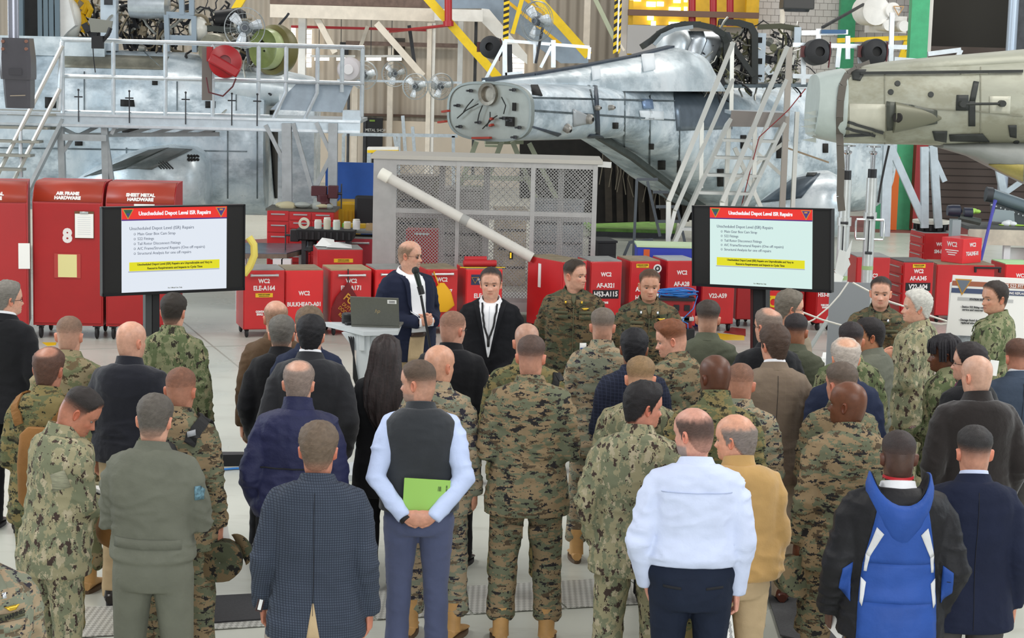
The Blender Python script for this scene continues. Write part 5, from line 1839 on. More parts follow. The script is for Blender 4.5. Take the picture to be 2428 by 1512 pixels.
 # ---- collar
 if collar != 'none':
  cm = MB()
  hi = {'blouse': .062, 'suit': .052, 'coat': .060, 'jacket': .065, 'shirt': .050, 'vest': .055, 'flight': .055, 'sweater': .03, 'parka': .05}[style]
  if isinstance(collar, (int, float)):
   hi = collar
  zb = 1.480 * s
  fold = style in ('blouse', 'suit', 'coat', 'flight', 'shirt')
  n = 28
  def cr(z, grow, drop):
   r = []
   for k in range(n):
    t = 2 * PI * k / n
    fr = .5 + .5 * math.cos(t)
    a, b = (.071 + grow) * s, (.074 + grow) * s
    r.append((a * math.sin(t), ly(z) + neckfwd * .5 - .004 + b * math.cos(t) * (1 if math.cos(t) < 0 else .95), z - drop * fr - .030 * fr ** 4))
   return r
  prof = [(zb - .012, .022, .03), (zb + hi * .5, .004, .034), (zb + hi, -.002, .040)]
  if fold:
   wide_ = style == 'suit' and (extra or {}).get('collar') is not None
   prof += [(zb + hi + .002, .004, .040), (zb + hi * .45, .016, .030), (zb - (.032 if wide_ else -.004), .050 if wide_ else .032, .028)]
  else:
   prof += [(zb + hi, .006, .040), (zb + hi * .5, .012, .034), (zb - .012, .030, .03)]
  cm.loft([cr(*q) for q in prof], cap=False)
  cm.build('collar', (extra or {}).get('collar', tm), root, smooth=50)
  if style in ('suit', 'coat') and (extra or {}).get('shirt') is not None:
   c2 = MB()
   c2.loft([cr(zb + .02, .000, .034), (cr(zb + hi + .018, -.010, .040)), cr(zb + hi + .018, -.006, .040), cr(zb + .02, .006, .034)], cap=False)
   c2.build('shirt_collar', extra['shirt'], root, smooth=50)
 if style == 'shirt':
  bm = MB()
  bm.loft([ring(1.012 * s, -.006, 30), ring(1.012 * s, .006, 30), ring(1.046 * s, .006, 30), ring(1.046 * s, -.006, 30)], cap=False)
  bm.build('belt', mat('belt_black', '15151a', .4), root)
 root['h_'] = h
 return dict(root=root, garment=go, body=body, s=s, arm=arm_pts, ring=ring, torso=torso, place=place, h=h, ly=ly, w=w, hem=hem)
SOLE = []
for k in range(18):
 t = 2 * PI * k / 18
 yy = .055 + .142 * math.cos(t)
 wd = .041 + .006 * math.sin((yy + .09) / .28 * PI * 1.2 - .8)
 SOLE.append((wd * math.copysign(abs(math.sin(t)) ** .75, math.sin(t)), yy))
def legs(m, s, w, stance, belly, off, kind):
 w2 = 1 + (w - 1) * .8
 zs = [(1.065, .172, .120, .106), (1.03, .176, .122, .112), (.97, .184, .126, .130), (.90, .190, .126, .142), (.84, .188, .118, .138), (.80, .178, .105, .125)]
 def sup(cx, z, a, f, b, n=20):
  return [(cx + a * math.copysign(abs(math.sin(2 * PI * k / n)) ** .9, math.sin(2 * PI * k / n)), (f if math.cos(2 * PI * k / n) > 0 else b) * math.cos(2 * PI * k / n), z) for k in range(n)]
 m.loft([sup(0, z * s, (a * w2 + off + belly * .5 * (z > .95)) * s, (f * w2 + off + belly * .7 * (z > .95)) * s, (b * w2 + off) * s) for z, a, f, b in zs])
 r = {'boot': (.108, .098, .082, .078, .074), 'suit': (.104, .090, .070, .066, .066), 'flight': (.106, .094, .076, .072, .070)}[kind]
 for sd in (-1, 1):
  st = stance * s
  end = .165 if kind == 'boot' else .045
  pts = [(sd * .094 * w2 * s, 0, .88 * s), (sd * (.094 * w2 * .6 + stance * .4) * s, 0, .74 * s), (sd * st, .012, .50 * s), (sd * st * 1.06, .0, .28 * s), (sd * st * 1.1, -.012, end * s)]
  rr = [q * s * (1 + (w2 - 1) * .8) for q in r]
  if kind == 'boot':
   pts.append((sd * st * 1.1, -.02, .135 * s))
   rr = rr[:4] + [.082 * s, .060 * s]
  m.path(pts, rr, 16)
def patch(p, corners, m, name, side=-1, offset=.004, nu=6, nv=6, label=None, target=None):
 """a small cloth panel laid on the garment; corners (x, z) in order, side -1 = back, 1 = front"""
 o = bpy.data.objects.new(name, bpy.data.meshes.new(name))
 C.objects.link(o)
 o.parent = p['root']
 o.data.materials.append(m)
 if label:
  o['label'] = label
 def run():
  g = target or p['garment']
  bv = BVHTree.FromPolygons([v.co[:] for v in g.data.vertices], [q.vertices[:] for q in g.data.polygons])
  c = [np.array(q, float) * np.array([1, 1]) for q in corners]
  vs, fs = [], []
  last = None
  for i in range(nv + 1):
   for j in range(nu + 1):
    u, v = j / nu, i / nv
    q = (c[0] * (1 - u) + c[1] * u) * (1 - v) + (c[3] * (1 - u) + c[2] * u) * v
    hit = bv.ray_cast(Vector((q[0], side * .8, q[1])), Vector((0, -side, 0)))
    if hit[0] is not None and abs(hit[0].y) < .6:
     pt = hit[0] + Vector((0, side * offset, 0)) + hit[1] * .001
     last = pt
    else:
     near = bv.find_nearest(Vector((q[0], side * .11, q[1])))[0]
     pt = Vector((q[0], near.y + side * offset, max(q[1] - .03, min(q[1], near.z + .012))))
    vs.append(pt)
  for i in range(nv):
   for j in range(nu):
    a = i * (nu + 1) + j
    f = (a, a + 1, a + nu + 2, a + nu + 1)
    fs.append(f)
  me = o.data
  me.from_pydata([v[:] for v in vs], [], fs)
  me.polygons.foreach_set('use_smooth', [True] * len(fs))
  me.update()
  b = o.modifiers.new('solid', 'SOLIDIFY')
  b.thickness, b.offset = .004, 0
 AFTER.append(run)
 return o
def strap(p, pts, wd, m, name, offset=.008, th=.008, n=14):
 """a webbing strap wrapped over the garment; pts are local points projected to the nearest cloth"""
 o = bpy.data.objects.new(name, bpy.data.meshes.new(name))
 C.objects.link(o)
 o.parent = p['root']
 o.data.materials.append(m)
 def run():
  g = p['garment']
  bv = BVHTree.FromPolygons([v.co[:] for v in g.data.vertices], [q.vertices[:] for q in g.data.polygons])
  P = [Vector(q) for q in pts]
  cs, ns = [], []
  for i in range(n + 1):
   t = i / n * (len(P) - 1)
   a = min(int(t), len(P) - 2)
   q = P[a].lerp(P[a + 1], t - a)
   loc, nor, _, _ = bv.find_nearest(q)
   cs.append(loc + nor * offset)
   ns.append(nor)
  vs, fs = [], []
  for i in range(n + 1):
   t = (cs[min(i + 1, n)] - cs[max(i - 1, 0)]).normalized()
   sd = t.cross(ns[i]).normalized() * wd / 2
   u = ns[i] * th
   vs += [cs[i] - sd, cs[i] + sd, cs[i] + sd + u, cs[i] - sd + u]
  for i in range(n):
   for j in range(4):
    k = (j + 1) % 4
    fs.append((i * 4 + j, i * 4 + k, i * 4 + 4 + k, i * 4 + 4 + j))
  o.data.from_pydata([v[:] for v in vs], [], fs)
  o.data.update()
 AFTER.append(run)
 return o
def glasses(p, col='1a1a1c', tint=False):
 m = MB()
 pl = p['place']
 f = lambda q: [Vector(v) for v in pl(np.array(q, float))]
 for sd in (-1, 1):
  m.path(f([(sd * .031 + .023 * math.cos(t), .0925 - .006 * abs(math.cos(t)), .105 + .015 * math.sin(t)) for t in [2 * PI * k / 14 for k in range(15)]]), .0016, 5)
  m.path(f([(sd * .054, .087, .108), (sd * .073, .055, .108), (sd * .0775, .0, .108), (sd * .076, -.018, .100)]), .0017, 5)
 m.path(f([(-.009, .097, .110), (0, .1, .112), (.009, .097, .110)]), .0016, 5)
 o = m.build('glasses', mat('glasses_' + col, col, .3, .4), p['root'])
 if tint:
  for sd in (-1, 1):
   l = MB()
   l.add(f([(sd * .031 + .0215 * math.cos(t), .0925 - .006 * abs(math.cos(t)), .105 + .014 * math.sin(t)) for t in [2 * PI * k / 14 for k in range(14)]]), [tuple(range(14))])
   l.build('lens', mat('lens_brown', '3d2d26', .12), o, solid=.0015)
 return o
def wp(p, v):
 """a point of a person's own space in the scene"""
 return local_matrix(p['root']) @ Vector(v)
# ------------------------------------------------------------------ people: everyone in the photograph
WOOD, WOODL, WOODG, WOODD = camo('camouflage_woodland', 'wood'), camo('camouflage_woodland_pale', 'woodlight'), camo('camouflage_woodland_green', 'woodgreen'), camo('camouflage_woodland_dark', 'wooddark')
NWU, NWUG, OCP = camo('camouflage_navy', 'nwu'), camo('camouflage_navy_green', 'nwugreen'), camo('camouflage_army', 'ocp')
FLY = cloth('olive_flight_cloth', '696b5f', bmp=.5)
FLYD = cloth('olive_flight_cloth_dark', '565a4b', bmp=.5)
BLACK = cloth('black_wool', '17181c', sheen=.1)
BLACK2 = cloth('black_suiting', '121318')
CHAR = cloth('charcoal_wool', '26272b', sheen=.15)
BROWNBLK = cloth('brown_black_fleece', '241f1e', sheen=.25)
NAVY = cloth('navy_blazer', '1b2136')
NAVYB = cloth('navy_suit', '222a41')
NAVYJ = cloth('navy_windbreaker', '272a4a', .6, bmp=.6)
FLEECE = cloth('navy_fleece', '1e2029', sheen=.2)
SLATE = cloth('slate_suit', '3d4858')
CHECK = cloth('navy_check', '434b59', check=('2b313d', .0116, .0028))
CHECK2 = cloth('dark_navy_check', '1d2233', check=('2c3246', .022, .004))
TWEED = cloth('tan_tweed', '7c6d5e', check=('80715f', .05, .003))
BROWN = cloth('brown_jacket_cloth', '5b4836')
TANJ = cloth('camel_jacket_cloth', 'b8935b', sheen=.2)
VEST = cloth('charcoal_fleece', '33363a', sheen=.2)
BLUESHIRT = cloth('pale_blue_shirt', 'c3d2f4', .7, var=.05, bmp=.35)
PALESHIRT = cloth('white_blue_shirt', 'cfd9f3', .7, var=.05, bmp=.35)
WHITE = cloth('white_shirt', 'e8e9ec', .7, var=.03)
KHAKI = cloth('khaki_trousers', 'b9a27f')
STONE = cloth('stone_trousers', 'b3a18b')
LSTONE = cloth('light_stone_trousers', 'b8ada3')
SLBLUE = cloth('slate_blue_trousers', '4d5470', sheen=.1)
DNAVY = cloth('dark_navy_trousers', '1a2233')
GREYT = cloth('grey_trousers', '4a4846')
BLKT = cloth('black_trousers', '16171b')
SKYB = cloth('royal_blue_shell', '2b4f9a', .6, bmp=.4)
BLKSHELL = cloth('black_shell', '1e1e21', .6, bmp=.4)
SWEAT = cloth('taupe_knit', '8d8270')
TEE = cloth('olive_undershirt', '5a5a45')
COYOTE = cloth('coyote_nylon', '8a6238')
DK, BR, GR, WH, BLO, AUB = '221c1a', '4a382c', '7b7873', 'c9c6c0', '8f7352', '6e4630'
LT, MD, TN, BKS = 'd3a189', 'c6947a', 'b98a6a', '6b4530'
MIL = dict(shoes=('boot', 'ba8f58'), stance=.12)
CIV = dict(shoes=('shoe', '1c1512'), stance=.10)
def mil(px, py, h, yaw, label, m, **k):
 a = dict(MIL)
 a.update(k)
 a.setdefault('w', 1.03)
 return person(px, py, h, yaw, label, top=('blouse', m), pants=m, **a)
def civ(px, py, h, yaw, label, top, pants, **k):
 a = dict(CIV)
 a.update(k)
 return person(px, py, h, yaw, label, top=top, pants=pants, **a)
Q = {}
# --- facing the audience
Q['speaker'] = civ(968, 570, 1.870, -145, 'man in navy blazer and white shirt speaking at the microphone', ('suit', NAVY), KHAKI, hair=('top', '7a6450'), skin=LT, arms=('clasp', 'clasp'), head=(36, -3), w=1.10, belly=.05, beard=('8f8477', .6, 1), extra=dict(collar=WHITE), vox=.011)
Q['black_suit'] = civ(1165, 636, 1.780, 178, 'man in black suit facing the audience with a black lanyard', ('suit', BLACK2), BLKT, hair=('short', '2c2624'), skin=LT, arms=('low', 'low'), w=1.06, belly=.03, extra=dict(collar=WHITE), vox=.011)
Q['officer_a'] = mil(1362, 617, 1.800, 180, 'officer in dark woodland camouflage facing front with head turned to screen', WOODD, hair=('fade', '33281f'), skin=LT, arms=('behind', 'behind'), head=(52, 0), w=1.1, vox=.012)
Q['officer_b'] = mil(1540, 640, 1.780, 180, 'officer in dark woodland camouflage facing forward beside blue cable coil', WOODD, hair=('fade', '4a3626'), skin=MD, arms=('behind', 'behind'), head=(4, -4), w=1.06, vox=.012)
Q['marine_far'] = mil(2090, 658, 1.780, 170, 'young marine in woodland camouflage facing crowd behind white rope', WOODD, hair=('fade', '2a221e'), skin=LT, arms=('cross', 'cross'), head=(0, 0))
Q['white_hair'] = mil(2180, 690, 1.800, 62, 'white haired man in navy camouflage facing left at front right', NWU, hair=('full', 'c4c2ba', .9), skin=LT, arms=('front', 'front'), head=(26, 0), belly=.02)
Q['tall_navy'] = mil(2366, 668, 1.850, 70, 'tall sailor in green camouflage beside the white poster board', NWUG, hair=('short', '2d241f'), skin=MD, arms=('cross', 'cross'), head=(42, -3))
Q['glasses_right'] = civ(1868, 690, 1.820, -55, 'grey haired man with glasses in taupe sweater by right screen', ('sweater', SWEAT), KHAKI, hair=('full', '6e675c', .8), skin=LT, head=(-22, -4))
# --- audience, from the left
Q['left_suit'] = civ(15, 668, 1.800, -15, 'grey haired man in black suit at far left edge', ('suit', BLACK), BLKT, hair=('full', '77736c', .7), skin=LT, head=(-38, 0), extra=dict(shirt=WHITE), w=.92)
Q['army'] = mil(163, 750, 1.780, 0, 'soldier in army camouflage standing before tall red cabinets', OCP, hair=('buzz', '6a5646'), skin=LT, arms=('front', 'front'), w=.92)
Q['bald_navy'] = civ(308, 762, 1.800, -8, 'bald man in dark navy fleece jacket', ('jacket', FLEECE), KHAKI, hair=('bald', '8f7565'), skin=LT, arms=('carry', 'pocket'), head=(-25, 0), w=0.98)
Q['navy_left'] = mil(410, 697, 1.800, -5, 'sailor with dark hair standing under the left screen', NWUG, hair=('short', '2e2822', .9), skin=LT, arms=('side', 'side'), head=(-8, 0), w=0.94)
Q['pack_marine'] = mil(113, 825, 1.780, -12, 'balding marine in green camouflage with tan shoulder pack', WOODG, hair=('crown', '3a2a22'), skin='b77f68', arms=('front', 'side'), w=0.98, belly=.02)
Q['writer'] = mil(125, 912, 1.740, -48, 'sailor in navy camouflage looking down writing in a notebook', NWU, hair=('fade', '2b2523'), skin='bd7f66', arms=('hold', 'write'), head=(-30, -34), w=0.98, belly=.04, lean=.10, vox=.011)
Q['flight_left'] = person(363, 938, 1.790, -5, 'aviator in olive flight suit seen from behind at left', top=('flight', FLY), hair=('short', '5a544d', .9), skin=LT, arms=('cross', 'cross'), head=(0, -8), w=1.00, vox=.011, **MIL)
Q['black_pack'] = mil(427, 872, 1.760, -8, 'marine with black backpack and cap in right hand', WOOD, hair=('buzz', '6b4634'), skin='c08870', arms=('front', 'side'), w=0.88)
Q['brown_jkt'] = civ(655, 713, 1.765, 5, 'bald man in brown jacket standing near the laptop stand', ('suit', BROWN), BLKT, hair=('top', '8a6e58'), skin=LT, head=(10, 0), w=0.94)
Q['black_coat'] = civ(668, 750, 1.713, 0, 'grey haired man in black overcoat beside younger black haired man', ('coat', BLACK), BLKT, hair=('short', '68655f'), skin=LT, arms=('pocket', 'pocket'), w=0.92)
Q['navy_blazer_hid'] = civ(733, 730, 1.824, 0, 'man in blue blazer mostly hidden behind the charcoal coat', ('suit', NAVYB), BLKT, hair=('full', '6d5b48', .7), skin=LT, w=.92)
Q['char_coat'] = civ(737, 750, 1.825, -2, 'black haired man in charcoal wool coat with white collar', ('coat', CHAR), BLKT, hair=('full', '17161a', .7), skin=LT, arms=('pocket', 'pocket'), w=0.98, extra=dict(shirt=WHITE))
Q['navy_wind'] = civ(708, 858, 1.780, -2, 'balding man in navy windbreaker with turned up collar', ('jacket', NAVYJ), LSTONE, hair=('crown', '736c66'), skin=LT, arms=('pocket', 'front'), w=0.98, belly=.03, collar=.085, vox=.011)
Q['check'] = civ(755, 1005, 1.790, 0, 'man in checked navy sport coat carrying a brown folder', ('suit', CHECK), KHAKI, hair=('short', '6a5a4b', 1.25), skin='c4866f', arms=('carry', 'side'), w=1.00, vox=.010)
Q['woman'] = civ(915, 797, 1.675, 2, 'woman with long dark hair in black coat', ('coat', BLACK), BLKT, hair=('full', '2a1e1d', .6), skin=LT, arms=('front', 'front'), w=0.84, head=(0, 0), stance=.08)
Q['polo'] = civ(1072, 738, 1.760, -8, 'man with buzz cut and glasses in black pullover', ('sweater', BLACK), BLKT, hair=('buzz', '7a5a48'), skin='cf9c86', arms=('front', 'front'), head=(-28, 0), w=1.02, collar=.06)
Q['bald_marine'] = mil(1040, 818, 1.780, -10, 'bald marine in pale camouflage behind man in fleece vest', WOODL, hair=('bald', '8a6f5e'), skin='cf9b80', arms=('front', 'side'), head=(-28, 0), w=.92)
Q['vest'] = civ(1000, 855, 1.800, 3, 'man in charcoal fleece vest over pale blue shirt holding green book', ('vest', VEST), SLBLUE, hair=('fade', '5a4a3e', .6), skin='cf9c84', arms=('behind', 'behind'), head=(60, -4), w=0.98, belly=.02, beard=('8d8178', .55), extra=dict(sleeve=BLUESHIRT), vox=.010)
Q['strap_marine'] = mil(1250, 767, 1.800, 0, 'bald marine in green camouflage with black shoulder strap', WOODG, hair=('shaved', '6b5d55'), skin=LT, arms=('front', 'front'), w=1.00)
Q['centre_marine'] = mil(1260, 797, 1.860, 0, 'marine seen fully from behind with tan boots at centre', WOOD, hair=('fade', '55423a', .7), skin='d09880', arms=('front', 'front'), head=(-8, 0), w=1.02, vox=.010)
Q['grey_marine'] = mil(1430, 732, 1.780, -4, 'grey haired marine in pale camouflage before the two officers', WOODL, hair=('fade', '6d6258', .8), skin='cb9880', arms=('front', 'front'), w=0.92)
Q['check_dark'] = civ(1505, 782, 1.775, -5, 'black haired man in dark navy checked suit', ('suit', CHECK2), BLKT, hair=('full', '141318', .7), skin='8a5f48', arms=('front', 'front'), w=0.92)
Q['redhair'] = mil(1608, 760, 1.750, 35, 'red haired marine with head turned down to the left', WOOD, hair=('fade', '7a4a30', 1.5, .6), skin='dca68e', arms=('front', 'front'), head=(48, -14), w=0.90)
Q['blond'] = mil(1520, 848, 1.780, 0, 'sailor with cropped blond hair in navy camouflage', NWU, hair=('fade', '8a6f4e', .9), skin='d6a489', arms=('front', 'front'), head=(-5, -4), w=0.96)
Q['flight_mid'] = person(1680, 715, 1.790, -5, 'aviator in olive flight suit standing before the right screen post', top=('flight', FLYD), hair=('fade', '3b332d', 1.2), skin='c79a82', arms=('front', 'front'), **MIL, w=.92)
Q['talker'] = mil(1518, 908, 1.800, -8, 'black haired sailor in navy camouflage turning to speak at right', NWU, hair=('full', '1d1a1c', .7, .5), skin='c98a74', arms=('pocket', 'front'), head=(-58, -6), w=1.00, vox=.010)
Q['paleshirt'] = civ(1655, 968, 1.823, 0, 'bearded man in white shirt and dark navy trousers', ('shirt', PALESHIRT), DNAVY, hair=('top', '2b2725'), skin='d9a08c', arms=('pocket', 'fist'), head=(46, -6), w=1.02, belly=.05, beard=('8b8a88', .75), vox=.010)
Q['camel'] = civ(1755, 983, 1.730, 10, 'bald man with grey fringe in camel jacket and khaki trousers', ('jacket', TANJ), KHAKI, hair=('horseshoe', '77716b', 1.2), skin='d9a084', arms=('front', 'front'), head=(50, -5), w=0.98, belly=.05)
Q['dark_marine'] = mil(1700, 842, 1.875, 0, 'bald dark skinned marine in green woodland camouflage', WOODG, hair=('bald', '2a1c17'), skin='5f3c2c', arms=('front', 'front'), head=(28, 0), w=1.02, collar=.10)
Q['stubble_marine'] = mil(1757, 862, 1.735, -4, 'marine with brown stubble hair beside bald dark skinned marine', WOODL, hair=('buzz', '6d4c3a'), skin='c78f76', arms=('front', 'front'), w=0.98)
Q['tan_suit'] = civ(1840, 773, 1.816, 4, 'man in tan tweed suit with brown leather shoes', ('suit', TWEED), STONE, hair=('full', '4b3a30', .8), skin='cf9880', arms=('front', 'front'), head=(22, 0), w=0.98, shoes=('shoe', '5a2f22'), extra=dict(shirt=WHITE), vox=.011)
Q['dark_suit'] = civ(1825, 732, 1.808, 10, 'balding man with glasses in dark suit behind tan suit', ('suit', BLACK), BLKT, hair=('crown', '6f6a62'), skin='d19c84', head=(25, 0), w=0.98)
Q['flight_dark'] = person(1888, 745, 1.727, -8, 'aviator with close dark hair behind the dark suit', top=('flight', FLYD), hair=('fade', '262022', .7), skin='b0795c', head=(-8, 0), arms=('front', 'front'), w=0.92, **MIL)
Q['white_navy'] = civ(2008, 805, 1.780, 5, 'old man with thin white hair in navy suit', ('suit', NAVYB), BLKT, hair=('crown', 'b4b0a8', 1.6), skin='d8a283', w=0.94)
Q['sailor_dark'] = mil(2020, 765, 1.775, 0, 'dark haired sailor in green camouflage left of the flight suit', NWUG, hair=('fade', '272022', .7), skin='b98466', arms=('front', 'front'), w=.92)
Q['flight_right'] = person(2070, 755, 1.710, 45, 'aviator in olive flight suit with face turned left', top=('flight', FLY), hair=('full', '1f1a1b', .5, .5), skin='b7805f', head=(42, -3), arms=('cross', 'cross'), **MIL, w=.92)
Q['grey_sgt'] = mil(2000, 862, 1.760, 0, 'marine with grey brown hair half hidden behind dark skinned marine', WOOD, hair=('fade', '5d5046'), skin='c28a74', arms=('front', 'front'), head=(30, 0), w=.92)
Q['phone_marine'] = mil(2018, 905, 1.800, 5, 'dark skinned bald marine with phone in hand looking left', WOOD, hair=('bald', '2a1a14'), skin='6b422e', arms=('side', 'front'), head=(52, 0), w=0.98, vox=.011)
Q['dreads'] = mil(2250, 797, 1.690, 55, 'woman with dark twisted locks in navy camouflage', NWUG, hair=('full', '17131a', .9), skin='6a4330', arms=('front', 'front'), head=(25, -4), w=0.84)
Q['scarf'] = civ(2305, 815, 1.765, 28, 'person with glasses and patterned scarf in black coat', ('coat', BLACK), BLKT, hair=('full', '231d1e', .7), skin=LT, arms=('front', 'front'), head=(32, 0), w=0.86)
Q['dark_coat'] = civ(2322, 843, 1.800, 8, 'bald man in dark brown fleece coat', ('coat', BROWNBLK), BLKT, hair=('shaved', 'a08d7c'), skin='dba890', arms=('pocket', 'pocket'), head=(22, 0), w=1.06, collar=.07, vox=.011)
Q['ski'] = civ(2135, 1022, 1.798, 0, 'man in blue and black hooded ski jacket', ('parka', BLKSHELL), DNAVY, hair=('buzz', '2b2526'), skin='5d4236', arms=('carry', 'pocket'), w=1.06, extra=dict(collar=WHITE), vox=.010)
Q['navy_near'] = civ(2315, 1013, 1.775, 0, 'man in navy blazer and grey trousers at lower right', ('suit', NAVY), GREYT, hair=('fade', '2a2727', .9), skin='cf957c', arms=('side', 'side'), w=1.00, extra=dict(shirt=PALESHIRT), vox=.010)
Q['slate'] = civ(2418, 805, 1.696, 5, 'brown haired man in slate blue suit at right edge', ('suit', SLATE), GREYT, hair=('fade', '55382a', .8), skin='c78b74', arms=('front', 'front'), w=0.96, extra=dict(shirt=WHITE))
Q['corner'] = mil(-64, 1190, 1.78, 212, 'marine facing camera cut off at lower left corner', WOODL, hair=('fade', '3a2d26'), skin=LT, arms=('behind', 'behind'), w=1.00, vox=.010)
# ------------------------------------------------------------------ shop floor: cabinets, cage, screens, lectern
RED = mat('cabinet_red', 'c02226', .38, var=.05, vscale=3, coat=.2)
REDB = mat('cabinet_red_bright', 'd8262a', .36, var=.04, vscale=3, coat=.2)
REDD = mat('cabinet_red_dark', 'a81c20', .4, var=.06, vscale=3)
REDH = mat('tall_cabinet_red', 'a81d1f', .42, var=.05, vscale=2)
REDH2 = mat('hood_red_reflection', 'a63a26', .42, var=.05, vscale=2)  # browner red: the reflection on the hood is put into its colour
TOPB = mat('worn_brown_top', '8b7d64', .6, var=.15, vscale=8)
TOPG = mat('grey_top', '8f8f8c', .45, .2, var=.12)
WLET = mat('white_lettering', 'e9e4e2', .6)
BLET = mat('black_lettering', '1a1a1a', .6)
RUBBER = mat('rubber', '1d1d1f', .7)
YSTK = mat('yellow_sticker', 'e8b81c', .5)
STEEL = mat('bright_steel', 'c7cacb', .3, .85)
PAPERW = mat('paper_white', '')
def caster(parent, x, y, r=.055, z=0.0):
 m = MB()
 m.lathe([(.001, -.018), (r * .8, -.018), (r, -.010), (r, .010), (r * .8, .018), (.001, .018)], (x, y, z + r), (1, 0, 0), n=14)
 m.build('caster', RUBBER, parent)
 MB().box((x, y + .01, z + r * 1.75), (.05, .06, r * .5)).build('caster_fork', DGREY, parent)
def sticker(parent, x, y, z, w_=.23, h_=.05):
 s_ = MB().box((x, y, z), (w_, .004, h_)).build('sticker', YSTK, parent)
 text('POWER DUST CHAMBER', h_ * .42, BLET, s_, (x, y - .004, z + h_ * .16), sx=.62)
 MB().box((x, y - .0025, z - h_ * .24), (w_ * .6, .002, h_ * .12)).build('small_print', BLET, s_)
def red_cabinet(px0, px1, ywheel, ytop, yaw, label, lines=(), m=None, top=None, depth=.56, handle=True, stick=False, wheels=True, plate=None, gap=.10, name='tool_cabinet', drawers=False, side=None):
 """a rolling steel cabinet: front face spans photo columns px0..px1, wheels touch the floor at ywheel, top edge at ytop"""
 m = m or RED
 g0, g1 = at_z((px0 + px1) / 2, ywheel, 0), None
 Y = g0.y
 a = at_y(px0, ytop, Y)
 c = at_y(px1, ytop, Y)
 W_ = abs(c.x - a.x) / math.cos(math.radians(yaw))
 H_ = (a.z + c.z) / 2
 o = thing(name, label, 'cabinet', (g0.x, Y, 0), math.radians(yaw), 'red rolling tool cabinets')
 z0 = gap if wheels else 0.0
 b_ = MB()
 b_.box((0, depth / 2, (H_ + z0) / 2), (W_, depth, H_ - z0))
 b_.build('body', m, o, bevel=.006, smooth=0)
 MB().box((0, depth / 2, H_ + .006), (W_ - .01, depth - .01, .012)).build('top_sheet', top or TOPB, o, smooth=0)
 MB().box((0, -.006, (H_ + z0) / 2), (W_ - .02, .012, H_ - z0 - .02)).build('door', m, o, bevel=.004, smooth=0)
 if wheels:
  for x in (-W_ / 2 + .05, W_ / 2 - .05):
   for y in (.05, depth - .05):
    caster(o, x, y, gap * .52)
 if handle:
  h_ = MB()
  h_.tube((-W_ * .33, -.055, H_ - .055), (W_ * .33, -.055, H_ - .055), .014, n=8)
  for sx in (-1, 1):
   h_.box((sx * W_ * .31, -.03, H_ - .055), (.03, .05, .03))
  h_.build('handle', STEEL, o)
 if stick:
  sticker(o, stick[0], -.016, H_ - stick[1], W_ * .42)
 for z, s_, txt in lines:
  text(txt, s_ * .60, WLET, o, (0, -.014, H_ - z * .54), sx=.85, bold=.0025)
 if plate:
  z, txt = plate
  p_ = MB().box((0, -.015, H_ - z * .54), (W_ * .82, .006, .11)).build('stencil_plate', BLK, o)
  text(txt, .088, WLET, p_, (0, -.020, H_ - z * .54), sx=.85, bold=.0025)
 if drawers:
  for k in range(5):
   z = H_ - .10 - k * .13
   MB().box((-W_ / 2 - .008, depth / 2, z), (.016, depth - .06, .11)).build('drawer', m, o, bevel=.003)
   MB().box((-W_ / 2 - .022, depth / 2, z + .03), (.014, depth * .7, .014)).build('drawer_pull', STEEL, o)
 if side:
  for z, s_, txt in side:
   text(txt, s_ * .68, WLET, o, (-W_ / 2 - .004, depth * .5, H_ - z), rot=(PI / 2, 0, -PI / 2), sx=.8, bold=.003)
 o['top_'] = H_
 o['w_'] = W_
 return o
CAB = {}
CAB['a'] = red_cabinet(578, 672, 800, 641, 17, 'red tool cabinet stencilled ELE-A164 with chrome handle', ((.24, .12, 'WC2'), (.40, .13, 'ELE-A164'), (.96, .055, 'CONTAINS THE\nSMALL TOOLS')), stick=(0, .30), top=TOPG)
CAB['b'] = red_cabinet(676, 764, 796, 641, 17, 'bright red cabinet stencilled BULKHEAD-A01', ((.52, .12, 'WC2'), (.77, .118, 'BULKHEAD-A01')), m=REDB, handle=False)
CAB['c'] = red_cabinet(784, 878, 795, 641, 17, 'red tool cabinet stencilled ELE-A171 with hanging dark red bag', ((.24, .12, 'WC2'), (.40, .13, 'ELE-A171')), top=mat('pale_brown_top', 'a3926b', .6, var=.1))
CAB['d'] = red_cabinet(888, 962, 794, 639, 17, 'red tool cabinet mostly hidden behind the speaker', (), top=TOPG, m=REDB)
CAB['e'] = red_cabinet(1008, 1082, 793, 638, 17, 'red tool cabinet stencilled ELE-A267 with yellow bag', ((.24, .12, 'WC2'), (.52, .13, 'ELE-A267')), top=TOPB)
CAB['f'] = red_cabinet(1102, 1188, 792, 638, 14, 'red tool cabinet with red rolled blanket on its top', ((.33, .12, 'WC2'), (.62, .13, 'ELE-A231')), m=REDB, handle=False)
CAB['g'] = red_cabinet(1328, 1387, 800, 620, 33, 'red cabinet with long left side behind officer turned to screen', ((.38, .12, 'WC2'), (.60, .13, 'AF-A117')), handle=False, depth=.78, side=((.70, .12, 'WC2'), (1.0, .12, 'F-117')))
CAB['h'] = red_cabinet(1394, 1470, 795, 620, 15, 'red cabinet with AF-A321 over black plate H53-A115', ((.30, .12, 'WC2'), (.56, .13, 'AF-A321'), (.96, .06, 'S5446')), plate=(.76, 'H53-A115'), handle=False, top=TOPG)
CAB['i'] = red_cabinet(1488, 1560, 793, 619, 15, 'red cabinet with yellow sticker behind second officer', ((.34, .12, 'WC2'), (.66, .13, 'AF-A206'), (.86, .13, 'H53-A09')), stick=(-.04, .055), handle=False)
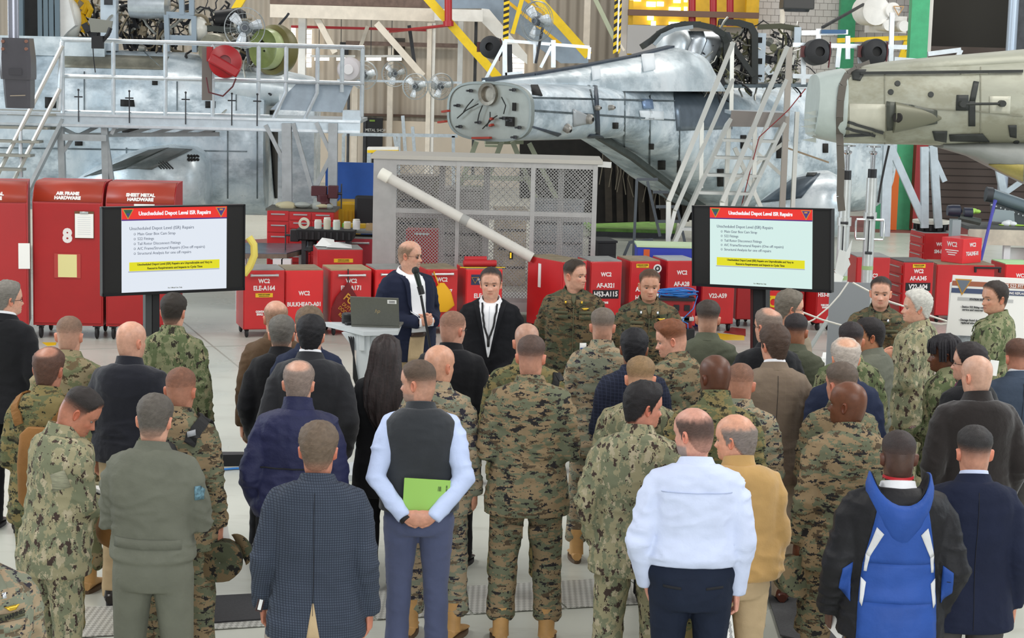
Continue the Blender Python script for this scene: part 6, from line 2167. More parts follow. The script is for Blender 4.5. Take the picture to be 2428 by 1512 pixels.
CAB['j'] = red_cabinet(1574, 1648, 791, 618, 15, 'red cabinet stencilled AF-A28 under grey metal top', ((.28, .12, 'WC2'), (.55, .13, 'AF-A28')), handle=False, top=mat('pale_grey_top', 'b4b8b8', .35, .4))
CAB['k'] = red_cabinet(1658, 1738, 786, 622, 10, 'red cabinet stencilled V22-A59 below the right screen', ((.80, .13, 'V22-A59'),), handle=False, top=TOPG)
CAB['l'] = red_cabinet(1742, 1800, 775, 632, 8, 'dark red cabinet behind the right screen post', (), m=REDD, handle=False)
CAB['m'] = red_cabinet(1826, 1905, 775, 640, 6, 'red cabinet behind grey haired man with glasses', ((.5, .11, 'AF-A02'),), handle=False)
CAB['n'] = red_cabinet(1931, 1975, 784, 640, 14, 'red cabinet stencilled H53 beside the left jack', ((.60, .12, 'H53-B02'), (.88, .05, 'THIS CART\nBASKET')), depth=.6, handle=False)
CAB['p'] = red_cabinet(2022, 2103, 775, 610, 4, 'red cabinet stencilled A109 between the two jacks', ((.45, .12, 'WC2'), (.62, .13, 'AE-A109')), top=TOPG, handle=False)
CAB['q'] = red_cabinet(2133, 2208, 768, 622, 12, 'red cabinet with black plate V22-A04 and side drawers', ((.22, .12, 'WC2'), (.40, .13, 'AF-A345')), plate=(.61, 'V22-A04'), stick=(0, .045), handle=False, drawers=True, top=mat('dark_top', '4d4a48', .5))
CAB['r'] = red_cabinet(2212, 2352, 766, 628, 4, 'wide red cabinet stencilled AE-A138 under small red box', ((.40, .11, 'WC2'), (.60, .12, 'AE-A138'), (1.0, .05, 'CONTAINS THE\nSMALL TOOLS')), handle=False)
CAB['s'] = red_cabinet(2374, 2452, 764, 627, 6, 'red cabinet with pale green taped top at right edge', ((.28, .12, 'WC2'),), handle=False, top=mat('pale_green_sheet', 'b5e0a6', .6), m=REDB)
CAB['t'] = red_cabinet(2182, 2262, 715, 553, 10, 'red cabinet stencilled SM-B20 behind with drawers at left', ((.30, .12, 'WC2'), (.50, .12, 'SM-B20')), handle=False, drawers=True, top=mat('pale_grey_top', ''))
CAB['u'] = red_cabinet(780, 892, 721, 566, 5, 'faded red cabinet stencilled A71 beside the wire cage', ((.28, .12, 'WC2'), (.55, .12, 'ELE-A71')), top=TOPG, m=mat('faded_red', 'bb3340', .45, var=.06))
CAB['v'] = red_cabinet(752, 858, 752, 592, 12, 'red cabinet with crumpled papers on its top', (), handle=False, stick=(.04, .14), top=TOPG)
# things on and at the cabinets
o = CAB['c']
b_ = thing('hanging_bag', 'dark red drawstring bag marked FOD hanging on ELE-A171 cabinet', 'bag', tuple(local_matrix(o) @ Vector((-.05, -.07, .47))), o.rotation_euler.z)
m = MB()
m.loft([[(a * math.cos(t) - off, d * math.sin(t), z) for t in [2 * PI * k / 18 for k in range(18)]] for z, a, d, off in ((.20, .012, .012, .0), (.13, .05, .03, .01), (.02, .13, .045, .02), (-.12, .19, .055, .02), (-.26, .17, .055, .05), (-.32, .10, .03, .07))])
m.build('sack', mat('maroon_cloth', '6e1a1d', .85, var=.15), b_, smooth=60)
text('FOD', .13, mat('gold_print', 'c08a2c', .7), b_, (.03, -.062, -.03), rot=(PI / 2, math.radians(40), 0), bold=.003)
text('DUTY AT\nDOOR OF\nRISKS', .062, mat('gold_print', ''), b_, (-.04, -.064, -.17), rot=(PI / 2, math.radians(40), 0))
MB().path([(0, 0, .18), (0, .02, .30), (-.0, .03, .36)], .008, 6).build('drawstring', BLK, b_)
o = CAB['e']
b_ = thing('hanging_bag', 'yellow strap bag hanging on ELE-A267 cabinet behind speaker', 'bag', tuple(local_matrix(o) @ Vector((-.04, -.08, .50))), o.rotation_euler.z)
m = MB()
m.loft([[(a * math.cos(t) + .02, d * math.sin(t), z) for t in [2 * PI * k / 16 for k in range(16)]] for z, a, d in ((.16, .03, .012), (.05, .12, .05), (-.12, .17, .055), (-.2, .08, .03))])
m.build('sack', mat('yellow_cloth', 'e3a80f', .7), b_, smooth=60)
MB().bar((-.02, 0, .14), (-.08, .02, .30), .05, .008).build('strap', mat('yellow_cloth', ''), b_)
o = CAB['f']
H_ = o['top_']
b_ = thing('rolled_blanket', 'red rolled canvas on top of cabinet left of black suit man', 'roll', tuple(local_matrix(o) @ Vector((-.02, .18, H_ + .012))), o.rotation_euler.z)
MB().lathe([(.001, -.21), (.040, -.21), (.042, -.18), (.042, .18), (.040, .21), (.001, .21)], (0, 0, .042), (1, 0, 0), n=18).build('roll', mat('red_canvas', 'b8242a', .6), b_)
MB().lathe([(.03, -.16), (.034, -.16), (.034, .12), (.03, .12)], (-.03, .03, .095), (1, 0, 0), n=14, cap=True).build('upper_roll', mat('red_canvas', ''), b_)
MB().bar((-.28, -.12, .004), (.3, -.12, .004), .02, .008).build('yellow_cord', YEL, b_)
text('FRC EAST', .045, WLET, o, (-.02, -.016, H_ - .13), sx=.8)
MB().box((-.02, -.0135, H_ - .13), (.30, .004, .13)).build('emblem_plate', mat('emblem_navy', '28304f', .5), o)
m = MB()
for q in range(3):
 a0, a1 = [Vector((-.12 + .05 * math.sin(2 * PI * k / 3 + PI), -.018, H_ - .125 + .05 * math.cos(2 * PI * k / 3 + PI))) for k in (q, q + 1)]
 m.bar(a0, a1, .008, .004)
m.build('emblem', mat('gold_print', ''), o)
# round seal on cabinet i
o = CAB['i']
m = MB()
m.lathe([(.001, 0), (.055, 0), (.055, .004)], (.16, -.016, o['top_'] - .09), (0, -1, 0), n=20)
m.build('round_seal', WLET, o)
MB().lathe([(.018, 0), (.034, 0), (.034, .004), (.018, .004)], (.16, -.020, o['top_'] - .09), (0, -1, 0), n=16).build('seal_ring', BLET, o)
o = CAB['g']
MB().box((-o['w_'] / 2 - .004, .50, o['top_'] - .22), (.004, .06, .30)).build('gauge_label', WLET, o)
# three tall hardware cabinets at the left
def tall_cabinet(px0, px1, ywheel, ytop, yaw, label, title, num=None):
 g = at_z((px0 + px1) / 2, ywheel, 0)
 W_ = (at_y(px1, 600, g.y).x - at_y(px0, 600, g.y).x) / math.cos(math.radians(yaw))
 H_ = at_y((px0 + px1) / 2, ytop, g.y + .35).z
 D = .75
 o = thing('hardware_cabinet', label, 'cabinet', (g.x, g.y, 0), math.radians(yaw), 'tall red hardware cabinets')
 hs_ = H_ - .23
 prof = [(0, .16), (0, hs_), (.05, hs_ + .10), (.13, hs_ + .18), (.24, hs_ + .225), (.38, H_), (D, H_), (D, .16)]
 b_ = MB()
 n = len(prof)
 L = [(-W_ / 2, y, z) for y, z in prof]
 R = [(W_ / 2, y, z) for y, z in prof]
 fs = [tuple(range(n)), tuple(range(2 * n - 1, n - 1, -1))] + [((i + 1) % n, i, n + i, n + (i + 1) % n) for i in range(n)]
 b_.add(L + R, fs)
 b_.build('body', REDH, o, smooth=30)
 h_ = MB()
 L = [(-W_ / 2 + .01, y - .006, z + .006) for y, z in prof[1:6]]
 R = [(W_ / 2 - .01, y - .006, z + .006) for y, z in prof[1:6]]
 h_.add(L + R, [(i, 5 + i, 6 + i, i + 1) for i in range(4)])
 h_.build('hood', REDH2, o, smooth=60, solid=.004)
 MB().box((0, -.008, (hs_ + .18) / 2), (W_ - .03, .016, hs_ - .20)).build('door', REDH, o, bevel=.005, smooth=0)
 for x in (-W_ / 2 + .08, W_ / 2 - .08):
  for y in (.06, D - .08):
   caster(o, x, y, .072)
   MB().box((x, y, .155), (.09, .09, .02)).build('caster_plate', DGREY, o)
 text(title, .056, WLET, o, (0, .012, hs_ + .075), rot=(math.radians(63), 0, 0), sx=.98, bold=.004)
 if num:
  text(num, .22, WLET, o, (0, -.020, hs_ - .40), sx=.95, bold=.012)
 return o, W_, H_, hs_
o, W_, H_, hs_ = tall_cabinet(80, 244, 803, 428, 3, 'tall red hooded cabinet numbered 8 lettered AIR FRAME HARDWARE', 'AIR FRAME\nHARDWARE', '8')
cb = thing('clipboard', 'clipboard with white sheets hanging on cabinet numbered 8', 'clipboard', tuple(local_matrix(o) @ Vector((.20, -.030, hs_ - .26))), o.rotation_euler.z)
MB().box((0, 0, 0), (.225, .008, .32)).build('board', mat('hardboard', '6b4a30', .6), cb)
MB().box((0, -.007, -.012), (.215, .006, .285)).build('sheets', PAPERW, cb, bevel=.002)
MB().box((0, -.014, .145), (.10, .016, .025)).build('clip', STEEL, cb, bevel=.003)
m = MB()
for k in range(9):
 m.box((0, -.0105, .09 - k * .025), (.15, .001, .003))
m.build('ruled_lines', mat('faint_line', 'b9bec5', .8), cb)['kind'] = 'stuff'
pk_ = thing('document_sleeve', 'clear sleeve with yellow sheet on the cabinet numbered 8', 'paper', tuple(local_matrix(o) @ Vector((.0, -.024, hs_ - .75))), o.rotation_euler.z)
MB().box((0, 0, 0), (.31, .003, .29)).build('sleeve', mat('sleeve_red_clear', 'b5413c', .2), pk_)
MB().box((.0, -.003, 0), (.22, .003, .27)).build('sheet', mat('yellow_sheet', 'e3db9a', .6), pk_)
o2, W2, H2, hs2 = tall_cabinet(252, 414, 806, 432, 3, 'tall red hooded cabinet lettered SHEET METAL HARDWARE behind left screen', 'SHEET METAL\nHARDWARE')
MB().box((.05, -.02, hs2 - .06), (.24, .006, .12)).build('paper_sheet', PAPERW, o2)
o3, W3, H3, hs3 = tall_cabinet(-112, 64, 808, 428, 12, 'tall red hooded cabinet cut off at left edge', 'MECHANICAL\nHARDWARE')
MB().box((.40, -.022, hs3 - .62), (.13, .004, .30)).build('paper_sheet', PAPERW, o3)
# wire cage
YG = at_z(1240, 768, 0).y
CG = thing('wire_cage', 'grey expanded metal cage behind the red cabinets at centre', 'cage', (at_y(1155, 700, YG).x, YG, 0))
CGM = mat('cage_grey', 'a9a8a6', .5, .3, var=.06)
a, c = at_y(890, 378, YG), at_y(1418, 385, YG)
x0, x1, zt = a.x, c.x, (a.z + c.z) / 2
MB().box(((x0 + x1) / 2, YG + .5, zt + .02), (x1 - x0 + .12, 1.1, .05)).build('roof_frame', mat('cage_roof', 'b5b1a8', .5, .2), CG, world=True, smooth=0)
for x, w_ in ((x0 + .13, .30), (at_y(1085, 500, YG).x, .05), (at_y(1262, 500, YG).x, .06), (x1 - .03, .06)):
 MB().box((x, YG, zt / 2 + .1), (w_, .06, zt - .2)).build('post', CGM, CG, world=True, smooth=0)
for z, w_ in ((zt - .03, .09), (at_y(1200, 505, YG).z, .06), (at_y(1200, 715, YG).z, .10)):
 MB().bar((x0, YG, z), (x1, YG, z), .05, w_).build('rail', CGM, CG, world=True, smooth=0)
for x in (at_y(1150, 500, YG).x, at_y(1040, 500, YG).x, at_y(1330, 600, YG).x):
 MB().box((x, YG + 1.0, zt / 2), (.08, .06, zt)).build('back_post', CGM, CG, world=True, smooth=0)
MB().bar((x0, YG + 1.0, zt * .62), (x1, YG + 1.0, zt * .62), .05, .08).build('back_rail', CGM, CG, world=True, smooth=0)
MB().bar((x1, YG, zt), (x1 + .17, YG - .02, zt - .01), .07, .07).build('rail_end', mat('cage_white', 'cfcfcb', .4), CG, world=True, smooth=0)
def expanded(name, p0, ux, uz, W_, H_, px=.044, pz=.022, w_=.0096):
 """expanded metal sheet: every strand is a zig-zag ribbon"""
 b_ = MB()
 nx, nz = int(W_ / px), int(H_ / pz)
 ny = ux.cross(uz).normalized()
 vs, fs = [], []
 for j in range(nz):
  base = len(vs)
  s_ = 1 if j % 2 else -1
  for i in range(2 * nx + 1):
   k = s_ * (1 if i % 2 else -1)
   c = p0 + ux * (i * px / 2) + uz * (j * pz + pz / 2 + k * pz * .5)
   vs += [c - uz * w_ * .55, c + uz * w_ * .55]
  for i in range(2 * nx):
   fs.append((base + 2 * i, base + 2 * i + 2, base + 2 * i + 3, base + 2 * i + 1))
 b_.add(vs, fs)
 o = b_.build(name, CGM, CG, world=True, smooth=0)
 o['kind'] = 'stuff'
 return o
zb = at_y(1200, 715, YG).z
expanded('mesh_front', Vector((x0 + .27, YG - .02, zb)), Vector((1, 0, 0)), Vector((0, 0, 1)), x1 - x0 - .3, zt - zb - .05)
expanded('mesh_back', Vector((x0, YG + 1.03, zb)), Vector((1, 0, 0)), Vector((0, 0, 1)), x1 - x0, zt - zb - .05, .1, .05, .009)
MB().box(((x0 + x1) / 2, YG + .5, zb / 2 + .08), (x1 - x0, 1.1, .12)).build('base_tray', mat('base_grey', 'c2c3c0', .5), CG, world=True, smooth=0)
for x in (x0 + .1, x1 - .1):
 for y in (YG + .05, YG + .95):
  caster(CG, x - CG.location.x, y - YG, .09)
t = thing('red_case', 'red metal case standing inside the wire cage', 'case', tuple(at_y(1000, 640, YG + .5)))
MB().box((0, 0, .1), (.42, .35, .9)).build('body', REDD, t, bevel=.01)
MB().box((0, -.18, .50), (.2, .02, .03)).build('handle', STEEL, t)
t = thing('yellow_lamp', 'small yellow lit indicator on the cage front', 'lamp', tuple(at_y(1212, 605, YG - .04)))
MB().box((0, 0, 0), (.05, .03, .10)).build('housing', BLK, t)
MB().box((-.006, -.017, 0), (.02, .008, .07)).build('lens', emit('amber_light', 'f2c020', 1.3), t)
# the long white pipe leaning before the cage
P0, P1 = at_y(905, 412, YG - .35), at_y(1262, 611, YG - .62)
dP = (P1 - P0).normalized()
t = thing('plastic_pipe', 'long white plastic pipe with end cap leaning before the cage', 'pipe', tuple(P0))
PVC = mat('pvc_white', 'd0ccc4', .35, var=.03)
MB().tube(P0, P1, .066, n=24).build('tube', PVC, t, world=True)
MB().lathe([(.001, -.01), (.06, -.01), (.078, .0), (.078, .13), (.068, .14)], P0 - dP * .02, dP, n=24).build('end_cap', mat('pvc_cap', 'ebe8dc', .35), t, world=True)
pj = P0 + dP * (P1 - P0).length * .53
MB().lathe([(.0685, 0), (.0685, .10)], pj, dP, n=24).build('grey_band', mat('band_grey', 'a3a29e', .5), t, world=True)
# blue wall panel, yellow bin, tool chest and benches at the back left
t = thing('partition', 'large blue partition panel left of the wire cage', 'panel', tuple(at_y(845, 470, 27) * 1) if False else (at_y(845, 470, 28.7).x, 28.7, 0))
a, c = at_y(760, 383, 28.7), at_y(905, 520, 28.7)
MB().box((0, 0, a.z / 2), (c.x - a.x, .08, a.z)).build('sheet', BLUEP, t, smooth=0)
MB().box((0, -.05, .05), (c.x - a.x, .1, .1)).build('foot_rail', DGREY, t)
YT = 26.9
ch = thing('tool_chest', 'large red drawer chest with chrome pulls at back left', 'tool chest', (at_y(712, 560, YT).x, YT, 0))
a, c = at_y(633, 500, YT), at_y(792, 502, YT)
W_, H_ = c.x - a.x, (a.z + c.z) / 2
MB().box((0, .35, H_ / 2), (W_, .7, H_)).build('body', RED, ch, bevel=.01, smooth=0)
MB().box((0, .35, H_ + .015), (W_ + .04, .72, .03)).build('top', mat('chest_top', '5f5a50', .6), ch, smooth=0)
for col in range(3):
 cw_ = W_ / 3 - .02
 for k in range(6):
  z = H_ - .07 - k * (.12 if col else .16)
  x = -W_ / 2 + W_ / 3 * (col + .5)
  d_ = MB().box((x, -.008, z), (cw_, .016, .105 if col else .145)).build('drawer', RED, ch, bevel=.003)
  MB().box((x, -.024, z + .025), (cw_ * .66, .012, .018)).build('drawer_pull', STEEL, d_)
t = thing('rag_pile', 'crumpled rags and bags lying on the red drawer chest', 'rags', tuple(local_matrix(ch) @ Vector((.02, .3, H_ + .03))), kind='stuff')
rd = random.Random(4)
m = MB()
for k in range(11):
 m.ball((rd.uniform(-.35, .35), rd.uniform(-.15, .1), rd.uniform(.02, .05)), (rd.uniform(.06, .14), rd.uniform(.05, .1), rd.uniform(.03, .08)), 8, 6, k % 2)
m.build('rags', [mat('rag_pale', 'b9b08f', .9), mat('rag_grey', '9fa39c', .9)], t, smooth=40)
vs_ = thing('bench_vise', 'dark red bench vise on right end of the drawer chest', 'vise', tuple(local_matrix(ch) @ Vector((W_ / 2 - .18, .25, H_ + .03))))
VM = mat('vise_maroon', '4e2228', .5, .2)
m = MB()
m.lathe([(.001, 0), (.14, 0), (.13, .05), (.09, .09), (.10, .20), (.001, .20)], (0, 0, 0), n=16)
m.box((-.06, 0, .25), (.22, .14, .14))
m.build('base', VM, vs_, bevel=.01)
MB().box((.14, 0, .24), (.14, .16, .18)).build('jaw', VM, vs_, bevel=.01)
MB().tube((.2, -.02, .22), (.27, -.02, .22), .02).tube((.26, -.02, .36), (.26, -.02, .0), .010).build('screw_handle', DGREY, vs_)
yb_ = thing('yellow_bin', 'yellow ribbed plastic bin before the blue panel', 'bin', (at_y(824, 500, 27.9).x, 27.9, 0))
a, c = at_y(797, 477, 27.9), at_y(851, 478, 27.9)
H_ = a.z
b_ = MB()
b_.loft([[(x * s_, .25 + y * s_, z) for x, y in ((-.5 * (c.x - a.x), -.3), (.5 * (c.x - a.x), -.3), (.5 * (c.x - a.x), .3), (-.5 * (c.x - a.x), .3))] for z, s_ in ((0, .85), (H_ - .04, 1), (H_, .96))])
b_.build('tub', YELB, yb_, bevel=.02, smooth=0)
for k in range(5):
 MB().box((-.12 + .06 * k, -.05, H_ * .6), (.02, .02, H_ * .6)).build('rib', YELB, yb_)
bc_ = thing('office_chair', 'black padded chair back beside the yellow bin', 'chair', (at_y(868, 500, 27.6).x, 27.6, 0))
a = at_y(868, 464, 27.6)
MB().box((0, .05, a.z - .28), (.34, .1, .56)).build('backrest', RUBBER, bc_, bevel=.04)
MB().box((0, -.2, a.z - .62), (.42, .45, .1)).build('seat', RUBBER, bc_, bevel=.03)
MB().tube((0, -.1, .1), (0, -.1, a.z - .66), .035).build('post', BLK, bc_)
for k in range(5):
 MB().bar((0, -.1, .12), (.3 * math.cos(k * 1.257), -.1 + .3 * math.sin(k * 1.257), .05), .05, .04).build('base_leg', BLK, bc_)
# steel topped work table
YW = at_z(660, 740, 0).y
wt = thing('work_table', 'steel topped work table with white legs behind ELE cabinets', 'table', (at_y(650, 600, YW).x, YW, 0))
a, c = at_y(560, 600, YW), at_y(690, 600, YW)
zt_ = a.z
MB().prism([Vector((q.x, q.y, zt_)) for q in (at_z(560, 600, zt_), at_z(680, 600, zt_), at_z(738, 585, zt_), at_z(712, 577, zt_), at_z(575, 575, zt_))], (0, 0, -.012)).build('steel_top', mat('blued_steel', '6f7f8c', .3, .7, var=.2, vscale=5), wt, world=True, smooth=0)
MB().prism([Vector((q.x, q.y, zt_ - .012)) for q in (at_z(560, 600, zt_), at_z(680, 600, zt_), at_z(738, 585, zt_), at_z(712, 577, zt_), at_z(575, 575, zt_))], (0, 0, -.06)).build('table_edge', mat('edge_brown', '776a5d', .6, var=.2), wt, world=True, smooth=0)
for x in (570, 658, 678):
 q = at_y(x, 620, YW + .02)
 MB().box((q.x, YW + .1, (zt_ - .07) / 2), (.13, .13, zt_ - .07)).build('leg', mat('white_leg', 'dfe2e3', .4), wt, world=True, smooth=0)
MB().box((at_y(700, 600, YW).x, YW + .9, (zt_ - .07) / 2), (.1, .1, zt_ - .07)).build('leg', mat('white_leg', ''), wt, world=True, smooth=0)
v2 = thing('bench_vise', 'black bench vise clamped on corner of steel work table', 'vise', tuple(Vector((at_y(738, 570, YW + .6).x, YW + .6, zt_))))
m = MB()
m.lathe([(.001, 0), (.12, 0), (.08, .06), (.08, .14), (.001, .14)], (0, 0, 0), n=14)
m.box((0, 0, .20), (.30, .13, .13))
m.build('base', BLK, v2, bevel=.012)
MB().box((-.22, 0, .2), (.12, .16, .16)).build('jaw', BLK, v2, bevel=.01)
MB().tube((-.28, 0, .2), (-.36, 0, .2), .015).tube((-.35, 0, .34), (-.35, 0, -.02), .009).build('screw_handle', DGREY, v2)
# parts tray on stand
YY = 25.75
tr_ = thing('parts_tray', 'black plastic parts tray stand with jars and tape on top', 'tray', (at_y(775, 545, YY).x, YY, 0))
a, c = at_y(706, 540, YY), at_y(842, 542, YY)
zt2 = a.z
W_ = c.x - a.x
b_ = MB()
b_.loft([[(sx * W_ / 2 * s_, sy * .25 * s_, z) for sx, sy in ((-1, -1), (1, -1), (1, 1), (-1, 1))] for z, s_ in ((zt2 - .14, .93), (zt2 - .01, 1.0), (zt2, 1.02))])
b_.build('tray', RUBBER, tr_, bevel=.01, smooth=0)
for k in range(9):
 MB().box((-W_ * .42 + k * W_ * .105, -.252, zt2 - .075), (.03, .02, .10)).build('rib', BLK, tr_)
for sx in (-1, 1):
 MB().box((sx * W_ * .38, 0, (zt2 - .14) / 2), (.06, .3, zt2 - .14)).build('leg', DGREY, tr_)
rd = random.Random(9)
JT = [('jar', 'e3e4de', 'white lidded'), ('jar', 'd6d3bd', 'cream'), ('jar', 'cfd8c9', 'pale green labelled'), ('jar', 'dfd2b5', 'amber'), ('jar', 'e9eae8', 'small white')]
for k, (n_, c_, w_) in enumerate(JT):
 j = thing('jar', '%s plastic jar standing on the black parts tray' % w_, 'jar', (tr_.location.x - .12 + .13 * k, YY + rd.uniform(-.1, .1), zt2), 0, 'jars on the parts tray')
 h_ = rd.uniform(.09, .17)
 MB().lathe([(.001, 0), (.05, 0), (.052, h_ * .8), (.04, h_ * .88)], (0, 0, 0), n=14).build('body', mat('jar_' + c_, c_, .35), j)
 MB().lathe([(.046, h_ * .86), (.046, h_), (.001, h_)], (0, 0, 0), n=14).build('lid', mat('jar_lid', 'b9bd7a' if k == 2 else 'e8e6da', .4), j)
tp = thing('tape_roll', 'roll of pale tape lying upright on the black tray', 'tape', (tr_.location.x - .30, YY - .1, zt2))
MB().lathe([(.045, -.025), (.075, -.025), (.075, .025), (.045, .025), (.045, -.025)], (0, 0, .075), (0, 1, .1), n=20).build('ring', mat('tape_cream', 'dcd8c3', .6), tp)
for nm, lab, px, py, Y, sz, mm in (('green_box', 'bright green cardboard box behind the parts tray', 829, 529, 26.3, (.19, .16, .10), mat('bright_green', '5cb52c', .6)),
         ('yellow_box', 'yellow and black printed box beside the green box', 850, 530, 26.1, (.20, .14, .06), mat('ochre_box', 'c9a21f', .6)),
         ('carton', 'tan cardboard carton at the corner of the cage', 880, 530, 26.5, (.14, .14, .13), mat('cardboard', 'b89a73', .8))):
 q = at_y(px, py, Y)
 t = thing(nm, lab, 'box', (q.x, Y, q.z - sz[2]))
 MB().box((0, 0, sz[2] / 2), sz).build('body', mm, t, bevel=.003)
 MB().box((0, 0, sz[2] + .002), (sz[0] * .3, sz[1], .003)).build('tape_strip', mat('brown_tape', 'a4824f', .4), t)
sh_ = thing('shelf_table', 'low steel shelf table behind the parts tray', 'table', (at_y(850, 535, 26.5).x, 26.5, 0))
q = at_y(850, 534, 26.5)
MB().box((0, 0, q.z - .075), (.62, .5, .03)).build('top', TOPG, sh_, smooth=0)
for sx in (-1, 1):
 MB().box((sx * .28, 0, (q.z - .09) / 2), (.04, .45, q.z - .09)).build('leg', DGREY, sh_, smooth=0)
# papers on cabinet v
o = CAB['v']
t = thing('paper_heap', 'crumpled white papers and plastic wrap on red cabinet', 'papers', tuple(local_matrix(o) @ Vector((-.08, .3, o['top_'] + .014))))
for k, (x, y, w_, r_) in enumerate(((-.08, 0, .26, .3), (.12, -.12, .34, -.2), (-.02, .1, .22, .9))):
 m = MB()
 m.add([(x - w_ / 2, y - .1, .01), (x + w_ / 2, y - .12, .004), (x + w_ / 2 - .03, y + .1, .03 + .05 * (k == 0)), (x - .05, y + .02, .07 + .04 * (k == 0)), (x - w_ / 2, y + .1, .015)], [(0, 1, 3), (1, 2, 3), (2, 4, 3), (4, 0, 3)])
 m.build('sheet', PAPERW if k != 1 else mat('cloudy_plastic', ''), t, smooth=0, solid=.002)
m = MB()
m.path([at_y(x, y, 22.6) for x, y in ((590, 562), (602, 580), (603, 605), (592, 632), (578, 650))], .045, 10)
tag(m.build('yellow_hose', mat('yellow_hose', 'e2cf63', .5)), 'thick yellow hose hanging beside the left screen', 'hose')
# blue crate and small red box
YCr = 24.75
q0, q1 = at_y(1512, 585, YCr), at_y(1664, 588, YCr)
t = thing('blue_crate', 'blue crate with pale lid behind red cabinets left of right screen', 'crate', ((q0.x + q1.x) / 2, YCr, 0))
MB().box((0, .3, (q0.z + 0) / 2), (q1.x - q0.x, .6, q0.z)).build('body', mat('crate_blue', '2a3fb5', .45), t, bevel=.005, smooth=0)
MB().box((0, .3, q0.z + .01), (q1.x - q0.x + .02, .62, .025)).build('lid', mat('pale_green_lid', 'c6dcb0', .5), t, smooth=0)
MB().box((-(q1.x - q0.x) / 2 + .12, -.004, q0.z - .08), (.08, .006, .10)).build('orange_label', mat('orange_label', 'd8622a', .6), t)
MB().box((.10, -.004, q0.z - .17), (.34, .006, .07)).build('stencil_plate', BLK, t)
text('WC2', .07, WLET, t, (.10, -.009, q0.z - .17), bold=.002)
o = CAB['r']
t = thing('small_tool_box', 'small red box stencilled TGALINE-01 on wide red cabinet', 'tool box', tuple(local_matrix(o) @ Vector((.02, .30, o['top_'] + .012))), math.radians(40))
MB().box((0, 0, .17), (.42, .36, .34)).build('body', REDB, t, bevel=.006, smooth=0)
text('WC2', .075, WLET, t, (0, -.184, .25), bold=.002)
text('TGALINE-01', .075, WLET, t, (0, -.184, .13), bold=.002, sx=.7)
text('WC2', .09, WLET, t, (-.214, 0, .25), rot=(PI / 2, 0, -PI / 2), bold=.002)
m = MB()
for k in range(3):
 m.box((-.213, 0, .17 - .03 * k), (.004, .22 - .05 * k, .013))
m.build('white_bars', WLET, t)
MB().box((.30, -.01, o['top_'] - .03), (.38, .05, .025)).box((.13, -.01, o['top_'] - .06), (.03, .05, .07)).box((.47, -.01, o['top_'] - .06), (.03, .05, .07)).build('black_handle', BLK, o, bevel=.005)
o = CAB['t']
t = thing('round_tub', 'black tub with white rim standing on SM-B20 cabinet', 'tub', tuple(local_matrix(o) @ Vector((-.05, .28, o['top_'] + .012))))
MB().lathe([(.001, 0), (.22, 0), (.25, .10), (.25, .13)], (0, 0, 0), n=26).build('body', RUBBER, t)
MB().lathe([(.25, .11), (.275, .115), (.275, .16), (.25, .165), (.23, .13)], (0, 0, 0), n=26).build('rim', mat('rim_cream', 'd9d5c8', .5), t)
for k in range(14):
 a_ = 2 * PI * k / 14
 MB().box((.247 * math.cos(a_), .247 * math.sin(a_), .06), (.03, .03, .08), Matrix.Rotation(a_, 3, 'Z')).build('rib', BLK, t)
# machine bench at the far right
YM = 26.9
bn = thing('machine_bench', 'worn white work bench with tools at far right', 'bench', (at_y(2400, 600, YM).x, YM, 0))
a, c = at_y(2295, 540, YM), at_y(2500, 552, YM)
zt3 = a.z
MB().box(((a.x + c.x) / 2 - bn.location.x, .4, zt3), (c.x - a.x, .9, .05)).build('bench_top', mat('bench_dark_top', '4a4c4b', .5), bn, smooth=0)
MB().box(((a.x + c.x) / 2 - bn.location.x, -.04, zt3 - .12), (c.x - a.x, .05, .22)).build('apron', mat('bench_cream', 'c9bdac', .6, var=.12), bn, smooth=0)
for px in (2388, 2440):
 q = at_y(px, 600, YM)
 MB().box((q.x - bn.location.x, .05, (zt3 - .2) / 2), (.09, .09, zt3 - .2)).build('leg', mat('white_leg', ''), bn, smooth=0)
MB().box((at_y(2420, 600, YM).x - bn.location.x, .1, zt3 - .45), (.3, .05, .35)).build('grey_panel', mat('base_grey', ''), bn, smooth=0)
br_ = thing('sheet_brake', 'long grey metal forming machine on the bench at far right', 'machine', tuple(Vector((at_y(2420, 500, YM + .5).x, YM + .5, zt3 + .025))))
p0, p1 = at_y(2352, 462, YM + .5), at_y(2520, 520, YM + .5)
MB().tube(p0, p1, .095, n=18).build('roller_cover', mat('machine_grey', '6c7a80', .35, .4), br_, world=True)
MB().prism([p0 + Vector((0, 0, -.09)), p1 + Vector((0, 0, -.09)), p1 + Vector((0, 0, -.32)), p0 + Vector((.02, 0, -.30))], (0, .1, 0)).build('perforated_plate', mat('plate_dark', '4f5557', .5, .3), br_, world=True, smooth=0)
MB().prism([p0 + Vector((.05, -.05, -.20)), p0 + Vector((.32, -.05, -.22)), p0 + Vector((.34, -.05, -.38)), p0 + Vector((.0, -.05, -.38))], (0, .05, 0)).build('side_cover', mat('machine_pale', '97a3a6', .4, .3), br_, world=True, smooth=0)
MB().tube(p0 + Vector((-.09, 0, .01)), p0, .11, n=16).build('end_cap', DGREY, br_, world=True)
m = MB()
for k in range(16):
 q = p0.lerp(p1, k / 16) + Vector((0, -.02, -.14))
 m.box(q, (.02, .02, .02))
m.build('perforations', STEEL, br_, world=True)['kind'] = 'stuff'
gr_ = thing('bench_grinder', 'dark blue motor tool on grey stand near the bench', 'machine', tuple(Vector((at_y(2275, 500, 26.6).x, 26.6, at_y(2275, 520, 26.6).z))))
MB().lathe([(.001, -.11), (.075, -.11), (.085, -.05), (.085, .06), (.001, .10)], (-.06, 0, .12), (1, 0, 0), n=16).build('motor', mat('motor_navy', '23283a', .4), gr_)
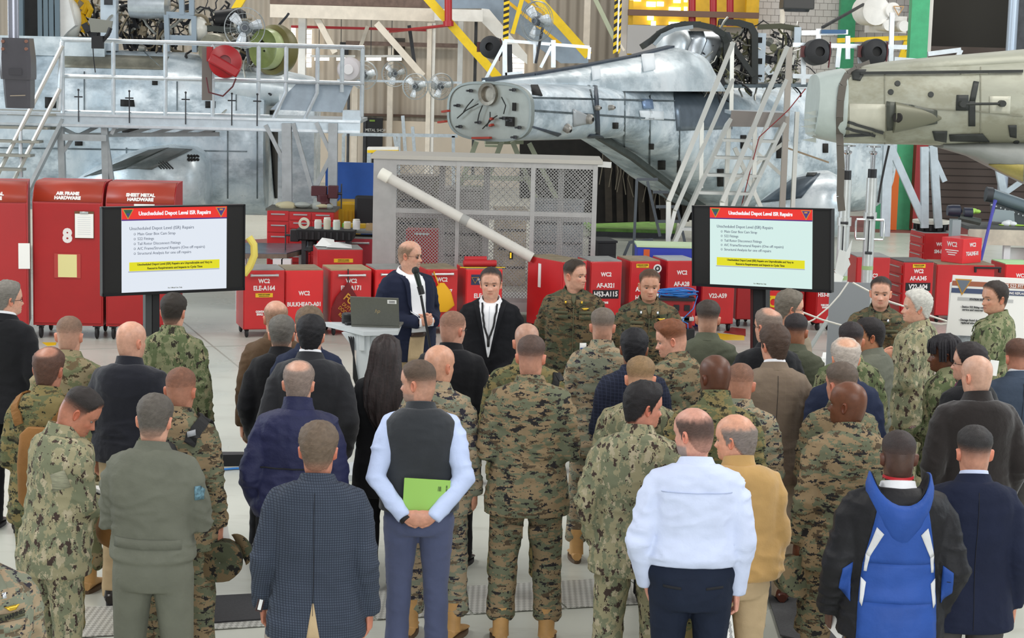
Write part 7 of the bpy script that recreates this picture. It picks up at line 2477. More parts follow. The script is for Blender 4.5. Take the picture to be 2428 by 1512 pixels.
MB().lathe([(.001, -.06), (.07, -.06), (.07, .06), (.001, .06)], (.12, 0, .10), (1, 0, 0), n=16).build('gear_head', mat('motor_navy', ''), gr_)
MB().tube((0, 0, .03), (.3, 0, -.03), .05).build('shaft', DGREEN, gr_)
MB().box((-.05, 0, -gr_.location.z / 2), (.12, .2, gr_.location.z)).build('stand', mat('machine_pale', ''), gr_, smooth=0)
for nm, lab, px, py, sz, cc in (('green_cloth', 'lime green cloth on the tool bench', 2310, 500, (.10, .1, .05), 'a8d45c'), ('white_bag', 'white plastic bag on the far right bench', 2392, 536, (.12, .1, .06), 'e6e9e8'), ('green_strip', 'lime strip of tags beside white bag', 2400, 542, (.22, .08, .02), 'b9e05a')):
 q = at_y(px, py, YM + .25)
 t = thing(nm, lab, nm.split('_')[1], (q.x, YM + .25, zt3 + .025 if px > 2330 else q.z - .03))
 m = MB()
 for k in range(4):
  m.ball((sz[0] * (.4 * math.sin(k * 2.1)), sz[1] * .3 * math.cos(k * 2.1), sz[2] * .5), (sz[0] * .6, sz[1] * .6, sz[2] * (.5 + .12 * k)), 10, 6)
 m.build('fold', mat('c_' + cc, cc, .6), t, smooth=50)
t = thing('blue_pole', 'violet blue rod leaning against the white bench', 'rod', tuple(at_y(2326, 620, YM - .4)))
MB().tube(at_y(2360, 474, YM - .3), at_y(2320, 640, YM - .5), .022).build('shaft', mat('violet_blue', '4a4aa8', .4), t, world=True)
MB().tube(at_y(2360, 474, YM - .3), at_y(2359, 480, YM - .3), .026).build('tip', mat('violet_blue', ''), t, world=True)
# pale blue trestle stand beneath the right boom
t = thing('trestle_stand', 'pale aluminium support stand under the grey green boom', 'stand', (at_y(2200, 430, 28).x, 28, 0))
for (x0, y0), (x1, y1), w_ in (((2110, 345), (2195, 535), .10), ((2192, 348), (2192, 540), .11), ((2212, 345), (2225, 540), .11), ((2365, 385), (2380, 460), .10), ((2422, 430), (2380, 460), .07), ((2105, 345), (2098, 560), .13), ((2240, 430), (2205, 350), .07)):
 p, q = at_y(x0, y0, 28), at_y(x1, y1, 28)
 MB().bar(p, q, w_, w_ * .8, up=(0, -1, 0)).build('strut', mat('pale_aluminium', ''), t, world=True, smooth=0)
# ------------------------------------------------------------------ fans and hose reels
def fan(px, py, Y, Rpx, aim, label, mat_b=None, motor='back', pole=None):
 c = at_y(px, py, Y)
 R = Rpx / (F / Y)
 o = thing('pedestal_fan', label, 'fan', tuple(c), group='workshop fans')
 ax = Vector(aim).normalized()
 u = ax.orthogonal().normalized()
 w_ = ax.cross(u)
 GM = mat('fan_wire', '9da2a2', .45, .5)
 for d in (-.07, .07):
  g = MB()
  rr = (1.0, .72, .42, .16)
  for r in rr:
   g.path([c + ax * (d * (1.3 - .9 * r)) + (u * math.cos(t) + w_ * math.sin(t)) * R * r for t in [2 * PI * k / 36 for k in range(37)]], .004 if r < 1 else .009, 4, cap=False)
  for k in range(26):
   a = 2 * PI * k / 26
   v0 = u * math.cos(a) + w_ * math.sin(a)
   g.path([c + ax * (d * 1.2) + v0 * R * .12, c + ax * (d * .75) + v0 * R * .6, c + ax * (d * .2) + v0 * R], .0018, 3, cap=False)
  gg = g.build('guard', GM, o, world=True, smooth=0)
  gg['kind'] = 'stuff'
 for k in range(3):
  a = 2 * PI * k / 3 + .5
  b_ = MB()
  ring = []
  for rr, hw, tw in ((.14, .20, .5), (.45, .42, .35), (.78, .40, .22), (.90, .28, .18)):
   for sgn in (-1, 1):
    aa = a + sgn * hw * (1 if rr < .5 else .8)
    ring.append(c + (u * math.cos(aa) + w_ * math.sin(aa)) * R * rr + ax * (sgn * tw * .10))
  b_.add(ring, [(0, 1, 3, 2), (2, 3, 5, 4), (4, 5, 7, 6)])
  b_.build('blade', mat_b or mat('fan_blade', 'e9eef2', .4, .15), o, world=True, smooth=60, solid=.006)
 MB().lathe([(.001, -.06), (.09 * R / .4, -.06), (.10 * R / .4, .02), (.001, .04)], c, ax, n=16).build('hub', mat('hub_dark', '4a4f56', .4, .4), o, world=True)
 MB().lathe([(.001, .32), (.10, .32), (.11, .10), (.05, .06)], c, ax * (1 if motor == 'back' else -1), n=16).build('motor', mat('motor_silver', 'aeb4b8', .35, .6), o, world=True)
 if pole:
  MB().tube(c + ax * .2, at_y(pole[0], pole[1], Y + .1), .025).build('pole', DGREY, o, world=True)
 return o
fan(580, 66, 29.3, 47, (-.15, 1, 0), 'large wire guard fan above the long platform railing', pole=(590, 150))
fan(1273, 50, 35.0, 46, (.85, 1, 0), 'tall narrow looking fan on the white guard rail stand', pole=(1270, 150))
fan(1045, 205, 41, 31, (.5, -1, -.1), 'fan with silver motor beside the white column', motor='front')
fan(985, 205, 42.5, 30, (.2, 1, 0), 'fan left of the white column on the wall bracket')
fan(935, 175, 44, 30, (-.3, 1, 0), 'fan below the rightmost strip lamp')
fan(863, 178, 43, 33, (.3, 1, 0), 'fan half hidden behind round grey fan cover')
t = thing('fan_cover', 'round grey drum fan behind the end of the long platform', 'fan', tuple(at_y(826, 165, 40)))
MB().lathe([(.001, 0), (.10, 0), (.22, .03), (.26, .10), (.26, .2), (.24, .24)], at_y(826, 165, 40), (0.1, 1, 0), n=28).build('drum', mat('fan_grey', 'b3aeb0', .5), t, world=True)
MB().lathe([(.001, -.02), (.10, -.02), (.11, .0)], at_y(826, 165, 40), (0.1, 1, 0), n=20).build('badge', mat('fan_grey_pale', 'c4c1c2', .5), t, world=True)
q = at_y(826, 165, 40)
MB().tube((q.x, 40.15, 0), (q.x, 40.15, q.z - .2), .03).build('stand', DGREY, t, world=True)
def reel(px, py, Y, Rpx, m_, label, aim=(0.1, -1, .05), arm=None):
 c = at_y(px, py, Y)
 R = Rpx / (F / Y)
 o = thing('hose_reel', label, 'hose reel', tuple(c))
 ax = Vector(aim).normalized()
 MB().lathe([(R * .38, .10), (R * .45, .10), (R, .06), (R * 1.02, .04), (R * 1.02, -.20), (R, -.22), (R * .4, -.24)], c, ax, n=32).build('drum', m_, o, world=True, smooth=40)
 MB().lathe([(.001, .03), (R * .40, .03), (R * .40, .10)], c, ax, n=24).build('hub', mat('reel_hub', '0f0f10', .5) if arm is None else m_, o, world=True)
 if arm:
  MB().bar(c + ax * .14 + Vector((-R * .9, 0, .05)), c + ax * .16 + Vector((R * .85, 0, -R * .75)), R * .55, .07, up=ax).build('guide_arm', m_, o, world=True, bevel=.02)
  MB().box(c + Vector((-R * .98, .05, .1)), (R * .35, .1, R * .9)).build('mount', m_, o, world=True)
  MB().path([c + Vector((R * .8, -.2, -R)), c + Vector((R * .6, -.2, -R * 1.5)), c + Vector((0, -.2, -R * 2.1)), c + Vector((-R * .9, -.15, -R * 1.9)), c + Vector((-R * 1.1, -.1, -R))], .012, 6).build('hose', mat('hose_maroon', '5a2226', .6), o, world=True)
 else:
  MB().box(c + Vector((-R * 1.1, .1, 0)), (R * .35, .1, R * .9)).build('mount', mat('reel_mount', '5f2a2a', .5), o, world=True)
  MB().path([c + Vector((R * .85, -.06, R * .8)), c + Vector((R * .9, -.06, 0)), c + Vector((R * .8, -.06, -R * 1.2))], .010, 6).build('hose', mat('hose_maroon', ''), o, world=True)
 return o
BLKREEL = mat('reel_black', '202124', .55)
reel(534, 146, 27.2, 38, REDREEL, 'red hose reel mounted on the long platform railing', arm=True)
MB().box(at_y(491, 175, 27.3), (.14, .05, .75)).build('post', mat('post_grey', '6f6862', .5), bpy.data.objects['hose_reel'], world=True)
reel(1940, 123, 25.5, 30, BLKREEL, 'black hose reel beside top of the mobile stairs')
reel(2075, 123, 25.5, 30, BLKREEL, 'black hose reel above the grey green tail boom')
reel(1164, 112, 36, 26, BLKREEL, 'black hose reel at left of the white guard rail', (-.3, -1, .1))
# rail that carries the two reels
t = thing('reel_rail', 'aluminium rail frame carrying two black hose reels', 'railing', tuple(at_y(2000, 110, 25.9)))
for seg in (((1880, 106), (2150, 112)), ((1990, 108), (1985, 160)), ((2037, 108), (2040, 150)), ((2115, 30), (2112, 150)), ((2010, 85), (2010, 140)), ((1900, 78), (2010, 76)), ((1940, 68), (1940, 110)), ((2120, 140), (2200, 146)), ((1880, 180), (1930, 182)), ((2200, 128), (2278, 118)), ((2278, 118), (2268, 140)), ((1905, 106), (1905, 200))):
 MB().bar(at_y(*seg[0], 25.9), at_y(*seg[1], 25.9), .06, .05, up=(0, -1, 0)).build('bar', ALU, t, world=True, smooth=0)
MB().bar(at_y(1948, 75, 25.8), at_y(2005, 75, 25.8), .09, .05).build('blue_pad', mat('blue_pad', '3d6791', .5), t, world=True)
# hanging dark plastic control box near the camera
YH = 9.0
t = thing('hanging_housing', 'dark grey moulded plastic housing hanging at upper left', 'fixture', tuple(at_y(42, 90, YH)))
HP_ = mat('smoky_plastic', '4a484c', .25, var=.08)
rr = []
for y, w_, d_ in ((90, 34, .05), (110, 35, .055), (140, 37, .06), (180, 36, .062), (188, 35, .06)):
 c = at_y(39 + (y - 90) * .04, y, YH)
 W_ = w_ / (F / YH)
 rr.append([(c.x + sx * W_, YH + sy * d_, c.z) for sx, sy in ((-1, -.7), (-.8, -1), (.8, -1), (1, -.7), (1, 1), (-1, 1))])
MB().loft(rr).build('upper_shell', HP_, t, world=True, smooth=30)
rr = []
for y, w_, d_ in ((188, 32, .052), (220, 31, .05), (256, 29, .046)):
 c = at_y(44 + (y - 188) * .04, y, YH)
 W_ = w_ / (F / YH)
 rr.append([(c.x + sx * W_, YH + sy * d_, c.z) for sx, sy in ((-1, -.7), (-.8, -1), (.8, -1), (1, -.7), (1, 1), (-1, 1))])
MB().loft(rr).build('lower_shell', HP_, t, world=True, smooth=30)
MB().tube(at_y(30, -120, YH), at_y(32, 95, YH), .026, n=16).build('down_tube', mat('grey_tube', '8d8f99', .2, .3), t, world=True)
for x in (8, 63):
 for y in (98, 116):
  MB().lathe([(.001, .012), (.008, .012), (.008, 0)], at_y(x, y, YH - .055), (0, -1, 0), n=8).build('screw', mat('copper_screw', '8a6253', .4, .5), t, world=True)
a, c = at_y(22, 162, YH - .066), at_y(52, 178, YH - .066)
MB().box((a + c) / 2, (c.x - a.x, .004, a.z - c.z)).build('label_recess', mat('label_dark', '3b393d', .35), t, world=True)
MB().bar(at_y(24, 227, YH - .056), at_y(60, 226, YH - .056), .003, .004).build('mould_line', mat('tan_line', '9d8f7c', .5), t, world=True)
t2 = thing('clamp_lamp', 'grey clamp lamp on the corner of long platform railing', 'lamp', tuple(at_y(238, 62, 27.2)))
MB().loft([[at_y(x + dx, y, 27.2 + dy) for x, y in ((210, 42), (266, 50), (262, 78), (215, 76))] for dx, dy in ((0, 0), (2, .25))]).build('shade', mat('lamp_grey', '87887f', .5, .2), t2, world=True, smooth=0)
MB().path([at_y(x, y, 27.2) for x, y in ((262, 66), (256, 82), (240, 100), (228, 108))], .03, 8).build('arm', BLK, t2, world=True)
MB().box(at_y(232, 100, 27.2), (.16, .1, .18)).build('clamp', BLK, t2, world=True)
MB().path([at_y(x, y, 27.25) for x, y in ((220, 110), (222, 140), (226, 172))], .008, 5).build('cord', BLK, t2, world=True)
# low green platform, stepladder and odds under the centre helicopter
yq = at_z(1510, 556, 0).y
t = thing('low_platform', 'low green painted platform under the centre helicopter', 'platform', (at_z(1510, 556).x, yq, 0))
a, c = at_z(1400, 560), at_z(1600, 566)
MB().prism([Vector((q.x, q.y, .16)) for q in (a, c, c + Vector((.3, 3, 0)), a + Vector((-.2, 3, 0)))], (0, 0, -.06)).build('deck', mat('bright_green_deck', '6d9a44', .6, var=.2), t, world=True, smooth=0)
MB().bar(a + Vector((0, 0, .05)), c + Vector((0, 0, .05)), .05, .1).build('edge', DGREY, t, world=True, smooth=0)
MB().prism([Vector((q.x, q.y, .22)) for q in (at_z(1460, 536), at_z(1590, 538), at_z(1590, 526), at_z(1470, 524))], (0, 0, -.12)).build('pad', mat('foam_pad', '8f9470', .8), t, world=True)
sl = thing('step_stand', 'dark tubular step stand under the centre helicopter', 'stand', tuple(at_z(1540, 600)))
for seg in (((1510, 425), (1500, 650)), ((1510, 425), (1560, 425)), ((1535, 430), (1565, 560)), ((1548, 455), (1585, 455)), ((1555, 490), (1605, 490)), ((1560, 525), (1612, 525)), ((1605, 490), (1625, 580)), ((1490, 575), (1548, 568)), ((1492, 577), (1478, 610)), ((1535, 572), (1542, 600))):
 MB().bar(at_y(*seg[0], 28.2), at_y(*seg[1], 28.2), .04, .04, up=(0, -1, 0)).build('tube', mat('stand_steel', '5a6066', .5, .4), sl, world=True, smooth=0)
# ------------------------------------------------------------------ the two screens
SCR_W = emit('screen_white', 'dfe6f0', 1.0)
SCR_R = emit('screen_red', 'ee2a20', .95)
SCR_P = emit('screen_purple', '5a2a8a', .8)
SCR_Y = emit('screen_yellow', 'e6e010', .95)
SCR_T = emit('screen_white_text', 'f4f0f4', 1.0)
SCR_G = emit('screen_grey_text', '6d7688', .8)
SCR_D = emit('screen_dark_text', '4d4a10', .6)
SCR_K = emit('screen_black', '040506', .6)
SCR_GOLD = emit('screen_gold', 'd0a040', .8)
SCR_GRN = emit('screen_green', '2e6a52', .7)
SCR_BLU = emit('screen_blue', '4a4890', .7)
def screen(L, R, YLt, YRt, label, post_x, tint=None):
 a, c = at_y(*L[0], YLt), at_y(*L[1], YLt)
 b_, d_ = at_y(*R[0], YRt), at_y(*R[1], YRt)
 lm_, rm_ = (a + c) / 2, (b_ + d_) / 2
 W_ = (rm_ - lm_).length
 H_ = ((a - c).length + (b_ - d_).length) / 2
 yaw = math.atan2(rm_.y - lm_.y, rm_.x - lm_.x)
 ctr = (lm_ + rm_) / 2
 o = thing('display_screen', label, 'screen', (ctr.x, ctr.y, 0), yaw)
 z = ctr.z
 MB().box((0, .03, z), (W_, .05, H_)).build('casing', mat('tv_black', '0b0b0d', .35), o, bevel=.004, smooth=0)
 for p_, q_ in (((0, -.002, z + H_ / 2 - .006), (W_, .022, .012)), ((0, -.002, z - H_ / 2 + .012), (W_, .022, .024)), ((-W_ / 2 + .006, -.002, z), (.012, .022, H_)), ((W_ / 2 - .006, -.002, z), (.012, .022, H_))):
  MB().box(p_, q_).build('bezel', mat('tv_bezel', '1b1b1e', .3), o, smooth=0)
 pn = MB().box((0, .002, z + .006), (W_ - .024, .008, H_ - .036)).build('panel', SCR_K, o, smooth=0)
 w4, h4 = W_ * .735, H_ * .955
 zc = z + .006
 f_ = -.0035
 MB().box((0, f_, zc), (w4, .003, h4)).build('slide', SCR_W if tint is None else tint, o, smooth=0)
 zt_ = zc + h4 / 2
 hb = h4 * .135
 MB().box((0, f_ - .002, zt_ - hb / 2), (w4, .002, hb)).build('slide_header', SCR_R, o, smooth=0)
 MB().box((0, f_ - .002, zt_ - hb - h4 * .008), (w4, .002, h4 * .016)).build('slide_stripe', SCR_P, o, smooth=0)
 text('Unscheduled Depot Level ISR Repairs', h4 * .064, SCR_T, o, (0, f_ - .005, zt_ - hb * .52), sx=.92, bold=.0015)
 for sx in (-1, 1):
  cx, cz, r = sx * w4 * .442, zt_ - hb * .44, hb * .62
  tri = [(cx - r * .85, cz + r * .55), (cx + r * .85, cz + r * .55), (cx, cz - r * .92)]
  e_ = MB().prism([(x, f_ - .006, y) for x, y in tri], (0, .002, 0)).build('emblem', SCR_GOLD, o, smooth=0)
  t3 = [(cx + (x - cx) * .78, cz + .02 * r + (y - cz) * .78) for x, y in tri]
  MB().prism([(x, f_ - .008, y) for x, y in t3], (0, .0015, 0)).build('emblem_field', SCR_GRN if sx < 0 else SCR_P, e_, smooth=0)
  MB().prism([(cx - r * .3, f_ - .010, cz - .05 * r), (cx + r * .3, f_ - .010, cz - .05 * r), (cx, f_ - .010, cz - r * .55)], (0, .0015, 0)).build('emblem_point', SCR_BLU, e_, smooth=0)
  MB().box((cx, f_ - .010, cz + r * .22), (r * .5, .0015, r * .22)).build('emblem_bar', SCR_GOLD if sx > 0 else SCR_GRN, e_, smooth=0)
 text('Unscheduled Depot Level (ISR) Repairs', h4 * .053, SCR_G, o, (-w4 * .43, f_ - .005, zc + h4 * .255), align='LEFT', sx=.95)
 for k, s_ in enumerate(('Main Gear Box Cam Strap', '522 Fittings', 'Tail Rotor Disconnect Fittings', 'A/C Frame/Structural Repairs (One off repairs)', 'Structural Analysis for one off repairs')):
  zz = zc + h4 * (.190 - .0575 * k)
  text(s_, h4 * .0465, SCR_G, o, (-w4 * .355, f_ - .005, zz), align='LEFT', sx=.95)
  r = h4 * .011
  MB().path([(-w4 * .38 + r * math.cos(t), f_ - .004, zz + r * math.sin(t)) for t in [2 * PI * q / 12 for q in range(13)]], r * .25, 4, cap=False).build('bullet', SCR_G, o, smooth=0)
 MB().box((-.0, f_ - .002, zc - h4 * .195), (w4 * .86, .002, h4 * .105)).build('slide_box', SCR_Y, o, smooth=0)
 MB().box((-.004, f_ - .001, zc - h4 * .256), (w4 * .87, .0015, h4 * .012)).build('box_shadow', emit('screen_shadow', 'b8bfd0', .8), o, smooth=0)
 text('Unscheduled Depot Level (ISR) Repairs are Unpredictable and Vary in', h4 * .036, SCR_D, o, (0, f_ - .005, zc - h4 * .172), sx=.92, bold=.0006)
 text('Resource Requirements and Impacts to Cycle Time', h4 * .036, SCR_D, o, (0, f_ - .005, zc - h4 * .220), sx=.92, bold=.0006)
 text('For Official Use Only', h4 * .022, SCR_D, o, (0, f_ - .005, zc - h4 * .462), sx=.95)
 # stand
 px_ = (at_y(post_x, 720, ctr.y).x - ctr.x) / math.cos(yaw)
 return o, px_, z, W_, H_
o, px_, z, W_, H_ = screen(((243, 488), (240, 700)), ((583, 487), (577, 690)), 15.3, 15.95, 'left display screen on stand showing ISR repairs slide', 369)
MB().box((px_ - .015, .10, z / 2), (.055, .06, z)).build('post', mat('stand_grey', '3c3f40', .4), o, smooth=0)
MB().box((px_ + .05, .10, z / 2), (.06, .06, z)).build('post', BLK, o, smooth=0)
MB().box((0, .08, z), (.5, .05, .35)).build('mount_plate', BLK, o, smooth=0)
for sx in (-1, 1):
 MB().prism([(px_ + .02, -.05, .0), (px_ + sx * .68 + .05, -.30, .0), (px_ + sx * .68 + .05, -.18, .0), (px_ + .02, .15, .0)], (0, 0, .10)).build('base_foot', BLK, o, smooth=0)
o, px_, z, W_, H_ = screen(((1650, 493), (1640, 683)), ((1982, 490), (1970, 690)), 16.5, 15.75, 'right display screen on black stand showing ISR repairs slide', 1789, emit('screen_white_green', 'd2ebe6', 1.0))
o.rotation_euler = (0, math.radians(-2.6), o.rotation_euler.z)
o.location.x += .065
for x_, mm, w_ in ((px_ - .058, mat('mahogany', '4a1c1c', .4), .035), (px_, BLK, .10), (px_ + .058, mat('tv_bezel', ''), .03)):
 MB().box((x_, .10, z / 2 + .03), (w_, .08, z - .06)).build('post', mm, o, smooth=0)
MB().box((0, .08, z), (.5, .05, .35)).build('mount_plate', BLK, o, smooth=0)
for sx in (-1, 1):
 MB().bar((px_, .1, .05), (px_ + sx * .45, -.22, .04), .07, .06).bar((px_, .1, .05), (px_ + sx * .45, .4, .04), .07, .06).build('base_foot', BLK, o, smooth=0)
# ------------------------------------------------------------------ lectern, laptop, microphone
gl = at_z(862, 1128, 0)
LC = thing('lectern', 'pale grey standing lectern holding the laptop', 'lectern', (gl.x, gl.y, 0), math.radians(-14))
LG = mat('lectern_grey', 'c3c9cc', .45, var=.03)
zt4 = at_y(905, 780, gl.y).z
top_pts = [at_z(x, y, zt4) for x, y in ((768, 763), (862, 786), (944, 784), (952, 764))]
MB().prism([Vector((q.x, q.y, zt4)) for q in top_pts], (0, 0, -.035)).build('table_top', LG, LC, world=True, smooth=0)
MB().box((0, 0, zt4 / 2), (.115, .14, zt4 - .06)).build('column', LG, LC, smooth=0, bevel=.006)
MB().prism([(-.20, -.03, zt4 - .04), (.20, -.03, zt4 - .04), (.08, -.03, zt4 - .18), (-.08, -.03, zt4 - .18)], (0, .06, 0)).build('bracket', LG, LC, smooth=0)
MB().box((0, -.05, zt4 - .10), (.045, .10, .14)).build('clamp', LG, LC, bevel=.004)
MB().box((0, 0, zt4 * .53), (.122, .147, .035)).build('cable_tie', BLK, LC)
MB().prism([(-.28, -.22, 0), (.28, -.22, 0), (.20, .26, 0), (-.20, .26, 0)], (0, 0, .05)).build('base', LG, LC, smooth=0)
for sx in (-1, 1):
 caster(LC, sx * .24, -.2, .03)
m = MB()
for k in range(3):
 m.path([(-.10 - .02 * k, -.02, zt4 - .06), (-.07, -.09, zt4 - .22), (-.04 - .015 * k, -.085, zt4 - .40), (.0, -.08, zt4 * .53)], .008, 6)
m.build('cables', BLK, LC)
lp = at_z(890, 776, zt4)
LT_ = thing('laptop', 'dark grey laptop with open lid standing on the lectern', 'laptop', (lp.x, lp.y, zt4), math.radians(-4))
pA, pB, pC, pD = [at_y(x, y, lp.y + dy) for x, y, dy in ((829, 777, 0), (943, 777, 0), (954, 705, -.10), (880, 705, -.10))]
Wl = .40
LM = mat('laptop_grey', '66675f', .4, .3, var=.04, vscale=60)
MB().box((0, .13, .009), (Wl, .26, .018)).build('base', LM, LT_, bevel=.003)
MB().box((0, .13, .019), (Wl * .9, .11, .002)).build('keyboard', BLK, LT_)
lid = MB()
lr = Matrix.Rotation(math.radians(20), 3, 'X')
lid.box(lr @ Vector((0, 0, .13)) + Vector((0, 0, .018)), (Wl, .008, .26), lr)
ld = lid.build('lid', LM, LT_, bevel=.003)
text('hp', .05, mat('logo_gold', 'b9a57c', .3, .6), LT_, tuple(lr @ Vector((0.02, -.006, .135)) + Vector((0, 0, .018))), rot=(PI / 2 + math.radians(20), 0, 0), shear=.35, name='logo', sx=.9)
lb = lr @ Vector((.145, -.0055, .225)) + Vector((0, 0, .018))
MB().box(lb, (.075, .002, .034), lr).build('asset_label', PAPERW, LT_)
m = MB()
for k in range(2):
 m.box(lr @ Vector((.145, -.0072, .231 - .012 * k)) + Vector((0, 0, .018)), (.05, .001, .005), lr)
m.build('label_print', DGREY, LT_)
pk2 = at_z(832, 768, zt4)
t = thing('speaker_puck', 'round black conference speaker on the lectern beside laptop', 'speaker', (pk2.x - .02, pk2.y + .05, zt4))
MB().lathe([(.001, 0), (.058, 0), (.062, .01), (.062, .075), (.055, .085), (.001, .085)], (0, 0, 0), n=26).build('body', BLK, t)
MB().lathe([(.063, .03), (.063, .036)], (0, 0, 0), n=26).build('ring', DGREY, t)
t = thing('black_remote', 'small black device lying on the lectern left of laptop', 'device', (pk2.x + .02, pk2.y - .04, zt4), .5)
MB().box((0, 0, .012), (.13, .05, .024)).build('body', BLK, t, bevel=.005)
MB().box((0, 0, .025), (.09, .03, .003)).build('buttons', DGREY, t)
# microphone stand
YMc = Q['speaker']['root'].location.y - .55
t = thing('microphone_stand', 'black microphone stand with microphone before the speaker', 'microphone stand', (at_y(1026, 850, YMc).x, YMc, 0))
p0, p1 = at_y(998, 700, YMc), at_y(1024, 846, YMc)
MB().tube(p0, p1, .011).build('boom', BLK, t, world=True)
MB().tube(p1 + Vector((0, 0, -.02)), Vector((p1.x, p1.y, .06)), .012).build('pole', BLK, t, world=True)
MB().tube(p1 + Vector((0, 0, .05)), p1 + Vector((0, 0, -.08)), .022).build('clutch', BLK, t, world=True)
MB().lathe([(.001, 0), (.14, 0), (.14, .02), (.03, .05), (.001, .05)], (0, 0, 0), n=24).build('base', BLK, t)
m0, m1 = at_y(999, 692, YMc), at_y(985, 640, YMc)
dm = (m1 - m0).normalized()
MB().lathe([(.001, -.01), (.018, -.01), (.019, .02), (.024, .16), (.024, .17)], m0, dm, n=16).build('microphone', mat('mic_body', '1f2a24', .3), t, world=True)
MB().ball(m1 + dm * -.005, .033, 14, 10).build('grille', mat('mic_grille', '303332', .5, .5, bmp=.8, bscale=300), t, world=True)
MB().lathe([(.027, -.02), (.027, .05), (.02, .05)], m0, dm, n=14).build('clip', BLK, t, world=True)
# blue cable coil on its cart
gc = at_z(1600, 820, 0)
ct = thing('electronics_cart', 'low cart of electronics under the blue cable coil', 'cart', (gc.x, gc.y, 0))
zc_ = at_y(1610, 706, gc.y).z
MB().box((0, .2, zc_ / 2 + .1), (.40, .4, zc_ - .25)).build('rack', REDD, ct, bevel=.005)
MB().box((-.02, .18, zc_ - .02), (.5, .42, .03)).build('shelf', BLK, ct)
for k in range(6):
 MB().box((-.13 + .13 * (k % 3), -.015, zc_ - .12 - .14 * (k // 3)), (.07, .03, .07)).build('socket_box', BLK, ct, bevel=.004)
MB().box((0, .05, .16), (.46, .3, .14)).build('black_unit', BLK, ct, bevel=.01)
MB().box((0, .12, .34), (.44, .3, .05)).build('grey_unit', mat('base_grey', ''), ct, bevel=.01)
for sx in (-1, 1):
 caster(ct, sx * .18, .05, .04)
cc = thing('cable_coil', 'coil of bright blue network cable lying on the electronics cart', 'cable', (gc.x + .02, gc.y + .18, zc_))
CB_ = mat('cable_blue', '2f7fd0', .4)
rd = random.Random(3)
for k in range(13):
 rx, ry = rd.uniform(.13, .25), rd.uniform(.07, .12)
 ox, oy, zz = rd.uniform(-.05, .05), rd.uniform(-.03, .03), .008 + .006 * k
 MB().path([(ox + rx * math.cos(t), oy + ry * math.sin(t), zz + .012 * math.sin(2 * t + k)) for t in [2 * PI * q / 22 for q in range(23)]], .0065, 5, cap=False).build('loop', CB_, cc, smooth=40)
m = MB()
m.path([(-.22, -.1, .02), (-.26, -.25, -.1), (-.05, -.30, -.22), (.12, -.27, -.3), (.14, -.26, -.55), (.0, -.26, -.42)], .0065, 6)
m.path([(.24, -.1, .02), (.18, -.26, -.12), (.05, -.28, -.25), (.10, -.26, -.45)], .0065, 6)
m.path([(-.25, -.1, .03), (-.28, -.2, -.05), (-.22, -.26, -.15)], .0065, 6)
m.build('loose_end', CB_, cc, smooth=60)
MB().box((-.27, -.12, -.02), (.035, .03, .12), Matrix.Rotation(.3, 3, 'Y')).build('white_tag', PAPERW, cc)
# red RC sign, yellow roll, rope and posts, poster board
YSn = 17.6
a, c = at_y(1810, 697, YSn), at_y(1862, 740, YSn)
t = thing('safety_sign', 'red sign with yellow letters RC behind grey haired man', 'sign', ((a.x + c.x) / 2, YSn, 0))
MB().box((0, 0, (a.z + c.z) / 2), (c.x - a.x, .01, a.z - c.z + .06)).build('board', REDB, t, smooth=0)
MB().box((0, -.007, a.z - .02), (c.x - a.x, .004, .014)).build('yellow_line', YEL, t, smooth=0)
text('RC', .135, YEL, t, (-.055, -.009, (a.z + c.z) / 2 + .005), sx=.9, bold=.003)
MB().box((0, .02, c.z / 2), (.04, .03, c.z)).build('post', BLK, t, smooth=0)
MB().box((0, .02, .02), (.4, .3, .04)).build('foot', BLK, t, smooth=0)
q = at_y(1850, 698, 21.2)
o = CAB['m']
t = thing('yellow_pack', 'yellow pouch before the red cabinet under right screen', 'pouch', tuple(local_matrix(o) @ Vector((-.05, -.10, .62))))
MB().loft([[(w_ * math.cos(k * PI / 8), d_ * math.sin(k * PI / 8), z) for k in range(16)] for z, w_, d_ in ((-.06, .12, .04), (.0, .18, .06), (.10, .19, .06), (.16, .14, .04))]).build('pouch', mat('yellow_cloth', ''), t, smooth=50)
MB().bar((-.05, -.065, .10), (.08, -.065, .10), .02, .01).build('zip', DGREY, t)
ROPE = mat('rope_white', 'd9d5cc', .8)
def rope(pts, r, label):
 P_ = [Vector(p) for p in pts]
 m = MB()
 for i in range(len(P_) - 1):
  pass
 m.path(P_, r, 6)
 return tag(m.build('rope', ROPE, smooth=60), label, 'rope')
YRp = 17.2
rope([at_y(x, y, YRp) for x, y in ((1898, 738), (1950, 758), (1985, 768), (2020, 777), (2060, 780))], .009, 'white rope sagging left of the left jack')
rope([at_y(x, y, YRp + .1) for x, y in ((1898, 772), (1930, 757), (1965, 728), (1990, 700), (2012, 668))], .008, 'white cord rising to the white post beside left jack')
rope([at_y(x, y, YRp) for x, y in ((2022, 670), (2060, 690), (2110, 715), (2150, 728), (2210, 750), (2260, 766))], .009, 'white rope behind the young marine')
rope([at_y(x, y, YRp) for x, y in ((2200, 762), (2230, 768), (2262, 764))], .009, 'short white rope end near the poster board')
g = at_z(2022, 850, 0)
t = thing('white_post', 'white wooden rope post behind the left jack', 'post', (g.x, YRp + .15, 0))
zz = at_y(2022, 660, YRp + .15).z
MB().prism([(-.045, 0, 0), (.045, 0, 0), (.045, 0, zz - .03), (.0, 0, zz), (-.045, 0, zz - .02)], (0, .05, 0)).build('post', WHT_P, t, smooth=0)
MB().box((0, .02, .03), (.4, .3, .06)).build('foot', WHT_P, t, smooth=0)
q0, q1 = at_y(1968, 668, 18.4), at_y(2060, 760, 18.4)
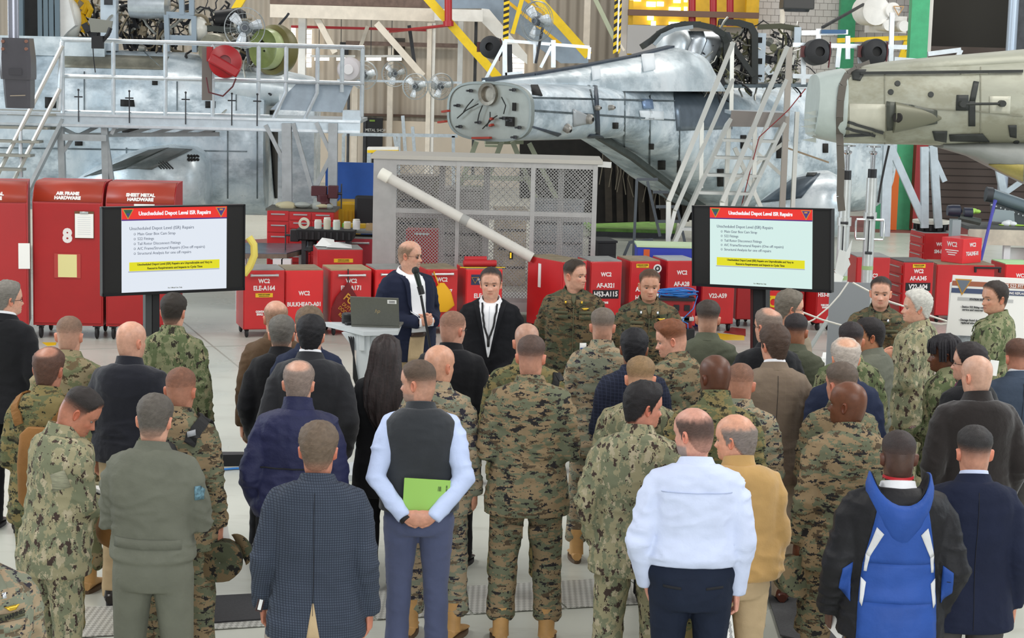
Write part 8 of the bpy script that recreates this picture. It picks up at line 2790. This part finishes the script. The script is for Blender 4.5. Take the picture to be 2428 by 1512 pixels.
t = thing('grey_panel', 'flat grey board standing behind the left jack', 'board', ((q0.x + q1.x) / 2, 18.4, 0))
MB().box((0, 0, q0.z / 2), (q1.x - q0.x, .03, q0.z)).build('sheet', mat('board_grey', '84888c', .6), t, smooth=0)
MB().box((0, .08, .03), (.5, .25, .06)).build('foot', DGREY, t, smooth=0)
t = thing('white_carton', 'small white carton on the floor behind old man with white hair', 'carton', tuple(at_z(1962, 866, .18)) if False else (at_z(1962, 885).x, at_z(1962, 885).y, 0))
zz = at_y(1962, 848, t.location.y).z
MB().box((0, 0, zz / 2), (.17, .15, zz)).build('body', PAPERW, t, bevel=.01)
MB().prism([(-.085, -.075, zz), (.085, -.075, zz), (.06, 0, zz + .06), (-.06, 0, zz + .06)], (0, .02, 0)).build('flap', PAPERW, t)
YPo = 15.6
t = thing('poster_board', 'white poster board with brown and navy header at far right', 'poster', (at_y(2350, 800, YPo).x, YPo, 0))
a, b_, c = at_y(2260, 652, YPo), at_y(2500, 664, YPo), at_y(2242, 806, YPo)
ux = (b_ - a).normalized()
uz = (a - c).normalized()
Hp = .98
Wp = (b_ - a).length
ny = ux.cross(uz).normalized()
def pp(u, v, d=0.0):
 """point on the poster: u along its width, v down from its top edge (metres)"""
 return a + ux * u - uz * v + ny * d
def prect(u0, u1, v0, v1, m_, nm, d=-.004, th=.002, parent=None):
 sgn = -1 if ny.y > 0 else 1
 return MB().prism([pp(u0, v0, sgn * -d), pp(u1, v0, sgn * -d), pp(u1, v1, sgn * -d), pp(u0, v1, sgn * -d)], Vector((0, th, 0))).build(nm, m_, parent or t, world=True, smooth=0)
prect(0, Wp, 0, Hp, mat('poster_white', 'e9e8e4', .5), 'board', 0, .02)
prect(.0, Wp, .045, .085, mat('poster_brown', '9c5a40', .6), 'brown_stripe')
prect(.0, Wp, .105, .145, mat('poster_navy', '3f4c6d', .6), 'navy_stripe')
prect(.06, .52, .18, .205, mat('poster_grey', 'b5b5b5', .6), 'grey_bar')
m = MB()
sgn = 1 if ny.y < 0 else -1
tri = [(.02, .028), (.16, .028), (.09, .165)]
e_ = MB().prism([pp(u, v, sgn * .006) for u, v in tri], (0, .002, 0)).build('emblem', mat('gold_print', ''), t, world=True, smooth=0)
MB().prism([pp(u, v, sgn * .008) for u, v in ((.035, .037), (.145, .037), (.09, .145))], (0, .002, 0)).build('emblem_field', mat('poster_slate', '67707c', .6), e_, world=True, smooth=0)
prect(.07, .36, .50, .86, mat('poster_photo', '8f969b', .5, var=.5, vscale=9), 'photo')
m = MB()
for k in range(9):
 m.prism([pp(.08 + .03 * k, .84, sgn * .006), pp(.09 + .03 * k, .84, sgn * .006), pp(.20 + .006 * k, .62, sgn * .006)], (0, .001, 0))
m.build('photo_lines', mat('photo_dark', '4f565b', .6), t, world=True, smooth=0)
rotp = Matrix((ux, uz, -ny if ny.y > 0 else ny)).transposed().to_euler()
for s_, u, v, sz, mm, al in (('H-53 FS 522 FITTINGS', .52, .066, .042, WLET, 'CENTER'), ('AIRFRAME FITTING REPLACEMENT', .50, .126, .028, WLET, 'CENTER'), ('STATION 522 FITTING ISSUES', .28, .193, .022, DGREY, 'CENTER'),
        ('- Station 522 fitting cracks found in\n   service and removed', .09, .27, .024, DGREY, 'LEFT'), ('- Damage found during disassembly\n   replaced when needed', .09, .38, .024, DGREY, 'LEFT'), ('Old fitting before removal', .07, .90, .020, DGREY, 'LEFT')):
 q = pp(u, v, sgn * .007)
 text(s_, sz, mm, t, tuple(Vector(q) - Vector(t.location)), rot=tuple(rotp), align=al, sx=.85, bold=.0006)
for u in (.15, Wp - .1):
 q = pp(u, Hp)
 MB().bar(pp(u, .1) + Vector((0, .05, 0)), Vector((q.x, YPo + .25, 0)), .03).build('easel_leg', BLK, t, world=True)
# blue cable on the floor near the lectern
m = MB()
m.path([at_z(x, y, .012) for x, y in ((510, 1114), (560, 1110), (790, 1110), (830, 1112), (842, 1098), (850, 1080))], .010, 6)
tag(m.build('floor_cable', CB_, smooth=60), 'blue network cable on the floor by the lectern base', 'cable')
# odds and ends standing behind the cage, below the centre boom
t = thing('tail_stand', 'pale green trestle with steps under the centre tail boom', 'stand', (at_y(1170, 450, 30).x, 30.2, 0))
PGM = mat('pale_green_paint', '')
for (x0, y0), (x1, y1) in (((1130, 335), (1062, 520)), ((1190, 335), (1120, 520)), ((1215, 335), (1290, 520)), ((1150, 336), (1240, 336)), ((1100, 420), (1260, 424)), ((1255, 340), (1345, 520))):
 MB().bar(at_y(x0, y0, 30.2), at_y(x1, y1, 30.4), .075, .06, up=(0, -1, 0)).build('strut', PGM, t, world=True, smooth=0)
for k in range(5):
 a, c = at_y(1150 - 12 * k, 345 + 24 * k, 30.6), at_y(1188 - 12 * k, 346 + 24 * k, 30.6)
 MB().bar(a, c, .2, .03).build('step', PGM, t, world=True, smooth=0)
for k, (nm, lab, x, w_, y, yy, Y, cc) in enumerate((('equipment_crate', 'dark brown equipment crate seen through left half of cage', 985, 90, 420, 0, 30.5, '7d746b'), ('equipment_crate', 'grey equipment crate seen through middle of cage', 1090, 100, 450, 0, 29.6, '8f8c88'),
             ('equipment_crate', 'dark slate equipment crate seen through right half of cage', 1325, 120, 480, 0, 29.2, '7a7e82'), ('equipment_crate', 'tan equipment crate low behind middle of cage', 1215, 70, 500, 0, 28.6, 'a1937f'), ('equipment_crate', 'black equipment crate left of the green low platform', 1440, 45, 575, 0, 27.6, '1d1d20'))):
 a, c = at_y(x - w_ / 2, y, Y), at_y(x + w_ / 2, y, Y)
 t = thing(nm, lab, 'crate', (at_y(x, y, Y).x, Y, 0), .1 * k - .2, 'crates behind the cage')
 MB().box((0, .3, a.z / 2), (c.x - a.x, .6, a.z)).build('body', mat('crate_' + cc, cc, .6, var=.25, vscale=4), t, bevel=.01, smooth=0)
 MB().box((0, .3, a.z + .015), (c.x - a.x + .03, .63, .03)).build('lid', mat('crate_lid_' + cc, cc, .5, var=.1), t, smooth=0)
 for z in (.25, .5, .75):
  MB().box((0, -.01, a.z * z), (c.x - a.x - .04, .02, .03)).build('batten', DGREY, t, smooth=0)
t = thing('storage_rack', 'low rack with white and yellow boards before the back wall', 'rack', (at_y(935, 350, 40).x, 40, 0))
for y, mm in ((352, WHT_P), (358, YEL)):
 a, c = at_y(872, y, 40), at_y(945, y, 40)
 MB().bar(a, c, .3, .06).build('shelf_board', mm, t, world=True, smooth=0)
for x in (876, 940):
 q = at_y(x, 352, 40)
 MB().box((q.x, 40, q.z / 2), (.08, .3, q.z)).build('leg', GALV, t, world=True, smooth=0)
t = thing('barrier_rail', 'grey tubular barrier rail before the dark door at the back', 'railing', (at_y(900, 320, 42).x, 42, 0))
for (x0, y0), (x1, y1) in (((815, 318), (1085, 322)), ((946, 320), (944, 505)), ((955, 274), (962, 372)), ((935, 320), (944, 372)), ((815, 318), (812, 505)), ((1075, 322), (1075, 508)), ((978, 300), (984, 372))):
 MB().bar(at_y(x0, y0, 42), at_y(x1, y1, 42), .07, .06, up=(0, -1, 0)).build('bar', GALV, t, world=True, smooth=0)
# ------------------------------------------------------------------ things the people wear and carry
BLKNYL = mat('black_nylon', '141416', .7, bmp=.3)
PAPER = mat('paper_white', 'f2f2ee', .8)
GOLD = mat('gold_pin', 'd8b13a', .35, .6)
SILV = mat('silver_pin', 'd5d9df', .3, .7)
SEAM = mat('dark_seam', '1c1d22', .9)
def shirt_front(k, shirt, wide=.062, low=1.14, lap=True, cloth_m=None):
 p = Q[k]
 s = p['s']
 patch(p, [(-wide, 1.475 * s), (wide, 1.475 * s), (.006, low * s), (-.006, low * s)], shirt, 'shirt_front', 1, .015, 8, 22)
 patch(p, [(-.003, 1.45 * s), (.003, 1.45 * s), (.003, (low + .02) * s), (-.003, (low + .02) * s)], mat('shirt_shadow_seam', 'c9ccd2', .8), 'placket', 1, .018, 1, 12)
 for sd in (-1, 1):
  patch(p, [(sd * (wide - .004), 1.462 * s), (sd * (wide + .040), 1.466 * s), (sd * .075, 1.28 * s), (sd * .006, low * s)], cloth_m, 'lapel', 1, .019, 4, 12)
shirt_front('black_suit', WHITE, .088, 1.06, cloth_m=BLACK2)
p = Q['black_suit']
for sd in (-1, 1):
 strap(p, [(sd * .055, .08, 1.47), (sd * .035, .16, 1.33), (0, .17, 1.22)], .016, BLKNYL, 'lanyard', .024, .003)
patch(p, [(-.012, 1.23), (.012, 1.23), (.010, 1.17), (-.010, 1.17)], BLKNYL, 'lanyard_clip', 1, .026, 1, 2)
# the speaker: open jacket, shirt down to the belt
p = Q['speaker']
s = p['s']
patch(p, [(-.085, 1.475 * s), (.085, 1.475 * s), (.085, 1.02 * s), (-.060, 1.02 * s)], WHITE, 'shirt_front', 1, .015, 8, 22)
patch(p, [(-.060, 1.02 * s), (.085, 1.02 * s), (.085, .985 * s), (-.060, .985 * s)], mat('leather_belt', '3d281c', .4), 'belt', 1, .016, 5, 1)
patch(p, [(-.060, .985 * s), (.085, .985 * s), (.095, .78 * s), (-.055, .78 * s)], KHAKI, 'trouser_front', 1, .004, 5, 5)
for sd in (-1, 1):
 patch(p, [(sd * .080, 1.462 * s), (sd * .126, 1.462 * s), (sd * .105, 1.25 * s), (sd * .072, 1.16 * s)], NAVY, 'lapel', 1, .019, 4, 12)
glasses(p, '5b3a2c', True)
for k in ('glasses_right', 'left_suit', 'polo', 'dark_suit', 'scarf'):
 glasses(Q[k])
# uniforms seen from the front
for k, gold in (('officer_a', True), ('officer_b', True), ('marine_far', False), ('tall_navy', False), ('corner', True)):
 p = Q[k]
 s = p['s']
 patch(p, [(-.045, 1.49 * s), (.045, 1.49 * s), (.006, 1.40 * s), (-.006, 1.40 * s)], TEE, 'undershirt', 1, .006, 4, 5)
 m = p['garment'].data.materials[0]
 for sd in (-1, 1):
  patch(p, [(sd * .018, 1.485 * s), (sd * .085, 1.49 * s), (sd * .085, 1.40 * s), (sd * .020, 1.36 * s)], m, 'collar_flap', 1, .014, 3, 4)
  patch(p, [(sd * .045, 1.315 * s), (sd * .150, 1.315 * s), (sd * .150, 1.275 * s), (sd * .045, 1.275 * s)], m, 'pocket_flap', 1, .010, 4, 2)
  patch(p, [(sd * .060, 1.425 * s), (sd * .074, 1.425 * s), (sd * .074, 1.405 * s), (sd * .060, 1.405 * s)], GOLD if k == 'officer_a' else SILV, 'rank_pin', 1, .022, 1, 1)
  patch(p, [(sd * .045, 1.345 * s), (sd * .150, 1.345 * s), (sd * .150, 1.322 * s), (sd * .045, 1.322 * s)], TEE, 'name_tape', 1, .009, 3, 1)
 if gold:
  patch(p, [(-.130, 1.372 * s), (-.065, 1.372 * s), (-.085, 1.355 * s), (-.110, 1.355 * s)], GOLD, 'wings_badge', 1, .014, 4, 1)
 patch(p, [(-.004, 1.37 * s), (.004, 1.37 * s), (.004, .80 * s), (-.004, .80 * s)], TEE, 'placket', 1, .006, 1, 10)
p = Q['officer_a']
patch(p, [(-.115, 1.13), (-.06, 1.13), (-.06, 1.05), (-.115, 1.05)], PAPER, 'badge_card', 1, .012, 2, 2)
patch(p, [(-.110, 1.09), (-.065, 1.09), (-.065, 1.075), (-.110, 1.075)], mat('badge_blue', '2b4f8a', .5), 'badge_stripe', 1, .018, 2, 1)
# back seams, pockets and vents
for k in ('check', 'navy_near', 'tan_suit', 'black_coat', 'char_coat', 'slate', 'check_dark', 'dark_suit', 'white_navy', 'brown_jkt'):
 p = Q[k]
 s = p['s']
 patch(p, [(-.0012, 1.45 * s), (.0012, 1.45 * s), (.0012, .80 * s), (-.0012, .80 * s)], SEAM, 'back_seam', -1, .0004, 1, 14)
for k in ('flight_left', 'flight_mid', 'flight_dark', 'flight_right'):
 p = Q[k]
 s = p['s']
 m = p['garment'].data.materials[0]
 patch(p, [(-.17, 1.065 * s), (.17, 1.065 * s), (.17, 1.018 * s), (-.17, 1.018 * s)], m, 'waistband', -1, .001, 12, 2)
p = Q['check']
s = p['s']
patch(p, [(-.003, .955 * s), (.004, .955 * s), (.042, .768 * s), (-.030, .768 * s)], KHAKI, 'vent_opening', -1, .001, 4, 8)
p = Q['flight_left']
patch(p, [(-.04, .17), (.05, .17), (.05, .12), (-.04, .12)], mat('leather_ba8f58', 'ba8f58', .55, var=.15), 'boot_tab', -1, .004, 2, 2)
patch(p, [(.225, 1.36), (.262, 1.36), (.262, 1.29), (.225, 1.29)], mat('squadron_patch', '5d7f8c', .8, var=.4, vscale=60), 'shoulder_patch', -1, .006, 3, 3)
p = Q['paleshirt']
s = p['s']
patch(p, [(-.17, 1.37 * s), (.17, 1.37 * s), (.17, 1.366 * s), (-.17, 1.366 * s)], mat('shirt_seam', 'aebad8', .8), 'yoke_seam', -1, .002, 10, 1)
for sd in (-1, 1):
 patch(p, [(sd * .06, .925 * s), (sd * .145, .930 * s), (sd * .145, .918 * s), (sd * .06, .913 * s)], SEAM, 'back_pocket', -1, .001, 4, 1, None, [q for q in p['root'].children if q.name.startswith('trousers')][0])
p = Q['navy_wind']
s = p['s']
patch(p, [(-.19, 1.18 * s), (.19, 1.18 * s), (.19, 1.172 * s), (-.19, 1.172 * s)], SEAM, 'back_yoke', -1, .001, 12, 1)
p = Q['centre_marine']
s = p['s']
m = p['garment'].data.materials[0]
for sd in (-1, 1):
 patch(p, [(sd * .02, .70 * s), (sd * .13, .71 * s), (sd * .13, .64 * s), (sd * .02, .63 * s)], m, 'seat_pocket', -1, .01, 3, 3)
p = Q['writer']
patch(p, [(.13, 1.30), (.19, 1.33), (.205, 1.24), (.15, 1.21)], mat('flag_patch', '8d8d76', .8, var=.3, vscale=80, stretch=(.2, .2, 3)), 'flag_patch', -1, .006, 3, 3)
p = Q['corner']
s = p['s']
text('U.S. MARINES', .026, mat('black_thread', '17171a', .8), p['root'], (-.088, .164, 1.335 * s), (PI / 2, math.radians(-14), PI + .18), name='tape_lettering', sx=.8)
# ski jacket
p = Q['ski']
s = p['s']
WHT = cloth('white_shell', 'd5d6d8', .6)
patch(p, [(-.115, 1.43 * s), (.115, 1.43 * s), (.166, 1.16 * s), (-.166, 1.16 * s)], SKYB, 'back_panel', -1, .006, 14, 10)
patch(p, [(-.166, 1.16 * s), (.166, 1.16 * s), (.182, .98 * s), (-.182, .98 * s)], SKYB, 'back_panel', -1, .006, 14, 10)
patch(p, [(-.182, .98 * s), (.182, .98 * s), (.186, .790 * s), (-.186, .790 * s)], SKYB, 'back_panel', -1, .006, 14, 10)
for sd in (-1, 1):
 patch(p, [(sd * .085, 1.30 * s), (sd * .118, 1.33 * s), (sd * .158, 1.20 * s), (sd * .140, 1.19 * s)], WHT, 'white_stripe', -1, .012, 4, 6)
 patch(p, [(sd * .140, 1.19 * s), (sd * .158, 1.20 * s), (sd * .162, 1.12 * s), (sd * .150, 1.12 * s)], WHT, 'white_stripe', -1, .012, 3, 4)
 patch(p, [(sd * .150, 1.07 * s), (sd * .172, 1.09 * s), (sd * .176, .98 * s), (sd * .165, .96 * s)], WHT, 'white_stripe', -1, .012, 3, 4)
 patch(p, [(sd * .208, 1.15 * s), (sd * .256, 1.12 * s), (sd * .262, 1.02 * s), (sd * .212, .97 * s)], SKYB, 'sleeve_panel', -1, .003, 5, 6)
AS_ = [-PI * .60 + PI * 1.20 * k / 18 for k in range(19)]
def hood_ring(z, zdip, rx, y0, out, rise=0.0):
 return [(rx * math.sin(a) * s, (y0 - out * max(-.3, math.cos(a))) * s, (z - zdip * max(0, math.cos(a)) ** 1.5 + rise * abs(math.sin(a)) ** 4) * s) for a in AS_]
hm = MB()
hm.loft([hood_ring(1.535, .105, .135, -.045, .135, .02), hood_ring(1.50, .09, .148, -.050, .152), hood_ring(1.45, .08, .145, -.055, .150), hood_ring(1.40, .085, .128, -.06, .130), hood_ring(1.345, .08, .10, -.07, .095), hood_ring(1.31, .075, .06, -.08, .06)], cap=False, closed=False)
hm.build('hood', SKYB, p['root'], smooth=70, solid=.010)
lm = MB()
lm.loft([hood_ring(1.533, .105, .128, -.045, .126, .02), hood_ring(1.49, .07, .10, -.045, .085), hood_ring(1.475, .05, .075, -.04, .055)], cap=False, closed=False)
lm.build('hood_lining', BLKSHELL, p['root'], smooth=70, solid=.004)
m = MB()
m.loft([[(.066 * math.sin(a) * s * g, (-.005 + .070 * math.cos(a) * g) * s, z * s + (-.015 if math.cos(a) > 0 else 0)) for a in [2 * PI * k / 24 for k in range(24)]] for z, g in ((1.525, 1.06), (1.538, 1.06), (1.538, 1.0))], cap=False)
m.build('lanyard', mat('red_ribbon', 'b8242c', .6), p['root'])
# black backpack
p = Q['black_pack']
m = MB()
m.loft([[(-.06 + a * math.copysign(abs(math.cos(t)) ** .6, math.cos(t)), -.225 + d * math.copysign(abs(math.sin(t)) ** .6, math.sin(t)), z) for t in [2 * PI * k / 20 for k in range(20)]] for z, a, d in ((.98, .10, .05), (1.0, .13, .075), (1.15, .14, .085), (1.30, .13, .075), (1.38, .10, .05), (1.40, .06, .03))])
pk = m.build('backpack', BLKNYL, p['root'], smooth=50)
m = MB()
m.path([(-.01, -.302, 1.30), (-.03, -.312, 1.22), (-.05, -.318, 1.15)], .006, 6)
m.build('reflective_strip', mat('reflective_white', 'eef0ea', .4), pk)
for sd in (-1, 1):
 strap(p, [(sd * .10 - .01, -.12, 1.37), (sd * .11, -.02, 1.47), (sd * .115, .10, 1.36)], .065, BLKNYL, 'backpack_strap', .006, .014)
patch(p, [(.085, 1.44), (.125, 1.45), (.130, 1.42), (.090, 1.41)], mat('reflective_grey', '9a9da2', .5), 'reflector', -1, .026, 2, 2)
# coyote pack
p = Q['pack_marine']
m = MB()
m.loft([[(.03 + a * math.copysign(abs(math.cos(t)) ** .6, math.cos(t)), -.195 + d * math.copysign(abs(math.sin(t)) ** .6, math.sin(t)), z) for t in [2 * PI * k / 18 for k in range(18)]] for z, a, d in ((.90, .08, .04), (.94, .11, .06), (1.15, .115, .065), (1.32, .10, .05), (1.36, .06, .03))])
m.build('shoulder_pack', COYOTE, p['root'], smooth=50)
for sd in (-1, 1):
 strap(p, [(sd * .10, -.13, 1.36), (sd * .12, -.02, 1.47), (sd * .12, .10, 1.36)], .06, COYOTE, 'pack_strap', .006, .010)
strap(Q['strap_marine'], [(.135, -.13, 1.28), (.15, -.04, 1.46), (.14, .10, 1.34)], .055, BLKNYL, 'shoulder_strap', .006, .010)
# scarf
p = Q['scarf']
m = MB()
m.loft([[(r * math.sin(a), -.005 + r * 1.05 * math.cos(a), z + .012 * math.sin(5 * a)) for a in [2 * PI * k / 26 for k in range(26)]] for z, r in ((1.41, .088), (1.45, .096), (1.49, .088), (1.51, .074))], cap=False)
m.build('scarf', mat('scarf_weave', '8e2f3c', .9, col2='2f3a63', vscale=70), p['root'], smooth=70, solid=.01)
# long hair
p = Q['woman']
m = MB()
rings = []
for i, (z, a, d, yc) in enumerate(((1.680, .018, .018, -.005), (1.672, .050, .052, -.005), (1.645, .086, .092, -.008), (1.57, .100, .104, -.028), (1.50, .102, .075, -.062), (1.42, .118, .062, -.098), (1.33, .128, .052, -.128), (1.24, .120, .044, -.142), (1.16, .090, .034, -.148), (1.10, .055, .022, -.150))):
 rings.append([((a * (1 + .10 * min(1, i / 4) * math.sin(7 * t + i * .9))) * math.cos(t), yc + d * math.sin(t) * (1.0 if math.sin(t) < 0 else .55) + .010 * math.sin(9 * t + i * 1.3), z + .018 * math.sin(5 * t + i) * min(1, i / 5)) for t in [2 * PI * k / 44 for k in range(44)]])
m.loft(rings)
m.build('long_hair', mat('long_dark_hair', '241919', .62, var=.5, vscale=18, stretch=(5, 5, .5), bmp=.25, bscale=60), p['root'], smooth=70)
p = Q['dreads']
for k in range(26):
 a = -.2 + 2.9 * ((k * .618) % 1) * (1 if k % 2 else -1)
 t = .3 + .5 * ((k * .37) % 1)
 m = MB()
 pts = [(math.sin(a) * .070 * t, math.cos(a) * .085 * t - .01, .245 - .02 * t), (math.sin(a) * .090, math.cos(a) * .100, .205), (math.sin(a) * .098, math.cos(a) * .108, .16), (math.sin(a) * .100 + .004 * math.sin(k), math.cos(a) * .106, .125 - .05 * (abs(a) > 1.1))]
 m.path([Vector(v) for v in p['place'](np.array(pts))], [.011, .012, .011, .008], 6)
 m.build('hair_lock', mat('black_locks', '17141a', .7, bmp=.5), p['root'], smooth=70)
# ---- carried things (each a thing of its own)
def held(name, label, cat, c, rot=(0, 0, 0)):
 o = thing(name, label, cat, c)
 o.rotation_euler = rot
 return o
def by_hand(k, side, dx=0, dy=0, dz=0):
 p = Q[k]
 sh, e, wr, hd, pn, cu = p['arm'](side)
 return wp(p, wr + hd.normalized() * .09 + Vector((dx, dy, dz)))
p = Q['vest']
c = wp(p, (.04, -.178, 1.075))
o = held('book', 'lime green hardback book held behind back of man in fleece vest', 'book', c, (math.radians(-4), math.radians(2), 0))
MB().box((0, 0, 0), (.255, .004, .185)).box((0, .018, 0), (.255, .004, .185)).box((-.126, .009, 0), (.004, .022, .185)).build('cover', mat('lime_cover', '96c659', .5), o, bevel=.0015)
MB().box((.002, .009, 0), (.244, .014, .176)).build('pages', PAPER, o)
m = MB()
for i in range(9):
 m.box((.108, -.0028, .065 - i * .006), (.008, .001, (.002, .004, .003)[i % 3]))
for i in range(5):
 m.box((.062 + i * .004, -.0028, .045), ((.002, .001, .0025)[i % 3], .001, .026))
m.build('barcode', SEAM, o)
w_ = MB()
sh, e, wr, hd, pn, cu = p['arm'](-1)
w_.tube(wr + (wr - e).normalized() * .012, wr + (wr - e).normalized() * .030, .031, n=16)
w_.build('wrist_watch', BLKNYL, p['root'])
c = by_hand('check', -1, .005, .02, .20)
o = held('folder', 'dark brown leather folder with white papers held by man in checked coat', 'folder', c, (0, math.radians(13), math.radians(8)))
MB().box((-.012, 0, 0), (.006, .22, .29)).box((.014, 0, 0), (.006, .22, .29)).box((0, 0, -.143), (.03, .22, .006)).build('cover', mat('folder_leather', '3b2524', .45, bmp=.3), o, bevel=.002)
MB().box((.001, -.004, .006), (.016, .215, .285)).build('papers', PAPER, o)
p = Q['writer']
sh, e, wr, hd, pn, cu = p['arm'](-1)
c = wp(p, (.0, .40, 1.115))
o = held('notebook', 'white paged notebook held open by sailor writing at left', 'notebook', c, (math.radians(-10), math.radians(4), math.radians(-48)))
MB().box((0, 0, -.012), (.22, .28, .006)).build('cover', BLKNYL, o, bevel=.001)
MB().box((0, 0, 0), (.21, .27, .018)).build('pages', PAPER, o, bevel=.002)
MB().bar((-.02, -.14, -.005), (-.02, -.17, -.06), .006, .001).build('ribbon', PAPER, o)
MB().tube((.05, .02, .012), (.09, -.06, .09), .004).build('pen', SEAM, o)
c = wp(p, (.05, .36, .93))
o = held('ball_cap', 'coyote brown ball cap with gold braid hanging below notebook at left', 'cap', c, (math.radians(70), math.radians(25), math.radians(-40)))
m = MB()
m.lathe([(.105, 0), (.108, .03), (.098, .075), (.066, .112), (.02, .128), (.001, .129)], (0, 0, 0), n=24)
m.build('crown', COYOTE, o, smooth=50, solid=.003)
m = MB()
m.loft([[((.10 - .012 * i) * math.sin(a) * 1.0, .085 + .075 * math.cos(a) * (1 if i == 0 else .0) + .0, -.012 * i * 0 - .02 * math.cos(a) + .004 * i) for a in [-PI / 2 + PI * k / 14 for k in range(15)]] for i in (0, 1)], cap=False, closed=False)
m.build('brim', COYOTE, o, smooth=50, solid=.004)
m = MB()
for k in range(9):
 a = -.9 + 1.8 * k / 8
 m.ball((.085 * math.sin(a), .085 + .060 * math.cos(a), -.012), (.009, .012, .004), 6, 4)
m.build('gold_braid', GOLD, o)
def field_cap(name, label, c, rot, m_):
 o = held(name, label, 'cap', c, rot)
 m = MB()
 m.loft([[(r * .105 * math.sin(a) * (1 + .03 * (1 if k % 3 == 0 else 0)), r * .118 * math.cos(a), z) for k, a in enumerate([2 * PI * q / 24 for q in range(24)])] for z, r in ((0, 1), (.06, .99), (.088, 1.08), (.096, 1.02), (.098, .5), (.0985, .02))], cap=False)
 m.build('crown', m_, o, smooth=35, solid=.003)
 m = MB()
 m.loft([[(rr * math.sin(a), .10 + d * math.cos(a), -.02 * math.cos(a)) for a in [-PI / 2 + PI * k / 14 for k in range(15)]] for rr, d in ((.095, .0), (.095, .068))], cap=False, closed=False)
 m.build('bill', m_, o, smooth=50, solid=.004)
 return o
p = Q['black_pack']
field_cap('field_cap', 'folded camouflage field cap hanging from hand of marine with backpack', by_hand('black_pack', 1, .01, .0, -.10), (math.radians(100), math.radians(65), math.radians(10)), WOODD)
o = held('paper_note', 'small white paper held above the field cap by backpack marine', 'paper', by_hand('black_pack', 1, .03, .0, .03), (0, math.radians(-10), 0))
MB().box((0, 0, 0), (.035, .003, .10)).build('sheet', PAPER, o)
field_cap('field_cap', 'camouflage field cap held beside leg of dark skinned marine with phone', by_hand('phone_marine', -1, -.03, .0, -.10), (math.radians(85), math.radians(-60), math.radians(30)), WOOD)
o = held('phone', 'black phone in left hand of dark skinned bald marine', 'phone', by_hand('phone_marine', -1, .02, -.03, .03), (math.radians(8), math.radians(22), 0))
MB().box((0, 0, 0), (.012, .075, .15)).build('case', BLKNYL, o, bevel=.003)
MB().box((.0065, 0, 0), (.001, .066, .14)).build('screen', mat('dark_glass', '0b0d10', .08), o)
o = held('paper_sheaf', 'white stapled papers held at left side of ski jacket man', 'papers', by_hand('ski', -1, .045, -.07, .10), (math.radians(4), math.radians(12), math.radians(10)))
m = MB()
for i in range(4):
 m.box((-.004 + .0028 * i, .002 * i, 0), (.0014, .21, .27))
m.build('sheets', PAPER, o)
o = held('printed_sheet', 'printed paper sheet in right hand of man in white shirt', 'papers', by_hand('paleshirt', 1, -.02, .06, -.12), (math.radians(4), math.radians(-8), math.radians(-14)))
MB().box((0, 0, 0), (.003, .21, .28)).build('sheet', PAPER, o)
m = MB()
for i in range(9):
 m.box((.0025, 0, .02 - i * .012), (.0012, .06 + .02 * (i % 3), .004))
m.build('print', mat('print_grey', '6b6b70', .8), o)
o = held('paper_card', 'white card held up by sailor near the poster board', 'paper', at_y(2356, 872, Q['scarf']['root'].location.y + .30), (0, math.radians(6), 0))
MB().box((0, 0, 0), (.055, .003, .10)).build('sheet', PAPER, o)
finish_batches()
